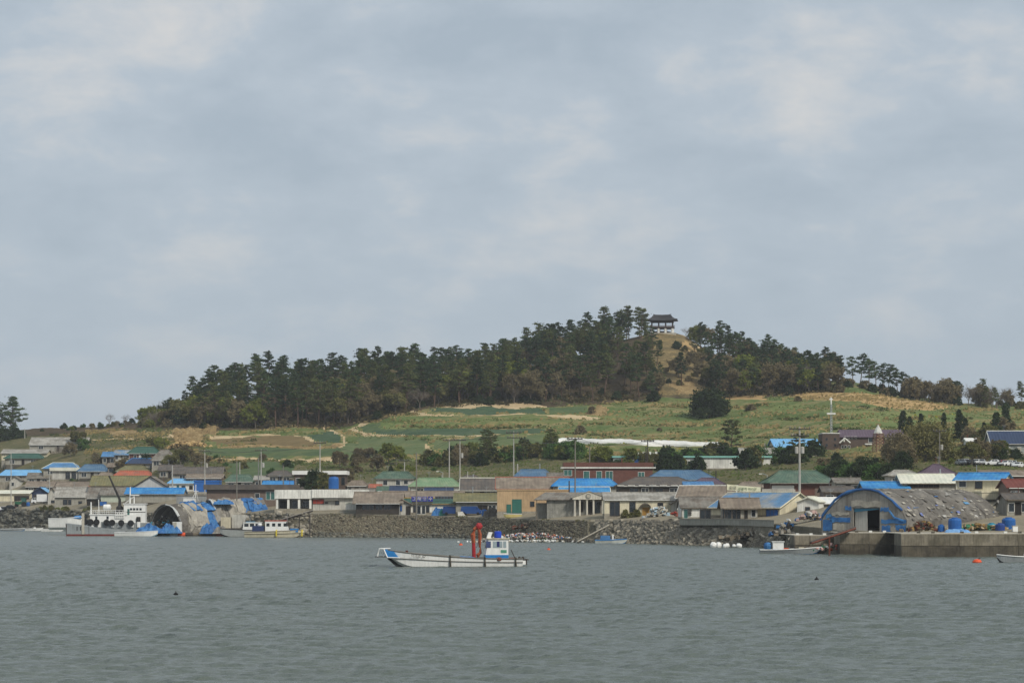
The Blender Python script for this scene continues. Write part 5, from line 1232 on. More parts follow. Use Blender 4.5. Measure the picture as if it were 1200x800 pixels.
# tug like white workship moored on a grey pontoon
def tug():
    Y = 548.; s = Y / F
    r = empty('tugboat', (xof(139, Y + 7), Y + 7, 0), R(4), 'white tug with row of black tyre fenders and dark derrick', 'boat')
    L, B = 17.5, 5.4
    hull(r, L, B, 3.6, 3.05, BGREY, BDARK, DECK, bowk=1.4, blunt=.3, entry=.3, rail=BWHITE, deckdrop=.2, flare=.9)
    X = lambda px: (px - 139) * (Y + 7) / F; Z = lambda py: zof(py, Y + 7)
    for i in range(9):
        if i in (3, 6): continue
        MB().box(X(101 + i * 7.6), X(104.5 + i * 7.6), -B / 2 - .12, -B / 2 + .1, 2.0, 3.3).build('side_plate', BWHITE, r)
    for p in (102, 108, 115, 126.5, 133, 143.5, 154.5): tyre(r, (X(p), -B / 2 - .3, Z(611) - (p - 102) * .006), .74, .45); MB().lathe([(.3, -.1), (.3, .1)], (X(p), -B / 2 - .32, Z(611) - (p - 102) * .006), 8, 'y').build('fender_hub', LGREY, r)
    MB().box(X(107), X(160), -2.0, 2.0, 2.9, Z(603)).build('deck_house', BWHITE, r)
    MB().box(X(106), X(150), -2.2, 2.2, Z(603), Z(602)).build('upper_deck', BWHITE, r)
    w = MB().box(X(146), X(171), -1.8, 1.8, 3.0, Z(590.5)).build('wheelhouse', BWHITE, r)
    MB().box(X(145), X(172), -2.0, 2.0, Z(590.5), Z(589.5)).build('wheelhouse_roof', BWHITE, w)
    for p in (153, 156.6, 160.2, 164): MB().box(X(p), X(p + 2.6), -1.84, -1.78, Z(597.5), Z(595)).build('window', GLASS, w)
    MB().box(X(150), X(152.5), -1.84, -1.78, Z(606), Z(596)).build('door', GLASSG, w)
    MB().box(X(149), X(171), -1.86, -1.8, Z(600), Z(599.3)).build('dark_stripe', DARKW, w)
    for p in (126, 113): MB().box(X(p), X(p + 2.5), -2.04, -1.98, Z(608), Z(604.5)).build('door', GLASS, r)
    rl = MB()
    for i in range(11):
        x = X(107 + i * 4.2); rl.tube([(x, -2.1, Z(602)), (x, -2.1, Z(597.5))], .045, 4); rl.tube([(x, 2.1, Z(602)), (x, 2.1, Z(597.5))], .045, 4)
    for zz_ in (597.5, 599.7):
        for y in (-2.1, 2.1): rl.tube([(X(107), y, Z(zz_)), (X(149), y, Z(zz_))], .045, 4)
    rl.build('railing', BWHITE, r)
    gr = MB()
    for i in range(5): gr.box(X(136 + i * 2.4), X(136.7 + i * 2.4), -2.3, -2.2, Z(607), Z(600))
    for i in range(3): gr.box(X(136), X(147), -2.32, -2.18, Z(606.6 - i * 3), Z(606 - i * 3))
    gr.build('ladder_grating', BWHITE, r)
    MB().lathe([(.05, -1.0), (.65, -.8), (.7, 0), (.65, .8), (.05, 1.0)], (X(126), -.8, Z(594)), 12, 'x').build('life_raft', BWHITE, r)
    MB().tube([(X(107), 0, Z(602)), (X(107), 0, Z(588))], .16, 6).build('bow_mast', BWHITE, r); MB().tube([(X(116), .5, Z(602)), (X(115.5), .5, Z(585))], .1, 6).build('aerial', BWHITE, r)
    dk = MB().lathe([(.85, Z(602)), (.85, Z(594)), (.4, Z(592)), (.3, Z(584))], (X(140.5), -.4, 0), 8).build('derrick_base', BDARK, r)
    MB().tube([(X(140.5), -.4, Z(585)), (X(128), -.4, Z(557))], [.32, .2], 6).build('derrick_boom', BDARK, r)
    MB().tube([(X(152), .3, Z(590)), (X(152.5), .3, Z(570))], [.22, .12], 6).build('mast', BWHITE, r)
    MB().box(X(153), X(163), -.3, .3, Z(580.5), Z(579.5)).build('radar_arm', BWHITE, r); MB().tube([(X(157), 0, Z(590)), (X(157), 0, Z(580))], .14, 6).build('radar_post', BWHITE, r)
    MB().tube([(X(147.5), -1.2, Z(589)), (X(157), -1.2, Z(582))], .07, 5).build('stay', BWHITE, r)
    MB().lathe([(.5, 0), (.5, 1.4), (.4, 1.5)], (X(163), -2.2, 3.0), 8).build('winch', BDARK, r)
tug()
# grey pontoon
pn = empty('pontoon', (xof(108, 546), 546, 0), R(3), 'grey steel pontoon barge with dark red waterline below the tug', 'barge')
X = lambda px: (px - 108) * 546 / F
MB().prism([(X(78), .4), (X(139), .4), (X(147), 1.1), (X(112), 1.9), (X(97), 2.5), (X(77), 3.0)], 0, 4.5).build('hull', BGREY, pn)
MB().prism([(X(78), -.3), (X(138), -.3), (X(140), .42), (X(77.7), .42)], -.03, 4.53).build('waterline_band', BRED, pn)
MB().box(X(96), X(99), -.25, -.0, .4, 5.4).build('mooring_post', PALEC, pn)
for p in (90, 94): MB().box(X(p), X(p + 1.0), -.04, 0, 1.3, 2.2).build('draft_mark', BDARK, pn)
MB().box(X(77.5), X(78.5), -.05, .0, .42, 2.8).box(X(104), X(104.5), -.05, 0, .42, 2.3).build('seam', DARKW, pn)
# white boat behind the pontoon, blue cover at its stern
wb = skiff('launch', 'plain white motor launch with blue cover lying behind the pontoon', 78, 575, 8.6, 3., 2.9, 2.4, BWHITE, BWHITE, 178, z=1.6)
MB().add([(-4.0, -1.1, 2.55), (-1.6, -1.2, 2.4), (-1.6, 1.2, 2.4), (-4.0, 1.1, 2.55), (-3.4, -.4, 3.15), (-2.2, -.4, 3.0), (-2.2, .4, 3.0), (-3.4, .4, 3.15)], [(0, 1, 5, 4), (1, 2, 6, 5), (2, 3, 7, 6), (3, 0, 4, 7), (4, 5, 6, 7), (3, 2, 1, 0)]).build('cover', BBLUE, wb)
skiff('rowing_boat', 'low white skiff with orange bundle near the riprap', 62, 640, 6.2, 1.8, .95, .7, BWHITE, BGREY, 185, fill=([ORANGE, BWHITE], 2))
skiff('rowing_boat', 'low grey skiff close under the riprap at the far left', 15, 655, 7, 1.8, .8, .6, BGREY, BBLUE, 176)
skiff('rowing_boat', 'small white skiff between grey skiff and orange bundle', 40, 662, 5, 1.6, .8, .6, BWHITE, BDARK, 183, fill=([BWHITE, DARKW], 3))
skiff('rowing_boat', 'pale blue white skiff under blue tarpaulin beside the tug', 160, 538, 10, 2.6, 1.3, .95, BWHITE, M('pale_blue_paint', '8fb3c4', .1, 1., .6), 176)
# tents and their barge
bg_ = empty('raft', (xof(222, 543), 543, 0), 0, 'low dark raft carrying the tarpaulin tents', 'raft')
X = lambda px: (px - 222) * 543 / F
MB().box(X(165), X(266), 0, 14, -.3, .75).build('deck', M('raft_timber', '4d463c', .25, .8, .9), bg_)
for p in range(186, 266, 9): MB().lathe([(.5, -.9), (.55, 0), (.5, .9)], (X(p), -.2, .35), 10, 'x').build('float_drum', random.choice([DARKW, ORANGE, BLACK, BWHITE, TIMB]), bg_)
tent('tarpaulin_tent', 'open arched tent patched with grey and blue tarpaulins on the raft', 195, 549, .7, 12.4, 6.7, 15.0, -42, [TDARK, TLIGHT, TLIGHT, TLIGHT, TBLUE, TGREY, TBLUE], 31, .22)
tent('tarpaulin_tent', 'second arched tent with pale and blue tarpaulins behind the moored boats', 246, 558, 2.6, 9.0, 6.0, 13.5, -58, [TLIGHT, TGREY, TLIGHT, TLIGHT, TBLUE, TBLUE, TGREY], 47, .16)
def heap(name, label, px, Y, z, w, d, h, mats, n_, seed, cat='heap', kind='stuff', smin=.25, smax=.9):
    """a pile of loose sheets, boxes and bundles"""
    rs = np.random.RandomState(seed); m = MB()
    for i in range(n_):
        m.mi = rs.randint(len(mats)); u, v = rs.normal(0, .33), rs.uniform(-.5, .5); x, y = u * w / 1.4, v * d; hh = h * max(.1, 1 - (abs(x) / (w * .55)) ** 2) * rs.uniform(.2, 1)
        a, b_, c = rs.uniform(smin, smax), rs.uniform(smin, smax), rs.uniform(smin * .4, smax * .6); q = rs.uniform(0, 3.1); t_ = rs.uniform(-.7, .7)
        M3 = Matrix.Rotation(q, 3, 'Z') @ Matrix.Rotation(t_, 3, 'X')
        vs = [M3 @ Vector((sx * a * rs.uniform(.5, 1), sy * b_ * rs.uniform(.5, 1), sz * c)) * .5 + Vector((x, y, hh)) for sz in (-1, 1) for sx, sy in ((-1, -1), (1, -1), (1, 1), (-1, 1))]
        m.add(vs, [(0, 3, 2, 1), (4, 5, 6, 7), (0, 1, 5, 4), (1, 2, 6, 5), (2, 3, 7, 6), (3, 0, 4, 7)])
    o = m.build(name, mats, None, (xof(px, Y), Y, z)); return tag(o, label, cat, None, kind)
def drape(name, label, px, Y, z, w, d, h, mat, seed, cat='tarpaulin', rz=0):
    rs = np.random.RandomState(seed); n_, k = 12, 7; vs = []; fs = []
    for i in range(n_ + 1):
        for j in range(k + 1):
            u, v = i / n_, j / k; e = (math.sin(math.pi * u) * math.sin(math.pi * v)) ** .45
            vs.append(((u - .5) * w + rs.normal(0, .06), (v - .5) * d + rs.normal(0, .06), h * e * (1 + rs.normal(0, .26)) if 0 < i < n_ and 0 < j < k else -.1))
    for i in range(n_):
        for j in range(k): a = i * (k + 1) + j; fs.append((a, a + k + 1, a + k + 2, a + 1))
    fs.append(tuple([i * (k + 1) for i in range(n_ + 1)] + [n_ * (k + 1) + j for j in range(1, k + 1)] + [i * (k + 1) + k for i in range(n_ - 1, -1, -1)] + [j for j in range(k - 1, 0, -1)]))
    o = MB().add(vs, fs).build(name, mat, None, (xof(px, Y), Y, z), R(rz)); return tag(o, label, cat)
drape('tarpaulin', 'crumpled blue tarpaulin on the raft at the tent mouth', 176, 541, .8, 7.2, 3.2, 1.5, TBLUE, 5)
drape('tarpaulin', 'blue tarpaulin sliding off the raft right of the white box', 201, 541.6, .8, 5.0, 2.6, 1.9, TBLUE, 6)
drape('tarpaulin', 'large crumpled blue tarpaulin hanging down the side of the first tent', 247, 541.5, .7, 5.0, 2.6, 2.3, TBLUE, 71)
drape('tarpaulin', 'grey tarpaulin heap at the right end of the raft', 258, 541, .7, 3.5, 2.2, 1.6, TGREY, 72)
drape('tarpaulin', 'loose blue tarpaulin on top of the second tent', 262, 556, 7.6, 5.0, 2.6, .9, TBLUE, 7)
bx = empty('cabinet', (xof(207, 541), 541, .75), R(-8), 'white upright cabinet standing in front of the first tent', 'cabinet')
MB().box(-1.0, 1.0, 0, 1.1, 0, 2.6).build('body', BWHITE, bx); MB().box(-.95, -.03, -.04, 0, .1, 2.5).build('door', PALEC, bx); MB().box(.03, .95, -.04, 0, .1, 2.5).build('door', BWHITE, bx)
heap('net_heap', 'heap of teal nets and boxes inside the tent mouth', 191, 553, 1.0, 7, 5, 3.8, [M('teal_net', '3a7f92', .2, 1.5, .8), DARKIN, TLIGHT, TIMB], 60, 9, 'net')
ct = empty('container', (xof(266, 551), 551, .8), 0, 'cream steel tank box under the second tent', 'container')
MB().box(-1.5, .8, 0, 2.4, 1.0, 3.6).build('body', BCREAM, ct)
for k in range(4): MB().box(-1.4 + k * .55, -1.3 + k * .55, -.05, 0, 1.1, 3.5).build('rib', BCREAM, ct)
MB().box(-1.6, 5.4, -.1, 2.5, .6, 1.0).build('skid', DARKW, ct); MB().box(1.0, 5.2, 1.2, 2.4, 1.0, 4.2).build('panel', LGREY, ct)
# the two moored fishing boats
f1 = empty('fishing_boat', (xof(292, 531), 531, 0), R(-3), 'grey hulled fishing boat with rounded white cabin moored beside the second tent', 'boat')
hull(f1, 13.5, 3.2, 1.9, 1.5, M('pale_grey_hull', 'a5a8a4', .1, .8, .6, .2), BDARK, DECK, bowk=.6, rail=DARKW)
cabin(f1, -1.4, 2.8, -1.1, 1.1, 1.2, 3.3, BWHITE, None, BWHITE, 3, lean=.3)
MB().tube([(.2, 0, 3.0), (.2, 0, 5.0)], .06, 5).build('mast', STEEL, f1); MB().box(-.6, 1.3, -.9, .9, 3.1, 3.5).build('roof_locker', M('teal_box', '4f8fb0', .15, 1., .6), f1)
f2 = empty('fishing_boat', (xof(322, 520.5), 520.5, 0), R(177), 'cream hulled fishing boat with white cabin and orange roof at the tents', 'boat')
hull(f2, 13.4, 3.3, 1.75, 1.3, BCREAM, M('buff_bottom', 'a3977f', .12, .8, .7, .2), DECK, bowk=.6, rail=M('buff_rail', '857a66', .1, 1., .8), band=DARKW)
c2 = cabin(f2, -3.2, 2.0, -1.2, 1.2, 1.1, 3.7, BWHITE, None, ORANGE, 4, lean=.6)
for k in range(4): MB().box(-2.9 + k * 1.3, -2.2 + k * 1.3, 1.18, 1.24, 2.5, 3.2).build('window', GLASS, c2)
for x in (-6.4, -.6): MB().tube([(x, 1.2, 1.6), (x, 1.75, 1.3), (x, 1.7, .3)], .2, 6).build('fender', YELLOW, f2)
MB().box(2.4, 5.0, -1.0, 1.0, 1.0, 2.6).build('gear_box', M('navy_gear', '28385e', .2, 1., .7), f2); MB().lathe([(.5, 2.6), (.55, 2.9), (.3, 3.2)], (3.4, 0, 0), 8).build('white_drum', BWHITE, f2)
MB().box(-5.4, -3.6, -.9, .9, 1.2, 2.0).build('hatch', BBLUE, f2); MB().tube([(-2.8, 0, 3.6), (-2.8, 0, 5.4)], .05, 5).build('mast', STEEL, f2)
# a boat bridge seen behind the tents
bb = empty('fishing_boat', (xof(222, 572), 572, 0), 0, 'fishing boat with white tripod mast and wheelhouse showing above the tents', 'boat')
hull(bb, 12, 3.4, 2.4, 1.8, BWHITE, BDARK, DECK); X = lambda px: (px - 222) * 572 / F; Z = lambda py: zof(py, 572)
cabin(bb, X(212), X(229), -1.2, 1.2, 1.6, Z(583), BWHITE, None, BWHITE, 4, lean=.8)
MB().tube([(X(229), 0, Z(592)), (X(229.5), 0, Z(567.5))], .11, 6).tube([(X(225), .3, Z(584)), (X(229.3), 0, Z(576))], .07, 5).tube([(X(232), .3, Z(586)), (X(229.4), 0, Z(573))], .07, 5).box(X(226.5), X(232.5), -.1, .1, Z(575.5), Z(574.8)).build('mast', BWHITE, bb)
# boats on the right
s1 = skiff('skiff', 'small blue white boat below the concrete ramp', 716, 434, 6.0, 1.9, .85, .65, M('pale_hull', 'b9bdb8', .1, .8, .6, .2), BBLUE, 182, inside=BBLUE, rail=BBLUE)
MB().box(.2, 2.0, -.7, .7, .6, 1.5).build('cuddy', M('dull_blue', '3f6f9f', .15, 1., .6), s1); MB().box(-.5, -.2, -.2, .2, .5, 1.6).build('console', BWHITE, s1)
s2 = skiff('fishing_boat', 'long grey and blue boat with small blue cabin below the arched shed', 926, 340, 9.0, 2.2, 1.0, .6, BGREY, BBLUE, 178, fill=([ORANGE, TIMB, BCREAM], 4))
cabin(s2, 1.0, 2.6, -.7, .7, .4, 1.75, BWHITE, BBLUE, BWHITE, 1); MB().lathe([(.1, .5), (.5, .6), (.62, 1.1), (.5, 1.5), (.1, 1.6)], (3.3, 0, .1), 10).build('blue_cover', TBLUE, s2)
skiff('rowing_boat', 'grey skiff cut by the right picture edge below the quay', 1192, 287, 5.2, 1.9, 1.0, .7, BGREY, BDARK, 8, fill=([DARKW, BWHITE], 2))
heap('net_heap', 'heap of pink, green and white nets on the boat bow below the gangway', 974, 334, .5, 5.0, 1.5, 1.1, [M('pink_float', 'c9a39b', .1, 2., .8), NETG, BWHITE, TIMB, ORANGE], 45, 12, 'net', smin=.2, smax=.7)
# debris and floats on the shore
DB = [BWHITE, M('scrap_orange', 'c5704a', .2, 2., .8), M('scrap_blue', '5577a0', .2, 2., .8), PALEC, M('scrap_pink', 'b98a84', .2, 2., .8), DARKW, TIMB, BWHITE]
heap('debris', 'coloured fishing floats and litter washed up under the tan workshop', 622, 455.5, .45, 17, 3.5, 1.3, DB, 330, 14, 'debris', 'stuff', .18, .55)
heap('debris', 'row of white foam floats along the foot of the stone wall', 620, 447, .1, 22, 1.0, .35, [BWHITE, BWHITE, PALEC, DARKW], 130, 15, 'debris', 'stuff', .25, .6)
heap('tarpaulin_heap', 'blue and grey heap of nets and tarpaulins on the shore beside the white shed', 925, 372, zt(925, 372) + .1, 6.4, 3, 2.0, [TBLUE, TGREY, TLIGHT, BDARK, TIMB], 120, 16, 'heap', 'stuff', .3, 1.2)
heap('tarpaulin_heap', 'smaller pinkish heap of nets right of the blue one', 950, 372, zt(950, 372) + .1, 4.5, 2.5, 1.5, [TLIGHT, M('pink_net', 'a88f88', .15, 1., .9), TBLUE, TIMB, BWHITE], 70, 17, 'heap', 'stuff', .3, 1.0)
heap('timber_heap', 'pile of broken planks and scrap on the rubble slope', 880, float(kn(0, 880)) + 2, 1.5, 7, 3, .9, [TIMB, DARKW, CONCD, GREYP], 70, 18, 'timber', 'stuff', .3, 1.6)
heap('timber_heap', 'pile of broken timber lodged in the stone wall', 618, float(kn(0, 618)) + 3.2, 2.6, 5, 1.5, .7, [TIMB, RUST, DARKW], 45, 19, 'timber', 'stuff', .3, 1.4)
heap('rope_heap', 'brown heap of ropes against the side of the arched shed', 1082, 331, 3.4, 4.5, 2, 1.4, [RUST, TIMB, DARKW, M('tan_rope', '8d7448', .2, 2., .9)], 80, 20, 'ropes', 'stuff', .25, .8)
heap('net_heap', 'long tan heap of nets beside the arched shed', 1145, 333, 3.4, 9, 2, 1.0, [M('tan_rope', '8d7448'), M('pale_net', 'a8977a', .2, 2., .9), NETG, TIMB], 140, 26, 'nets', 'stuff', .3, .9)
for i, (p, yy, s_) in enumerate(((836, 393, .55), (842, 393, .5), (852, 390, .4), (866, 388, .5), (849, 386, .3), (860, 388, .3))):
    o = MB().lathe([(.1, -.8), (.7, -.6), (.9, 0), (.7, .6), (.1, .8)], (0, 0, 0), 10, 'x').build('foam_float', BWHITE, None, (xof(p, yy), yy, max(.35, zt(p, yy) + .3))); o.scale = (s_ * 1.3, s_ * random.uniform(.9, 1.5), s_ * random.uniform(1., 1.5)); o.rotation_euler = (0, random.uniform(-.4, .4), random.uniform(-.8, .8))
    tag(o, 'round white foam float lying on the rubble below the sea wall', 'float', 'white floats on the rubble')
def drum(px, Y, r_, h, label, mat=BBLUE, z=None):
    o = empty('water_drum', (xof(px, Y), Y, z if z is not None else zt(px, Y)), 0, label, 'drum'); MB().lathe([(r_ * .94, 0), (r_, .1), (r_, h * .85), (r_ * .8, h)], (0, 0, 0), 14).build('body', mat, o)
    MB().lathe([(r_ * .5, h - .02), (r_ * .5, h + .12), (r_ * .4, h + .14)], (0, 0, 0), 12).build('lid', mat, o); MB().lathe([(r_ * 1.03, h * .5), (r_ * 1.03, h * .56)], (0, 0, 0), 14).build('hoop', mat, o)
DBL = M('tank_blue', '21599a', .1, 1., .45, .08)
drum(1119, 329, .95, 1.9, 'tall blue plastic tank beside the arched shed', DBL, 3.4); drum(1182, 334, 1.0, 1.9, 'wide blue plastic tank at the end of the arched shed', DBL, 3.4)
drum(1172, 331, .7, 1.1, 'short dark blue tub left of the wide blue tank', M('tub_navy', '24407e', .1, 1., .5), 3.4); drum(1162, 333, .7, 1.1, 'short teal tub beside the tan nets', M('tub_teal', '2f7f96', .1, 1., .5), 3.4)
drum(1103, 330, .5, .9, 'small blue barrel in front of the arched shed', DBL, 3.4); drum(391, 547, 1.2, 2.8, 'blue water tank on the terrace of the dark brick office', DBL, zof(573, 547) + .1); drum(567.5, 510, .6, 1.4, 'blue barrel beside the grey heap', DBL)
cr_ = empty('crate', (xof(1190, 328), 328, 3.4), 0, 'white plastic crate at the quay edge by the blue tanks', 'crate'); MB().box(-.35, .35, 0, .7, 0, .85).build('body', BWHITE, cr_); MB().box(-.4, .4, -.05, .75, .75, .84).build('rim', PALEC, cr_)
drape('tarpaulin', 'pale blue cloth lying over the quay beside the tall tank', 1122, 327, 3.4, 3.6, 1.2, .35, M('pale_blue_cloth', '6f9bc9', .15, 1., .8), 27)
# ramps and gangways
def gangway(label, a, b_, w, mat, rail=None, legs=()):
    A, B = Vector(a), Vector(b_); r = empty('gangway', A, 0, label, 'ramp'); D = B - A; s_ = Vector((0, 1, 0)) * w; nn = 9
    for i in range(nn):
        p, q = D * (i / nn), D * ((i + .96) / nn); v = [p, q, q + s_, p + s_]
        MB().add(v + [k - Vector((0, 0, .16)) for k in v], [(0, 1, 2, 3), (7, 6, 5, 4), (0, 4, 5, 1), (1, 5, 6, 2), (2, 6, 7, 3), (3, 7, 4, 0)]).build('deck_plate', mat, r)
    dn = Vector((0, 0, .3))
    for y in (Vector((0, -.06, 0)), s_ + Vector((0, .06, 0))): MB().tube([y - dn, D + y - dn], .14, 4).build('side_beam', rail or mat, r)
    for t_ in legs: MB().tube([D * t_ - dn, Vector((D.x * t_, D.y * t_, -A.z - .5))], .12, 5).build('support', rail or mat, r)
gangway('pale concrete slab ramp leading down from the pediment house', P(714, 614, 441), P(677, 633.5, 437), 2.0, PALEC, CONCD)
gangway('rusty steel gangway leaning on the quay at the arched shed', P(1003, 616.5, 329.5), P(951, 634, 328), 1.6, M('gangway_grey', '5a544e', .2, 1., .8), RUST, (.6,))
gangway('grey steel gangway sloping down from the porch building', P(366, 597, 533), P(330, 607.5, 531), 1.6, M('gangway_pale', '8d8a84', .15, 1., .8), DARKW, (.1, .8))
pst = empty('mooring_frame', (xof(357, 524), 524, 0), 0, 'dark mooring frame of posts in front of the gangway', 'frame')
for x in (-1.2, 1.2): MB().tube([(x, 0, -1), (x, 0, 5.2)], .13, 6).build('post', DARKW, pst)
MB().tube([(-1.2, 0, 4.8), (1.2, 0, 4.8)], .1, 5).build('beam', DARKW, pst)
# buoys
bo = empty('buoy', (xof(1145, 287), 287, 0), 0, 'round orange buoy floating off the quay', 'buoy'); MB().lathe([(.1, -.3), (.5, -.15), (.6, .1), (.45, .35), (.1, .45)], (0, 0, 0), 12).build('body', ORANGE, bo); MB().tube([(.1, 0, .4), (.35, 0, .6)], .06, 5).build('ring', DARKW, bo)
for px, Y, lb, m_, s_ in ((957, 219, 'small dark float alone on the open water at the right', BLACK, .22), (206, 182, 'small dark float alone on the open water at the left', BLACK, .2), (540, 415, 'tiny red float near the stone wall left of the crane', ORANGE, .35), (643, 370, 'tiny red float in front of the debris', ORANGE, .3)):
    o = empty('float', (xof(px, Y), Y, 0.02), 0, lb, 'float'); MB().lathe([(.02, -s_), (s_ * .8, -s_ * .6), (s_, 0), (s_ * .8, s_ * .6), (.02, s_)], (0, 0, 0), 10).build('body', m_, o); MB().lathe([(s_ * .25, s_ * .9), (s_ * .2, s_ * 1.4), (.02, s_ * 1.5)], (0, 0, 0), 6).build('eye', DARKW, o)
# ------------------------------------------------------------------ vegetation
PINE = [foliage('pine_needles', '31412e', '566540', .22), foliage('pine_needles_dark', '2c3b2d', '47563c', .2), foliage('pine_needles_warm', '454f2e', '636942', .22)]
YGREEN = foliage('spring_leaves', '5f6b30', '7f8440', .2); OLIVE = foliage('olive_leaves', '565833', '77744a', .22); BROADG = foliage('evergreen_leaves', '34502a', '556f3a', .2)
DARKG = foliage('dark_leaves', '2a3826', '3f4c30', .2); BROWNT = foliage('bud_brown_leaves', '665e48', '83785a', .2); YELF = foliage('yellow_flowers', '86862a', '9c9a3a', .15)
BARK = M('pine_bark', '5c4a3e', .2, 1.5, .95); BARKG = M('grey_bark', '6f675c', .2, 1.5, .95); TWIG = M('twig_grey', '6e665d', .15, 1.5, .95, rnd=.15); PALEB = M('pale_bark', '8f8678', .15, 1.5, .95)
def leaf_mesh(name, cl, per, size, mat, rs, flat=.45, aspect=.6):
    """leaf faces spread through clumps given as (centre, rx, ry, rz)"""
    cs = np.repeat(np.array([c[0] for c in cl]), per, 0); rr = np.repeat(np.array([c[1:] for c in cl]), per, 0); n_ = len(cs)
    d = rs.normal(0, 1, (n_, 3)); d /= np.linalg.norm(d, axis=1)[:, None]; d *= (np.abs(rs.normal(0, .42, n_)) + rs.uniform(.05, .6, n_))[:, None]
    p = cs + d * rr
    a = rs.normal(0, 1, (n_, 3)); a[:, 2] *= flat; a /= np.linalg.norm(a, axis=1)[:, None]
    b_ = np.cross(a, rs.normal(0, 1, (n_, 3)) * np.array([1, 1, .5]) + d * .4); b_ /= (np.linalg.norm(b_, axis=1)[:, None] + 1e-9)
    s = (size * rs.uniform(.6, 1.35, n_))[:, None]
    v = np.stack([p - a * s - b_ * s * aspect * .5, p + a * s * .2 - b_ * s * aspect, p + a * s + b_ * s * .2, p - a * s * .3 + b_ * s * aspect], 1).reshape(-1, 3)
    return npmesh(name, v, np.arange(4 * n_).reshape(-1, 4), mat)
def pine_proto(seed, H, mat, spread=1.0, crown0=.42, lean=.06, pads=15, per=95, leaf=.36):
    rs = np.random.RandomState(seed); m = MB(); lx, ly = rs.normal(0, lean, 2) * H
    ax = [Vector((lx * t ** 1.6 + .25 * math.sin(t * 5 + seed), ly * t ** 1.6 + .25 * math.cos(t * 4 + seed), H * .97 * t)) for t in np.linspace(0, 1, 7)]
    r0 = H * .014 + .05; m.tube([ax[0] - Vector((0, 0, .8))] + ax, [r0 * 1.15] + [r0 * (1 - .8 * t) for t in np.linspace(0, 1, 7)], 6)
    cl = []; pads = int(pads * 1.5)
    for k in range(pads):
        u = crown0 + (1 - crown0) * (k + rs.uniform(0, .8)) / pads; i = min(5, int(u * 6)); p = ax[i].lerp(ax[i + 1], u * 6 - i)
        q = k * 2.4 + rs.uniform(-.5, .5); w = (1.0 - .78 * ((u - crown0) / (1 - crown0)) ** 1.4) * (.5 + .5 * min(1, (u - crown0) * 6)); ln = spread * H * .2 * w * rs.uniform(.45, 1.35) if k < pads - 1 else .1
        e = p + Vector((math.cos(q) * ln, math.sin(q) * ln, ln * rs.uniform(-.05, .4) + .1))
        m.tube([p, (p + e) / 2 + Vector((0, 0, -.1)), e], [r0 * .36, r0 * .28, r0 * .14], 4, False)
        pr_ = H * .05 * rs.uniform(.6, 1.4) * spread ** .5
        cl.append((tuple(e), pr_ * 1.4, pr_ * 1.4, pr_ * .5))
        if ln > 1: cl.append((tuple(p.lerp(e, .6) + Vector(rs.normal(0, .3, 3))), pr_ * .9, pr_ * .9, pr_ * .35))
    r = empty('pine_tree', (0, 0, -500)); m.build('trunk', BARK, r); link('crown', leaf_mesh('crown', cl, int(per * .5), leaf * .85, mat, rs, .7, .4), r); return r
def twig_mesh(mb, rs, p, d, ln, r_, lev, tips, split=3):
    e = p + d * ln; mid = p + d * ln * .5 + Vector(rs.normal(0, .05, 3)) * ln
    mb.tube([p, mid, e], [r_, r_ * .8, r_ * .6], 5 if r_ > .06 else 3, False); tips.append((e, lev))
    if lev == 0: return
    for k in range(split + (lev > 1)):
        v = (d + Vector(rs.normal(0, .55, 3)) + Vector((0, 0, .12))).normalized(); st = p.lerp(e, rs.uniform(.45, 1)) if k else e
        twig_mesh(mb, rs, st, v, ln * rs.uniform(.55, .8), r_ * .55, lev - 1, tips, split)
def bare_proto(seed, H, name='bare_tree', leaf=None, per=6, bark=TWIG, lsize=.28, lev=4, rad=.5):
    rs = np.random.RandomState(seed); m = MB(); tips = []
    m.tube([(0, 0, -.8), (0, 0, H * .22)], [H * .02, H * .016], 6, False)
    for k in range(4):
        q = k * 1.57 + rs.uniform(-.4, .4); d = Vector((math.cos(q) * .55, math.sin(q) * .55, 1)).normalized()
        twig_mesh(m, rs, Vector((0, 0, H * .2)), d, H * .27, H * .011, lev, tips)
    r = empty(name, (0, 0, -500)); m.build('trunk' , bark, r)
    if leaf is not None:
        cl = [(tuple(t), rad, rad, rad * .8) for t, l_ in tips if l_ <= 1]; link('crown', leaf_mesh('crown', cl, per, lsize, leaf, rs, 1.), r)
    return r
def bush_proto(seed, w, h, mat, name='shrub', n_=26, per=60, leaf=.3, trunk=True, shape='dome'):
    rs = np.random.RandomState(seed); cl = []
    for k in range(n_):
        q = rs.uniform(0, 6.28); z = rs.uniform(.12, 1) if shape == 'dome' else rs.uniform(.05, 1)
        rad = w / 2 * (math.sqrt(max(0, 1 - (z * .92) ** 2)) if shape == 'dome' else (1 - z) ** .8) * rs.uniform(.45, 1) * .85
        s_ = (.16 * w + .1 * h) * rs.uniform(.5, .95) * (1 if shape == 'dome' else .5 + .5 * (1 - z)); cl.append(((math.cos(q) * rad, math.sin(q) * rad, h * z * .88), s_, s_, s_ * .75))
    r = empty(name, (0, 0, -500)); m = MB(); m.tube([(0, 0, -.6), (0, 0, h * .45), (0, 0, h * .85)], [h * .03 + .03, h * .02 + .02, .02], 5)
    for k in range(5):
        q = 1.3 * k; m.tube([(0, 0, h * .2), (math.cos(q) * w * .2, math.sin(q) * w * .2, h * .5)], [h * .015 + .02, .015], 4)
    m.build('trunk', BARKG, r); link('crown', leaf_mesh('crown', cl, per, leaf, mat, rs, 1.), r); return r
USED = {}
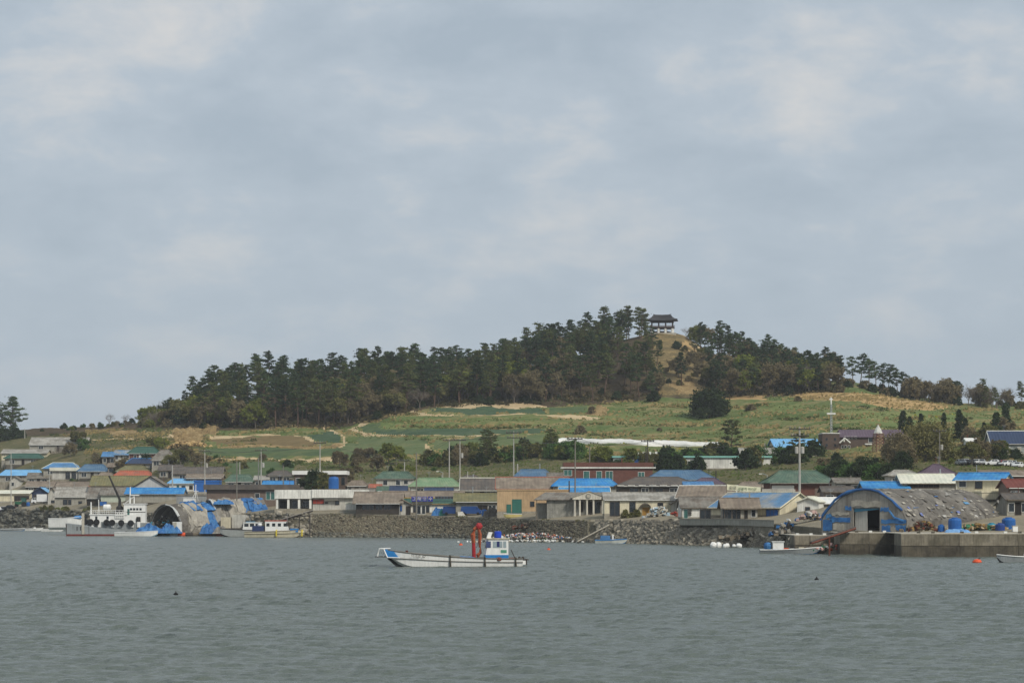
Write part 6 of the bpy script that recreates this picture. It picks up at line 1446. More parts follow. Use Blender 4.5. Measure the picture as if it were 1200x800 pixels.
def plant(proto, x, y, label, cat, group=None, s=1., rz=None, name=None, z=None):
    k = proto.name
    if k in USED: o = copy_tree(proto)
    else: o = proto; USED[k] = 1
    o.location = (x, y, (zxy(x, y) if z is None else z) - .1); o.rotation_euler = (0, 0, random.uniform(0, 6.28) if rz is None else rz); sc_ = s * random.uniform(.97, 1.03); o.scale = (sc_, sc_, sc_)
    if name: o.name = name
    return tag(o, label, cat, group)
random.seed(11)
PN = [pine_proto(100 + i, 14.5, PINE[i % 3], 1., .36, .05, 17, 92) for i in range(9)]
PO = [pine_proto(140 + i, 12., PINE[i % 2], 1.35, .36, .1, 15, 90) for i in range(6)]      # open umbrella pines of the ridge
PB = pine_proto(170, 20., PINE[0], 1.5, .34, .03, 24, 150, .42); PB2 = pine_proto(171, 9., PINE[1], 1.7, .4, .05, 16, 110, .3)
BR = [bare_proto(200 + i, 10.) for i in range(3)]; SL = [bare_proto(210 + i, 11., 'spring_tree', YGREEN, 5) for i in range(2)] + [bare_proto(215 + i, 10.5, 'spring_tree', BROWNT, 6) for i in range(2)] + [bare_proto(218, 10., 'spring_tree', OLIVE, 8)]
SB = [bush_proto(230, 5., 3.6, OLIVE, n_=26), bush_proto(231, 5., 3.4, DARKG), bush_proto(232, 4.5, 3., BROADG), bush_proto(233, 4.6, 3.2, BROWNT, per=40), bush_proto(234, 4., 2.6, YGREEN, per=45)]
EVG = [bush_proto(270 + i, 8., 6., [BROADG, DARKG][i], 'evergreen_tree', 40, 70, .28) for i in range(2)]
# the wood on the hill: zones between landmarks
LAND = [(262, 'the tug'), (300, 'the tarpaulin tents'), (345, 'the brown hall'), (385, 'the dark brick office'), (425, 'the white porch building'), (465, 'the brown veranda roof'), (505, 'the restaurant sign'), (545, 'the twin poles'), (585, 'the olive roof'), (625, 'the tan workshop'), (660, 'the blue hanok roof'), (700, 'the wide blue roof'), (752, 'the red brick building'), (838, 'the cream house'), (870, 'the single pine'), (905, 'the greenhouse'), (940, 'the big concrete pole'), (2000, 'the church mast')]
def zlabel(px, t, kind):
    side = next(n_ for a, n_ in LAND if px < a)
    row = 'at the front edge' if t < .12 else 'in the lower rows' if t < .35 else 'in the middle rows' if t < .6 else 'in the upper rows' if t < .85 else 'on the skyline'
    return '%s %s of the hill wood, above %s' % (kind, row, side)
VLM = [(60, 'the riprap'), (106, 'the long grey storehouse'), (160, 'the tug'), (215, 'the long bright blue roof'), (262, 'the blue steel box'), (325, 'the brown hall'), (405, 'the dark brick office'), (470, 'the brown veranda house'), (540, 'the restaurant'), (590, 'the olive roof'), (665, 'the tan workshop'), (730, 'the wide blue roof'), (800, 'the dark hipped house'), (850, 'the slate blue roof'), (900, 'the banner'), (985, 'the green hipped roof'), (1050, 'the arched shed front'), (1120, 'the long cream roof'), (2000, 'the blue roofed cream house')]
def above(px): return next(n_ for a, n_ in VLM if px < a)
pts = []; random.seed(5); tries = 0
def spaced(x, y, dmin):
    for (a, b_, _) in pts:
        if (a - x) ** 2 + (b_ - y) ** 2 < dmin * dmin: return False
    return True
npine = 0
while tries < 9000 and npine < 296:
    tries += 1; px = random.uniform(222, 978); t = random.choice([random.uniform(0, .25), random.random(), random.uniform(.55, 1.08), random.uniform(.85, 1.06)])
    if 752 < px < 838 and not (t < .05 and False):
        continue
    if px < 262 and random.random() < .75: continue
    y0, y1 = float(kn(4, px)), float(kn(5, px)); Y = y0 + 1 + (y1 - y0) * t; x = xof(px, Y)
    if abs(px - 776) < 34 and t > .7: continue
    if not spaced(x, Y, 5.0): continue
    pts.append((x, Y, px)); npine += 1; lo = px > 836
    s = random.uniform(.85, 1.18) * (.88 if lo else 1.) * (.9 if px > 930 else 1.) * (1.08 if 255 < px < 330 else 1.)
    pr_ = random.choice(PN) if not (lo and random.random() < .45) else random.choice(PO)
    plant(pr_, x, Y, zlabel(px, t, ('tall ' if s > 1.06 else 'short ' if s < .9 else '') + ('blackish' if 'dark' in pr_.children[0].data.materials[0].name + pr_.children[1].data.materials[0].name else 'olive' if 'warm' in pr_.children[0].data.materials[0].name + pr_.children[1].data.materials[0].name else 'green') + ' pine'), 'tree', 'pines of the hill wood', s)
# pavilion slope, single trees
for px, py, s, lb in ((749, 395, .85, 'pine standing close against the left side of the pavilion'), (756, 397, .7, 'smaller pine in front of the left pavilion corner'), (798, 452, .85, 'lone pine on the dry slope straight below the pavilion'), (770, 458, .6, 'small pine at the foot of the dry slope, left of the lone pine'),
                      (822, 418, .95, 'pine right of the footpath beside the pavilion'), (832, 430, .95, 'pine below the footpath on the dry slope'), (757, 440, .85, 'pine at the left edge of the dry slope'), (763, 470, .75, 'low pine at the very foot of the dry slope'), (760, 421, .8, 'pine halfway up the left edge of the dry slope'), (838, 466, .8, 'pine at the right foot of the dry slope'), (748, 455, .9, 'pine between the tall wood and the dry slope foot')):
    Y = Yof(px, py); plant(random.choice(PN), xof(px, Y), Y, lb, 'tree', None, s)
for i in range(15):
    px = random.choice([random.uniform(755, 772), random.uniform(815, 834), random.uniform(755, 834)]); Y = Yof(px, random.uniform(412, 466)); k = random.choice([SL[2], SL[4], PN[i % 9], PN[i % 7], SL[3]]); plant(k, xof(px, Y), Y, ('pine' if 'pine' in k.name else 'leafing tree') + (' on the left side of the dry slope below the pavilion' if px < 790 else ' on the right side of the dry slope below the pavilion'), 'tree', 'trees on the dry slope', random.uniform(.55, .85))
for px, py, s, k, lb in ((804, 395, .5, 0, 'small bare tree just right of the pavilion'), (812, 398, .55, 1, 'bare grey tree behind the footpath right of the pavilion'), (818, 402, .8, 2, 'leafing tree beside the footpath, right of the pavilion'), (826, 408, .95, 3, 'brown leafing tree where the right wood begins')):
    Y = Yof(px, py) if px > 815 else float(kn(5, px)) - 2; plant((BR[0], BR[1], SL[1], SL[2])[k], xof(px, Y), Y, lb, 'tree', None, s)
for i in range(22):
    px = random.uniform(752, 836); Y = Yof(px, random.uniform(402, 464)); plant(random.choice([SB[0], SB[3], SB[1]]), xof(px, Y), Y, 'low brownish shrub on the dry slope below the pavilion', 'shrub', 'shrubs on the dry slope', random.uniform(.4, .8))
# spring and bare trees mixed into the wood
for i in range(165):
    px = random.uniform(235, 985); t = random.uniform(0, 1.0) if i % 3 else random.uniform(0, .3)
    if 752 < px < 832: continue
    y0, y1 = float(kn(4, px)), float(kn(5, px)); Y = y0 + (y1 - y0) * t
    k = random.choice(SL[2:] + SL[2:] + SL[:2]) if random.random() < .85 else random.choice(BR)
    plant(k, xof(px, Y), Y, zlabel(px, t, 'leafing tree' if 'spring' in k.name else 'bare tree'), 'tree', 'broadleaf trees in the hill wood', random.uniform(.85, 1.2))
for px, t, s in ((612, .12, 1.15), (598, .3, 1.2), (590, .5, 1.2), (605, .45, 1.1), (690, .9, 1.1), (700, .8, 1.1)):
    y0, y1 = float(kn(4, px)), float(kn(5, px)); Y = y0 + (y1 - y0) * t; plant(SL[i % 2], xof(px, Y), Y, 'yellow green spring tree brightest in the wood left of the pavilion', 'tree', 'yellow green trees in the wood', s); i += 1
# undergrowth along the front edge and between trunks
for i in range(105):
    px = random.uniform(235, 985); t = random.choice([random.uniform(-.02, .12), random.uniform(0, .5)])
    if 770 < px < 836: continue
    y0, y1 = float(kn(4, px)), float(kn(5, px)); Y = y0 + (y1 - y0) * t
    plant(random.choice([SB[0], SB[1], SB[1], SB[3], SB[3]]), xof(px, Y), Y, zlabel(px, t, 'undergrowth shrub'), 'shrub', 'undergrowth of the hill wood', random.uniform(.45, 1.0))
_rs = np.random.RandomState(77); _cl = []
for i in range(900):
    px = _rs.uniform(232, 985)
    if 774 < px < 826: continue
    y0, y1 = float(kn(4, px)), float(kn(5, px)); t_ = _rs.uniform(-.02, .1) if i % 2 else _rs.uniform(0, .7); Y = y0 + (y1 - y0) * t_; w_ = _rs.uniform(.7, 1.6); _cl.append(((xof(px, Y), Y, zt(px, Y) + w_ * .4), w_ * 1.4, w_, w_ * .8))
tag(link('undergrowth', leaf_mesh('undergrowth', _cl, 34, .3, foliage('brush', '3b3f2a', '5a5138', .1, .12), _rs, 1.)), 'brown and dark green brush under the pines of the hill wood', 'undergrowth', None, 'stuff')
# the left flank: shrubs and bare trees dropping to the headland
for i in range(80):
    px = random.uniform(168, 268); y0, y1 = float(kn(4, px)), float(kn(5, px)); t = random.uniform(.05, 1.0); Y = y0 + (y1 - y0) * t
    k = random.choice([SB[0], SB[0], SB[1], SB[4], SB[3], SL[4], SL[2], BR[0], PN[3]] if px > 200 else [SB[0], SB[4], SB[0], SB[3], BR[1], SL[0]])
    big = k not in SB; plant(k, xof(px, Y), Y, ('pine' if 'pine' in k.name else 'bare tree' if 'bare' in k.name else 'leafing tree' if big else ['olive', 'dark', 'bright green', 'brown', 'yellow green'][SB.index(k)] + ' shrub') + ' in thicket left of the wood, ' + ('low down' if t < .35 else 'halfway up' if t < .7 else 'on the skyline') + (' above the grey roof' if px < 205 else ' above the sandy cut'), 'tree' if big else 'shrub', 'thicket trees on the left flank' if big else 'thicket shrubs on the left flank', (.78 if big else 1.25) * random.uniform(.8, 1.25) * (.75 if px < 195 else 1.))
for px, s, lb in ((128, .62, 'spreading bare tree on the skyline of the left headland'), (148, .5, 'smaller bare tree right of the spreading one on the headland'), (186, .75, 'bare grey tree at the left end of the hill skyline')):
    Y = float(kn(5, px)) - 4; plant(BR[px % 3], xof(px, Y), Y, lb, 'tree', None, s)
for i in range(22):
    px = random.uniform(38, 170); t = random.uniform(.3, 1.02); y0, y1 = float(kn(4, px)), float(kn(5, px)); Y = y0 + (y1 - y0) * t
    plant(random.choice(SB), xof(px, Y), Y, 'low shrub on the grassy headland at the left', 'shrub', 'headland shrubs', random.uniform(.35, .75))
for i in range(60):                                  # wooded gardens of the right slope and between the houses
    px = (random.uniform(1128, 1225) if i % 3 else random.uniform(1044, 1062)) if i < 34 else random.choice([random.uniform(400, 560), random.uniform(690, 790), random.uniform(60, 240)]); Y = float(kn(3, px)) + (random.uniform(-60, 70) if i < 34 and px > 1100 else random.uniform(-75, -35) if i < 34 else random.uniform(-40, 8) if px < 600 else random.uniform(-85, -55)); k = random.choice([SL[4], SL[2], SL[3], EVG[0], SL[0], EVG[1]])
    plant(k, xof(px, Y), Y, ('leafing' if 'spring' in k.name else 'evergreen') + ' garden tree on the slope above ' + above(px), 'tree', 'garden trees of the village slope', random.uniform(.45, .75), name='garden_tree')
for i in range(26):                                  # the wood thins out to the left in smaller trees
    px = random.uniform(186, 256); t = random.uniform(.25, 1.0); y0, y1 = float(kn(4, px)), float(kn(5, px)); Y = y0 + (y1 - y0) * t; k = random.choice([SL[4], SL[2], SL[3], PN[1], PN[4], SL[4]])
    plant(k, xof(px, Y), Y, ('small pine' if 'pine' in k.name else 'small leafing tree') + ' at the tapering left end of the wood, ' + ('low down' if t < .5 else 'halfway up' if t < .75 else 'on the skyline'), 'tree', 'small trees at the left end of the wood', (.45 + .5 * (px - 186) / 70) * random.uniform(.85, 1.1))
# big pine at the left edge and its neighbours
Y = 948.; plant(PB, xof(12, Y), Y, 'big spreading pine with two bare stems at the left picture edge', 'tree', None, 1.0, 2.4, z=zof(522, Y)); plant(PO[1], xof(-2, Y + 6), Y + 6, 'second pine half cut by the left picture edge', 'tree', None, 1.25)
for px, s in ((4, 1.6), (16, 1.5), (26, .9), (10, 1.2)): plant(SB[1], xof(px, 935.), 935., 'dark shrub at the foot of the big left-hand pine', 'shrub', 'shrubs under the big left pine', s)
# open pines on the right ridge, one by one
for px, t, s, k, lb in ((986, .85, .78, 1, 'umbrella pine at the left end of the ridge row, with a long arm'), (1000, .6, .85, 2, 'second umbrella pine of the ridge row'), (1008, .9, .9, 3, 'third umbrella pine of the ridge row, tall and thin'), (1018, .5, .85, 4, 'fourth umbrella pine of the ridge row'), (1026, .8, .8, 0, 'middle umbrella pine of the ridge row'), (1035, .6, .82, 5, 'broad flat topped pine of the ridge row'), (1042, .9, .8, 1, 'flat topped pine right of the broad one'), (1052, .7, .8, 2, 'last but one pine of the ridge row'), (1061, .8, .72, 3, 'last pine of the ridge row before the bare trees')):
    Y = float(kn(4, px)) + (float(kn(5, px)) - float(kn(4, px))) * t; plant(PO[k], xof(px, Y), Y, lb, 'tree', 'pines along the right ridge', s * 1.08)
for i in range(16):
    px = random.uniform(985, 1072); Y = float(kn(4, px)) + random.uniform(10, 40); plant(random.choice([SB[1], SB[1], SB[3]]), xof(px, Y), Y, 'dark undergrowth shrub beneath the ridge pines', 'shrub', 'undergrowth of the right ridge', random.uniform(.6, 1.1))
for i in range(44):
    px = random.uniform(1062, 1185) if i > 13 else random.uniform(1060, 1112); Y = float(kn(4, px)) + random.uniform(8, 50); plant(random.choice(BR + [SL[3]]), xof(px, Y), Y, 'bare grey tree on the right ridge ' + ('left of' if px < 1100 else 'behind' if px < 1125 else 'right of') + ' the round pine', 'tree', 'bare trees of the right ridge', random.uniform(.65, .95))
plant(PB2, xof(1121, 812), 812., 'round topped lone pine on the right ridge', 'tree', None, 1.05, z=zof(477, 812)); plant(SB[1], xof(1118, 806), 806., 'dark shrub under the round topped pine', 'shrub', None, 1.2)
for i in range(26):
    px = random.uniform(1140, 1230); Y = float(kn(4, px)) + random.uniform(10, 60); k_ = random.choice([SB[1], PN[2], SB[0], PN[5]]); plant(k_, xof(px, Y), Y, ('low pine' if 'pine' in k_.name else 'low dark tree') + ' in the far right ridge thicket, ' + ('behind the white hut' if px < 1165 else 'behind the dark tiled hall' if px < 1195 else 'at the picture edge'), 'tree', 'far right ridge thicket', random.uniform(.5, .72))
# bushes on the meadow
BIG = bush_proto(240, 14.5, 9.5, DARKG, 'round_bush', 60, 120, .38); Y = Yof(831, 489.); plant(BIG, xof(831, Y), Y, 'big round dark bush alone on the meadow below the pavilion', 'bush', None, 1.0)
for px, py, s, lb in ((765, 470, 1.1, 'dark bush at the wood edge left of the dry slope'), (680, 508, .9, 'brown bush above the white plastic strip'), (693, 483, .7, 'small brown bush by the end of the upper path'), (935, 470, .6, 'little dark bush on the right meadow'), (773, 505, .4, 'tiny bush on the middle meadow'), (880, 482, .8, 'brown bush right of the big round bush'), (421, 541, .8, 'small dark bush left of the small conifer in the green field')):
    Y = Yof(px, py); plant(SB[1 if s > 1 else 3], xof(px, Y), Y, lb, 'bush', None, s)
CON = [bush_proto(250 + i, 4.2, 9., DARKG, 'conifer', 44, 60, .3, shape='cone') for i in range(2)]
for px, py, s, lb in ((441, 541, .45, 'small dark conifer standing in the green field'), (458, 567, .62, 'dark conifer in front of the green hipped roof'), (1058, 512, .95, 'left tallest conifer above the round willow'), (1066, 514, .8, 'middle conifer above the round willow'), (1079, 512, .85, 'right conifer above the round willow'), (1106, 506, .7, 'conifer between willow and white hut'), (1124, 514, 1.0, 'dark conifer left of the white hut'), (1131, 518, .85, 'dark conifer just behind the white hut'), (1167, 520, 1.1, 'broad conifer before the dark tiled hall'), (1178, 505, 1.0, 'tall conifer behind the dark tiled hall'), (1153, 518, .7, 'small conifer right of the white hut')):
    Y = Yof(px, py); plant(CON[px % 2], xof(px, Y), Y, lb, 'tree', None, s)
# trees among the houses
WIL = bush_proto(260, 19., 13.5, foliage('willow_leaves', '66653a', '837e52', .1), 'willow_tree', 90, 110, .34); Y = 575.; plant(WIL, xof(1085, Y), Y, 'large round olive willow behind the purple roof', 'tree', None, 1.0, z=zof(556, Y))
WIL2 = bush_proto(261, 9., 8., BROWNT, 'willow_tree', 50, 80, .28); plant(WIL2, xof(1053, 560.), 560., 'brown leafing tree left of the round willow', 'tree', None, 1.0)
for i, (px, s) in enumerate(((968, .95), (982, 1.05), (998, 1.0), (1013, 1.05), (1028, .95), (1042, .85))):
    lb_ = 'dense green tree in the row behind the arched shed, number %s from the left' % ('one two three four five six'.split()[i])
    Y = 525. - i * 4; plant(EVG[i % 2], xof(px, Y), Y, lb_, 'tree', 'evergreen row behind the arched shed', s, z=zof(570, Y))
TP = pine_proto(280, 12.5, PINE[2], 1.5, .3, .05, 16, 120, .34); Y = 640.; plant(TP, xof(858, Y), Y, 'free standing pine in front of the greenhouse', 'tree', None, .95, z=zof(541, Y))
PO2 = pine_proto(281, 9., PINE[2], 1.6, .3, .05, 14, 100, .3); plant(PO2, xof(937, 575.), 575., 'small pine behind the tall utility pole', 'tree', None, 1.0)
for i in range(44):
    px = random.uniform(772, 960); Y = random.uniform(600, 640); k = random.choice([SB[1], EVG[0], SB[0], SB[1]]); plant(k, xof(px, Y), Y, random.choice(['tall', 'low', 'broad']) + ' dark tree in the belt before the school, above ' + above(px), 'tree', 'tree belt behind the banner', (1.25 if k in SB else .75) * random.uniform(.8, 1.2), name='belt_tree')
for i in range(30):
    px = random.uniform(496, 672); Y = random.uniform(668, 690); k = random.choice([SB[1], SB[0], PO2, SB[2], EVG[1], SL[0]]); plant(k, xof(px, Y), Y, 'bushy tree in the belt below the fields, above ' + above(px), 'tree', 'tree belt below the fields', (.85 if k is PO2 else .6 if k in SL or k in EVG else 1.3) * random.uniform(.8, 1.2), name='belt_tree')
for px, Y, s, lb in ((668, 670, 1.05, 'tall leafy tree left of the red brick building'), (660, 672, .95, 'leafy tree behind the first pole of the brick building'), (650, 676, .9, 'bushy tree at the start of the white strip'), (676, 672, .9, 'bushy tree above the red brick building')): plant(EVG[0], xof(px, Y), Y, lb, 'tree', None, s)
for i in range(16):
    px = random.uniform(392, 440); Y = random.uniform(625, 700); plant(random.choice([SB[3], SB[3], SB[0], SL[2]]), xof(px, Y), Y, 'brown shrub in the thicket behind the dark brick office', 'shrub', 'thicket behind the office', random.uniform(.4, .75))
for i in range(34):
    px = random.choice([random.uniform(215, 345), random.uniform(60, 215), random.uniform(440, 520)]); Y = float(kn(3, px)) - random.uniform(0, 70); plant(random.choice([SB[0], SB[1], SB[3], SB[2], SB[4]]), xof(px, Y), Y, 'garden shrub on the village slope above ' + above(px), 'shrub', 'garden shrubs of the village', random.uniform(.35, .7))
for i in range(24):
    px = random.uniform(905, 1200); Y = float(kn(3, px)) + (random.uniform(-70, -30) if 955 < px < 1062 else random.uniform(-45, 30)); plant(random.choice([SB[0], SB[0], SB[1], SB[4], SB[3]]), xof(px, Y), Y, 'garden shrub around the church, above ' + above(px), 'shrub', 'garden shrubs around the church', random.uniform(.4, .9))
plant(BR[2], xof(70, 838.), 838., 'round crowned bare tree behind the blue hipped roof', 'tree', None, .8, z=zof(543, 838)); plant(SL[4], xof(92, 842.), 842., 'olive leafing tree beside the round bare tree', 'tree', None, .75)
plant(EVG[0], xof(97, 835.), 835., 'dark evergreen between bare tree and small blue roof', 'tree', None, .75); plant(SB[3], xof(114, 780.), 780., 'brown shrub left of the orange roof', 'shrub', None, 1.1); plant(SB[3], xof(108, 775.), 775., 'brown shrub right of the flat porch shop', 'shrub', None, 1.0)
plant(SB[1], xof(366, 556.), 556., 'dark olive bush on the roof terrace of the brick office', 'shrub', None, 1.3, z=zof(573, 556)); plant(SB[0], xof(375, 556.), 556., 'olive bush beside the blue water tank', 'shrub', None, 1.2, z=zof(573, 556))
for i in range(15):
    px = random.uniform(46, 106); Y = float(kn(1, px)) + random.uniform(0, 2.5); plant(random.choice([SB[4], SB[4], SB[0]]), xof(px, Y), Y, 'low yellow green shrub in the hedge above the riprap', 'shrub', 'hedge above the riprap', random.uniform(.32, .5))
for px, s, lb in ((635, .8, 'ivy like bush in the yard left of the pediment house'), (311, .6, 'olive shrub at the corner of the brown hall'), (735, .5, 'low shrub under the cream house window'), (745, .45, 'low shrub beside the ochre door'), (455, .4, 'green bush behind the blue pickup')):
    Y = (464 if 600 < px < 700 else 452 if px > 700 else 540); plant(SB[0 if px != 635 else 2], xof(px, Y), Y, lb, 'shrub', None, s)
# brush growing on the terrace banks
_bl = [[(430, 513), (520, 514), (640, 511)], [(470, 499.5), (560, 501), (642, 500)], [(246, 540), (330, 541), (400, 542)], [(640, 494), (740, 499), (850, 499)], [(862, 494), (940, 490), (1010, 490)], [(655, 508), (740, 513), (840, 515)], [(440, 492), (490, 484)], [(500, 535), (560, 537), (640, 530)], [(405, 540), (470, 540), (520, 534)], [(880, 505), (980, 503), (1050, 505)], [(260, 519), (300, 516)], [(110, 518), (200, 514)], [(1000, 476), (1080, 486), (1150, 492)], [(720, 480), (800, 478), (900, 474)], [(245, 530), (262, 545)], [(60, 510), (130, 508)], [(650, 526), (720, 530)], [(860, 515), (905, 512)]]
_rs = np.random.RandomState(9); _cl = [[], []]
for ln in _bl:
    n_ = int(sum(math.hypot(b_[0] - a[0], b_[1] - a[1]) for a, b_ in zip(ln, ln[1:])) * .55)
    for i in range(n_):
        px = ln[0][0] + (ln[-1][0] - ln[0][0]) * _rs.uniform(); py = float(np.interp(px, [a for a, _ in ln], [b_ for _, b_ in ln])) + _rs.normal(0, .9)
        if math.sin(px * .09 + py) + _rs.normal(0, .5) < -.35: continue
        Y = Yof(px, py); w_ = _rs.uniform(.3, .85); _cl[int(_rs.uniform() < .35)].append(((xof(px, Y), Y, zt(px, Y) + w_ * .3), w_ * 1.6, w_ * .8, w_ * .6))
tag(link('bank_brush', leaf_mesh('bank_brush', _cl[0], 26, .22, foliage('bank_green', '3e4c2a', '59643a', .1, .1), _rs, 1.)), 'dark green brush along the terrace banks', 'brush', None, 'stuff')
tag(link('bank_straw', leaf_mesh('bank_straw', _cl[1], 26, .22, foliage('bank_tan', '857650', '9c8a62', .1, .1), _rs, 1.)), 'dry straw coloured brush along the terrace banks', 'brush', None, 'stuff')
_rs = np.random.RandomState(19); _cl = []
for i in range(170):
    px = _rs.uniform(366, 690); v = 1.0 + _rs.normal(0, .04); p_ = bank(px, v)
    if math.sin(px * .13) + math.sin(px * .047) + _rs.normal(0, .6) > .1: w_ = _rs.uniform(.15, .4); _cl.append(((p_.x, p_.y, p_.z + .2), w_ * 1.8, w_, w_ * .7))
tag(link('wall_weeds', leaf_mesh('wall_weeds', _cl, 16, .13, OLIVE, _rs, 1.)), 'weeds growing along the top of the stone sea wall', 'weeds', None, 'stuff')
# grass on the slopes: one mass each
def grass(name, label, n_, sel, mat, h0, h1, seed):
    rs = np.random.RandomState(seed); px = rs.uniform(100, 1250, n_ * 3); Y = kn(2, px) + 30 + (kn(4, px) + 12 - kn(2, px) - 30) * rs.uniform(0, 1, n_ * 3); ok = sel(px, Y, pyt(px, Y), rs); px, Y = px[ok][:n_], Y[ok][:n_]; k = len(px)
    x = xof(px, Y); z = Zt(px, Y) + rough(x, Y) * np.clip((Y - kn(2, px)) / 60, .15, 1.); q = rs.uniform(0, 3.14, k); h = rs.uniform(h0, h1, k); w = h * .8
    p = np.stack([x, Y, z - .1], 1); a = np.stack([np.cos(q), np.sin(q) * .5, 0 * q], 1) * w[:, None]; up = np.stack([rs.normal(0, .2, k), rs.normal(0, .2, k), np.ones(k)], 1) * h[:, None]
    v = np.stack([p - a, p + a, p + a * .7 + up, p - a * .8 + up * .9], 1).reshape(-1, 3)
    tag(link(name, npmesh(name, v, np.arange(4 * k).reshape(-1, 4), mat)), label, 'grass', None, 'stuff')
_mp = [i for i, a in enumerate(NAMED) if a[0] == 'meadow_patch']
def cl_(px, Y):
    c = land_class(px, Y); return np.where(np.isin(c, _mp), -1, c)
grass('dry_grass', 'dry straw coloured grass on the meadows', 15000, lambda px, Y, py, rs: ((cl_(px, Y) < 0) & (py < 540) & (np.sin(px * .06 + py * .5) + np.sin(px * .023 - py * .3) + rs.normal(0, .5, len(px)) > .55)) | (((py < 478) & (px > 940)) & (cl_(px, Y) >= 0)), foliage('straw', '8f8058', 'a8966a', .1, .08), .3, .8, 1)
grass('green_grass', 'rough green grass on the meadows', 22000, lambda px, Y, py, rs: (cl_(px, Y) < 0) & (np.sin(px * .05 - py * .4) + rs.normal(0, .6, len(px)) > -.2), foliage('meadow_blades', '56653a', '6f7747', .1, .06), .15, .5, 2)
grass('weeds', 'dark weeds scattered on the meadows', 3000, lambda px, Y, py, rs: (cl_(px, Y) < 0) & (np.sin(px * .11 + py * .7) + rs.normal(0, .5, len(px)) > .6), foliage('weed_blades', '566038', '6b6c40', .1, .06), .2, .6, 3)
grass('flower_patch', 'yellow flowering patches on the meadows', 1500, lambda px, Y, py, rs: (((px > 725) & (px < 800) & (py > 520) & (py < 528)) | ((px > 1070) & (px < 1130) & (py > 484) & (py < 489)) | ((px > 1120) & (px < 1170) & (py > 500) & (py < 520) & (rs.uniform(0, 1, len(px)) < .3))), YELF, .3, .7, 4)
# ------------------------------------------------------------------ poles, wires, vehicles, small things
POLE = M('concrete_pole', 'a6a49c', .1, 1., .85, .15); POLED = M('weathered_pole', '77736b', .12, 1., .85, .15)
def pole(px, top, Y, label, arms=1, tr=0, mat=None, lamp=False, r_=.15, base=None, group='utility poles of the village', name='utility_pole'):
    z0 = zt(px, Y) if base is None else zof(base, Y); h = zof(top, Y) - z0; r = empty(name, (xof(px, Y), Y, z0), R(random.uniform(-8, 8)), label, 'pole', group); mat = mat or POLE
    MB().tube([(0, 0, -.6), (0, 0, h)], [r_ * 1.25, r_ * .8], 8).build('shaft', mat, r)
    for k in range(arms):
        z = h - .5 - k * 1.3; w = (2.0 if arms > 1 else 1.6) - .3 * k
        ca = MB().box(-w, w, -r_ - .14, -r_ + .02, z, z + .2).build('crossarm', DARKW, r)
        for x in (-w * .92, -w * .45, w * .45, w * .92): MB().lathe([(.08, z + .2), (.14, z + .32), (.1, z + .55)], (x, -r_ - .04, 0), 6).build('insulator', POLED, ca)
    for k in range(tr):
        s_ = -1 if k % 2 else 1; MB().lathe([(.3, h - 5.0), (.34, h - 4.9), (.34, h - 3.8), (.2, h - 3.7)], (s_ * .55, 0, 0), 10).build('transformer', POLE, r)
    if lamp:
        la = MB().tube([(0, 0, h - .1), (-.9, 0, h + .25), (-1.2, 0, h + .2)], .06, 5).build('lamp_arm', STEEL, r); MB().box(-1.7, -1.1, -.15, .15, h + .1, h + .28).build('lamp_head', FRAMEW, la)
    return (xof(px, Y), Y, z0 + h)
random.seed(3)
T = {}
T['a'] = pole(13, 531, 738, 'pole with pale shaft in front of the sky blue roof at the left', 0)
pole(58, 552, 745, 'short pole between navy boathouse and long storehouse', 0, group=None); pole(29, 502, 930, 'pole right of the big left-hand pine', 0, group=None)
pole(121, 531, 805, 'slim pole left of the small blue roofed house', 0, group=None); pole(202, 545, 660, 'short pole beside the white house with sky blue roof', 0, r_=.2, group=None)
T['b'] = pole(240, 527, 648, 'tall pale pole with white box left of the blue steel box', 1, 1); T['c'] = pole(277.5, 540, 560, 'slim dark pole rising in front of the brown hall', 0, 0, POLED)
T['d'] = pole(306, 526, 625, 'tall double pole behind the brown hall', 1, 1); pole(303, 536, 626, 'shorter pole close beside the tall double pole', 0, 0, group=None); pole(281, 541, 680, 'thin pole above the green hipped roof', 0, 0, group=None)
pole(332, 545, 600, 'pole right of the low flat blue roof', 0, 0, POLED, group=None); T['e'] = pole(375, 517, 590, 'tall pole rising behind the dark brick office', 1)
T['f'] = pole(474, 538, 615, 'pole with white box beside the green hipped roof', 1, 1); T['g'] = pole(488, 530, 521, 'dark pole standing at the restaurant front', 0, 0, POLED, base=605)
T['h'] = pole(526.5, 514, 600, 'left one of the pair of tall poles above the pale green roof', 1, 0); T['i'] = pole(539, 514, 600, 'right one of the pair of tall poles, with lamp disc', 1, 1)
T['j'] = pole(602, 505, 590, 'tallest dark pole with two crossarms above the tan workshop', 2, 0); pole(606.5, 543, 600, 'short white post beside the tallest dark pole', 0, 0, r_=.2, group=None); pole(548, 552, 585, 'short post behind the dark tiled house', 0, 0, group=None)
T['k'] = pole(674, 512, 500, 'tall brown pole in front of the red brick building', 1, 0, POLED); pole(691, 523, 560, 'pole right of the tall brown pole at the brick building', 0, 0, POLED)
T['l'] = pole(759, 515, 560, 'dark pole at the right end of the red brick building', 1, 0, DARKW); pole(757, 523, 575, 'second dark pole close beside the brick building end', 0, 0, DARKW, group=None)
T['m'] = pole(937, 500, 432, 'big concrete pole with wide crossarms and two transformers right of centre', 2, 2, r_=.2); pole(839, 551, 520, 'short dark post left of the banner', 0, 0, DARKW, group=None)
pole(899, 556, 480, 'street lamp bending left above the banner', 0, 0, None, True, .09, None, None, 'street_lamp'); pole(519, 553, 585, 'street lamp near the pair of tall poles', 0, 0, None, True, .09, None, None, 'street_lamp')
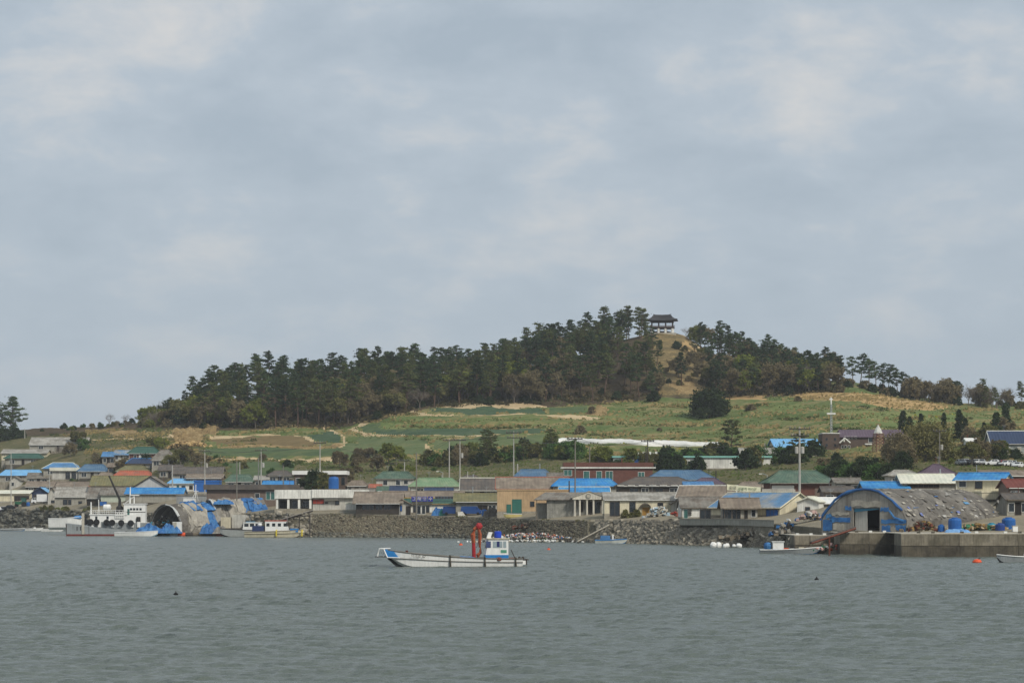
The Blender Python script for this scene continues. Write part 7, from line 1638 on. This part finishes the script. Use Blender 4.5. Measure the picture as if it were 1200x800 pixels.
pole(1101, 503, 560, 'pole half hidden inside the round willow', 1, 1, POLED); pole(997, 557, 470, 'short pole behind the arched shed', 0, 0, POLED, group=None); pole(1196, 508, 620, 'street lamp at the right edge before the dark tiled hall', 0, 0, None, True, .09, None, None, 'street_lamp')
pole(667, 563, 480, 'dark short post in front of the bright blue roof', 0, 0, DARKW, group=None)
WIRE = M('cable', '3c3c3a', .1, 1., .7)
def wires(a, b_, label, k=2):
    A, B = Vector(T[a]), Vector(T[b_]); r = empty('power_line', A, 0, label, 'cable', 'power lines between the poles')
    for i in range(k):
        o = Vector(((i - (k - 1) / 2) * 1.1, -.2, -.3)); pts_ = [(B - A) * t + o - Vector((0, 0, 4 * t * (1 - t) * (B - A).length * .02)) for t in np.linspace(0, 1, 13)]
        MB().tube(pts_, .035, 3).build('wire', WIRE, r)
for a, b_, lb in (('b', 'd', 'cables between the pale pole and the double pole'), ('d', 'e', 'cables from the double pole to the pole behind the office'), ('e', 'f', 'cables from the office pole to the green roof pole'), ('f', 'h', 'cables from the green roof pole to the pair of poles'), ('h', 'i', 'short cables joining the pair of poles'), ('i', 'j', 'cables from the pair of poles to the tallest dark pole'), ('j', 'k', 'cables from the tallest pole to the brick building pole'), ('k', 'l', 'cables along the front of the brick building'), ('l', 'm', 'cables from the brick building to the big concrete pole')): wires(a, b_, lb)

def wheel(root, x, y, r_=.33):
    t = MB().lathe([(r_ * .6, -.11), (r_ * .95, -.11), (r_, -.06), (r_, .06), (r_ * .95, .11), (r_ * .6, .11)], (x, y, r_), 14, 'y').build('tyre', BLACK, root); MB().lathe([(r_ * .58, -.09), (r_ * .58, .09)], (x, y, r_), 12, 'y').build('rim', STEEL, t)
LAMPG = M('headlight_glass', 'c9cdd0', .05, 1., .15, spec=.6); REDL = M('tail_light', '8d1f1c', .05, 1., .3)
def car(name, label, px, Y, rz, paint, kind='car', z=None, group=None):
    r = empty(name, (xof(px, Y), Y, zt(px, Y) + .05 if z is None else z), R(rz), label, {'car': 'car', 'van': 'van', 'truck': 'truck'}[kind], group)
    if kind == 'car':
        L, W = 4.3, 1.72; body = [(-2.15, .3), (-2.15, .72), (-1.95, .86), (-.9, .95), (1.35, .98), (2.1, .92), (2.15, .35)]; cab = [(-.95, .94), (-.35, 1.42), (1.0, 1.46), (1.75, .97)]; wx = (-1.35, 1.3)
    elif kind == 'van':
        L, W = 4.7, 1.75; body = [(-2.35, .3), (-2.35, .85), (-2.2, 1.05), (-2.0, 1.12), (2.3, 1.12), (2.35, .35)]; cab = [(-2.05, 1.1), (-1.35, 1.85), (-1.1, 1.95), (2.2, 1.95), (2.3, 1.1)]; wx = (-1.6, 1.5)
    else:
        L, W = 5.0, 1.75; body = [(-2.5, .35), (-2.5, 1.05), (-2.35, 1.15), (-.95, 1.15), (-.95, .45), (-.9, .35)]; cab = [(-2.4, 1.14), (-2.0, 1.9), (-1.0, 1.95), (-.95, 1.14)]; wx = (-1.75, 1.5)
    w = W / 2; MB().prism(body, -w, w).build('body', paint, r); c = MB().prism(cab, -w + .12, w - .12).build('cab', paint, r)
    xs = [a for a, _ in cab]; zl, zh = cab[0][1], max(b_ for _, b_ in cab); x0, x1 = xs[0] + (xs[1] - xs[0]) * .8, (xs[2] if kind != 'truck' else xs[2])
    for s_ in (-1, 1):
        y = s_ * (w - .11); segs = 2 if kind != 'van' else 3
        for i in range(segs):
            a, b_ = x0 + (x1 - x0) * i / segs + .06, x0 + (x1 - x0) * (i + 1) / segs - .04
            MB().box(a, b_, y - .02, y + .02, zl + .08, zh - .12).build('side_window', GLASS, c)
    (xa, za), (xb, zb) = cab[0], cab[1]; f_ = lambda t: (xa + (xb - xa) * t - .03, za + (zb - za) * t)
    (p, q), (u, v) = f_(.15), f_(.9); MB().add([(p, -w + .25, q), (p, w - .25, q), (u, w - .25, v), (u, -w + .25, v), (p + .04, -w + .25, q), (p + .04, w - .25, q), (u + .04, w - .25, v), (u + .04, -w + .25, v)], [(0, 3, 2, 1), (4, 5, 6, 7), (0, 1, 5, 4), (2, 3, 7, 6), (1, 2, 6, 5), (3, 0, 4, 7)]).build('windscreen', GLASS, c)
    for s_ in (-1, 1):
        MB().box(body[0][0] - .03, body[0][0] + .02, s_ * (w - .3) - .16, s_ * (w - .3) + .16, .55, .72).build('headlight', LAMPG, r)
        MB().box(L / 2 - .03, L / 2 + .02, s_ * (w - .2) - .1, s_ * (w - .2) + .1, .6, .85).build('tail_light', REDL, r)
        for x in wx: wheel(r, x, s_ * (w - .08))
    MB().box(body[0][0] - .06, body[0][0], -w + .05, w - .05, .3, .48).build('bumper', DARKW, r)
    if kind == 'truck':
        bd = MB().box(-.85, 2.5, -w, w, .6, .72).build('load_bed', paint, r)
        for a in ((-.85, 2.5, -w, -w + .05), (-.85, 2.5, w - .05, w), (-.85, -.8, -w + .05, w - .05), (2.45, 2.5, -w + .05, w - .05)): MB().box(*a, .72, 1.08).build('bed_side', paint, bd)
        MB().box(-.9, 2.4, -.35, .35, .4, .6).build('chassis', DARKW, r)
    return r
DBV = M('dark_blue_paint', '1d3a6b', .08, 1., .4); WHP = M('white_paint', 'd4d6d6', .05, 1., .35); SIL = M('silver_paint', 'a7abad', .05, 1., .3); BLKP = M('black_paint', '202225', .05, 1., .3); REDPT = M('red_paint', '7f2328', .05, 1., .35)
car('pickup_truck', 'dark blue flatbed pickup beside the restaurant porch', 452, 530, 4, DBV, 'truck'); car('van', 'dark blue van on the left, with tarpaulin over its load, by the tan workshop', 531, 520.5, 178, DBV, 'van'); car('van', 'dark blue van on the right, nose towards the tan workshop', 552.5, 516.5, 172, M('mid_blue_paint', '23477f', .08, 1., .4), 'van')
drape('tarpaulin', 'blue and teal folded tarpaulin left of the blue vans', 514, 522, zt(514, 522), 3.4, 2, 1.7, TBLUE, 41); drape('tarpaulin', 'teal tarpaulin leaning on the left blue van', 519, 521.4, zt(519, 521.4), 1.8, 1.4, 1.4, M('teal_sheet', '2d7f78', .15, 1., .6), 42)
bd = empty('board', (xof(541, 515.5), 515.5, zt(541, 515.5)), R(10), 'grey board leaning in front of the right blue van', 'board'); MB().add([(-.9, -.4, 0), (.5, -.4, 0), (1.0, .3, 0), (-.3, .3, 0), (-.9, 0, 1.0), (.2, 0, 1.1)], [(0, 1, 5, 4), (3, 2, 1, 0), (4, 5, 2, 3), (0, 4, 3), (1, 2, 5)]).build('sheet', LGREY, bd)
drape('tarpaulin', 'grey covered heap left of the tan workshop', 577, 507, zt(577, 507), 4.2, 2.4, 1.8, TDARK, 43, 'heap'); heap('machine_heap', 'dark scrap beside the grey covered heap', 587, 501, zt(587, 501), 2.6, 1.2, 1.1, [BDARK, STEEL, NETG], 26, 44, 'scrap', 'stuff', .2, .6)
yb = empty('rowing_boat', (xof(601, 493.5), 493.5, zt(601, 493.5) + .1), R(2), 'upturned pale yellow dinghy in front of the tan workshop', 'boat'); hull(yb, 3.9, 1.4, .75, .65, M('pale_yellow', 'cfc07e', .08, 1., .6), M('pale_yellow', 'cfc07e'), DECK, bowk=.3, blunt=.3, entry=.3, n_=8, deckdrop=.15)
heap('scrap_heap', 'dark scrap pile before the derelict stone house', 655, 457, zt(655, 457), 4, 1.2, .8, [DARKW, RUST, BDARK, STONE], 34, 45, 'scrap', 'stuff', .2, .8); heap('rubble_heap', 'heap of broken concrete and sheets right of the ochre door', 772, 447, zt(772, 447) - .3, 5.0, 2.2, 2.1, [PALEC, GREYP, LGREY, BWHITE, M('pale_blue_sheet', '9fb6c4', .1, 1., .7)], 120, 46, 'rubble', 'stuff', .25, .9)
heap('crate_heap', 'stack of red crates by the grey gable shed', 791, 440, zt(791, 440), 1.6, 1., .9, [REDP, M('faded_red', '9b5a4c', .15, 1., .8)], 24, 47, 'crates', 'stuff', .3, .7)
car('truck', 'white box truck parked in front of the navy boathouse', 46, 733, 10, WHP, 'truck'); bxk = empty('cargo_box', (xof(47.5, 733), 733, zt(47, 733) + .8), R(10), 'white cargo box on the truck at the boathouse', 'box'); MB().box(-1.2, 2.0, -.8, .8, 0, 2.2).build('body', WHP, bxk); MB().box(2.0, 2.04, -.7, .7, .1, 2.1).build('door', PALEC, bxk)
car('car', 'white car parked at the far left edge above the riprap', 3, 731, 5, WHP); car('car', 'black car parked beside the white one above the riprap', 10.5, 729, 0, BLKP)
tr = empty('tractor', (xof(25, 732), 732, zt(25, 732)), R(0), 'green tractor standing at the cream garage', 'tractor'); TGN = M('tractor_green', '1f5a3e', .1, 1., .5)
MB().box(-2.0, .1, -.45, .45, .8, 1.7).build('bonnet', TGN, tr); cb = MB().box(.1, 1.6, -.75, .75, .9, 1.6).build('cab_base', TGN, tr); MB().box(.0, 1.7, -.85, .85, 2.75, 2.9).build('cab_roof', TGN, tr); MB().box(.2, 1.5, -.7, .7, 1.6, 2.75).build('cab_glass', GLASSG, tr)
for s_ in (-1, 1): wheel(tr, 1.0, s_ * .9, .85); wheel(tr, -1.5, s_ * .75, .5)
MB().lathe([(.06, 1.7), (.06, 2.4)], (-1.0, .2, 0), 6).build('exhaust', DARKW, tr); drum(33, 731, .6, 1.2, 'blue barrel beside the green tractor', DBL)
# car park on the upper right
for px, py, c, rz, lb in ((1126, 543, SIL, 95, 'silver car at the left end of the upper right car park'), (1131.5, 542.5, WHP, 88, 'white car second from the left in the upper right car park'), (1137, 543, BLKP, 90, 'black car third from the left in the upper right car park'), (1144, 543, WHP, 75, 'white car with blue load in the middle of the car park'), (1150, 543, SIL, 92, 'silver car right of the car with the blue load'), (1163, 543.5, WHP, 10, 'white car parked sideways in the car park'), (1171, 543.5, BLKP, 92, 'black car right of the sideways white one'), (1180, 544.5, WHP, 40, 'white car turned to the left below the stone terrace'), (1187, 544.5, SIL, 90, 'silver car below the stone terrace'), (1193, 546.5, WHP, 60, 'white car nearest the right edge of the car park'), (1176, 544, REDPT, 92, 'red car between black and white cars')):
    Y = Yof(px, py + 2); car('car', lb, px, Y, rz, c)
ribbon_wall('terrace_wall', 'stepped pale stone terrace wall at the upper right', [(1174, 606, 531, 14), (1215, 604, 531.5, 14)], M('pale_terrace_stone', 'a39a8a', .15, .8, .9, .2, '948b7a'), 2.0, 'wall', PALEC)
for p in (1181.5, 1194.5):
    o = empty('gate_pillar', P(p, 531, 605), 0, 'pale square gate pillar on the stone terrace, %s' % ('left one' if p < 1190 else 'right one'), 'pillar'); MB().box(-.45, .45, 0, .9, -.3, 1.45).build('shaft', PALEC, o); MB().box(-.55, .55, -.1, 1.0, 1.45, 1.65).build('cap', WHITE, o)
ribbon_wall('garden_wall', 'long red brick garden wall below the car park', [(1115, 588, 547, 13), (1215, 584, 548, 13)], REDB, .4, 'wall'); ribbon_wall('garden_wall', 'pale low wall in front of the red brick garden wall', [(1130, 580, 549.8, 13), (1166, 580, 550.2, 13)], M('pale_blue_wall', 'b6c4c8', .1, 1., .9), .3, 'wall')
ribbon_wall('garden_wall', 'low grey stone wall on the slope left of the dark tiled hall', [(1140, 650, 525.5, 18), (1182, 645, 525.5, 18)], STONE, .4, 'wall'); ribbon_wall('garden_wall', 'low white wall under the green hipped roof', [(893, 470, 572.5, 8), (932, 470, 573, 8)], LGREY, .3, 'wall')
ribbon_wall('garden_wall', 'low brown wall behind the white shed', [(955, 455, 572, 7), (1005, 455, 573, 7)], BROWNW, .3, 'wall'); ribbon_wall('garden_wall', 'pale yard wall left of the brown veranda house', [(398, 534, 597.5, 4), (444, 532, 598, 4)], GREYP, .4, 'wall', PALEC)
# long white plastic cover over the crop rows on the slope
wp = [(646, 517.5), (662, 516), (700, 517), (750, 518.5), (800, 520), (842, 521.5)]; m = MB(); pl = []
for i in range(60):
    px = 646 + (842 - 646) * i / 59; py = float(np.interp(px, [a for a, _ in wp], [b_ for _, b_ in wp])) + .5 * math.sin(px * .11); Y = Yof(px, py + 3); pl.append((px, Y))
vs = []; fs = []; rs = np.random.RandomState(4)
for px, Y in pl:
    for k, (dy, dz) in enumerate(((-.6, -.3), (-.35, .75), (.4, 1.35), (1.6, 1.75), (3.2, 1.9), (3.6, -.3))): vs.append((xof(px, Y), Y + dy, zt(px, Y) + dz * .9 + rs.normal(0, .06)))
for i in range(59):
    for k in range(5): a = i * 6 + k; fs.append((a, a + 6, a + 7, a + 1))
fs += [tuple(range(6)), tuple(59 * 6 + k for k in range(5, -1, -1))]
tag(m.add(vs, fs).build('crop_cover', M('white_plastic_film', 'd9d8d2', .06, .3, .5, 0, grime=.12)), 'long white plastic crop cover lying across the slope', 'crop cover')
# sand heap of the cut, loose stones
heap('sand_heap', 'spoil of sand and stones slumped below the sandy cut', 222, Yof(222, 524), zt(222, Yof(222, 524)) - .3, 15, 8, 2.2, [M('sand_clod', 'b1976a', .15, 1., .95), M('sand_clod_dark', '8d7652', .15, 1., .95)], 160, 61, 'sand', 'stuff', .4, 1.8)
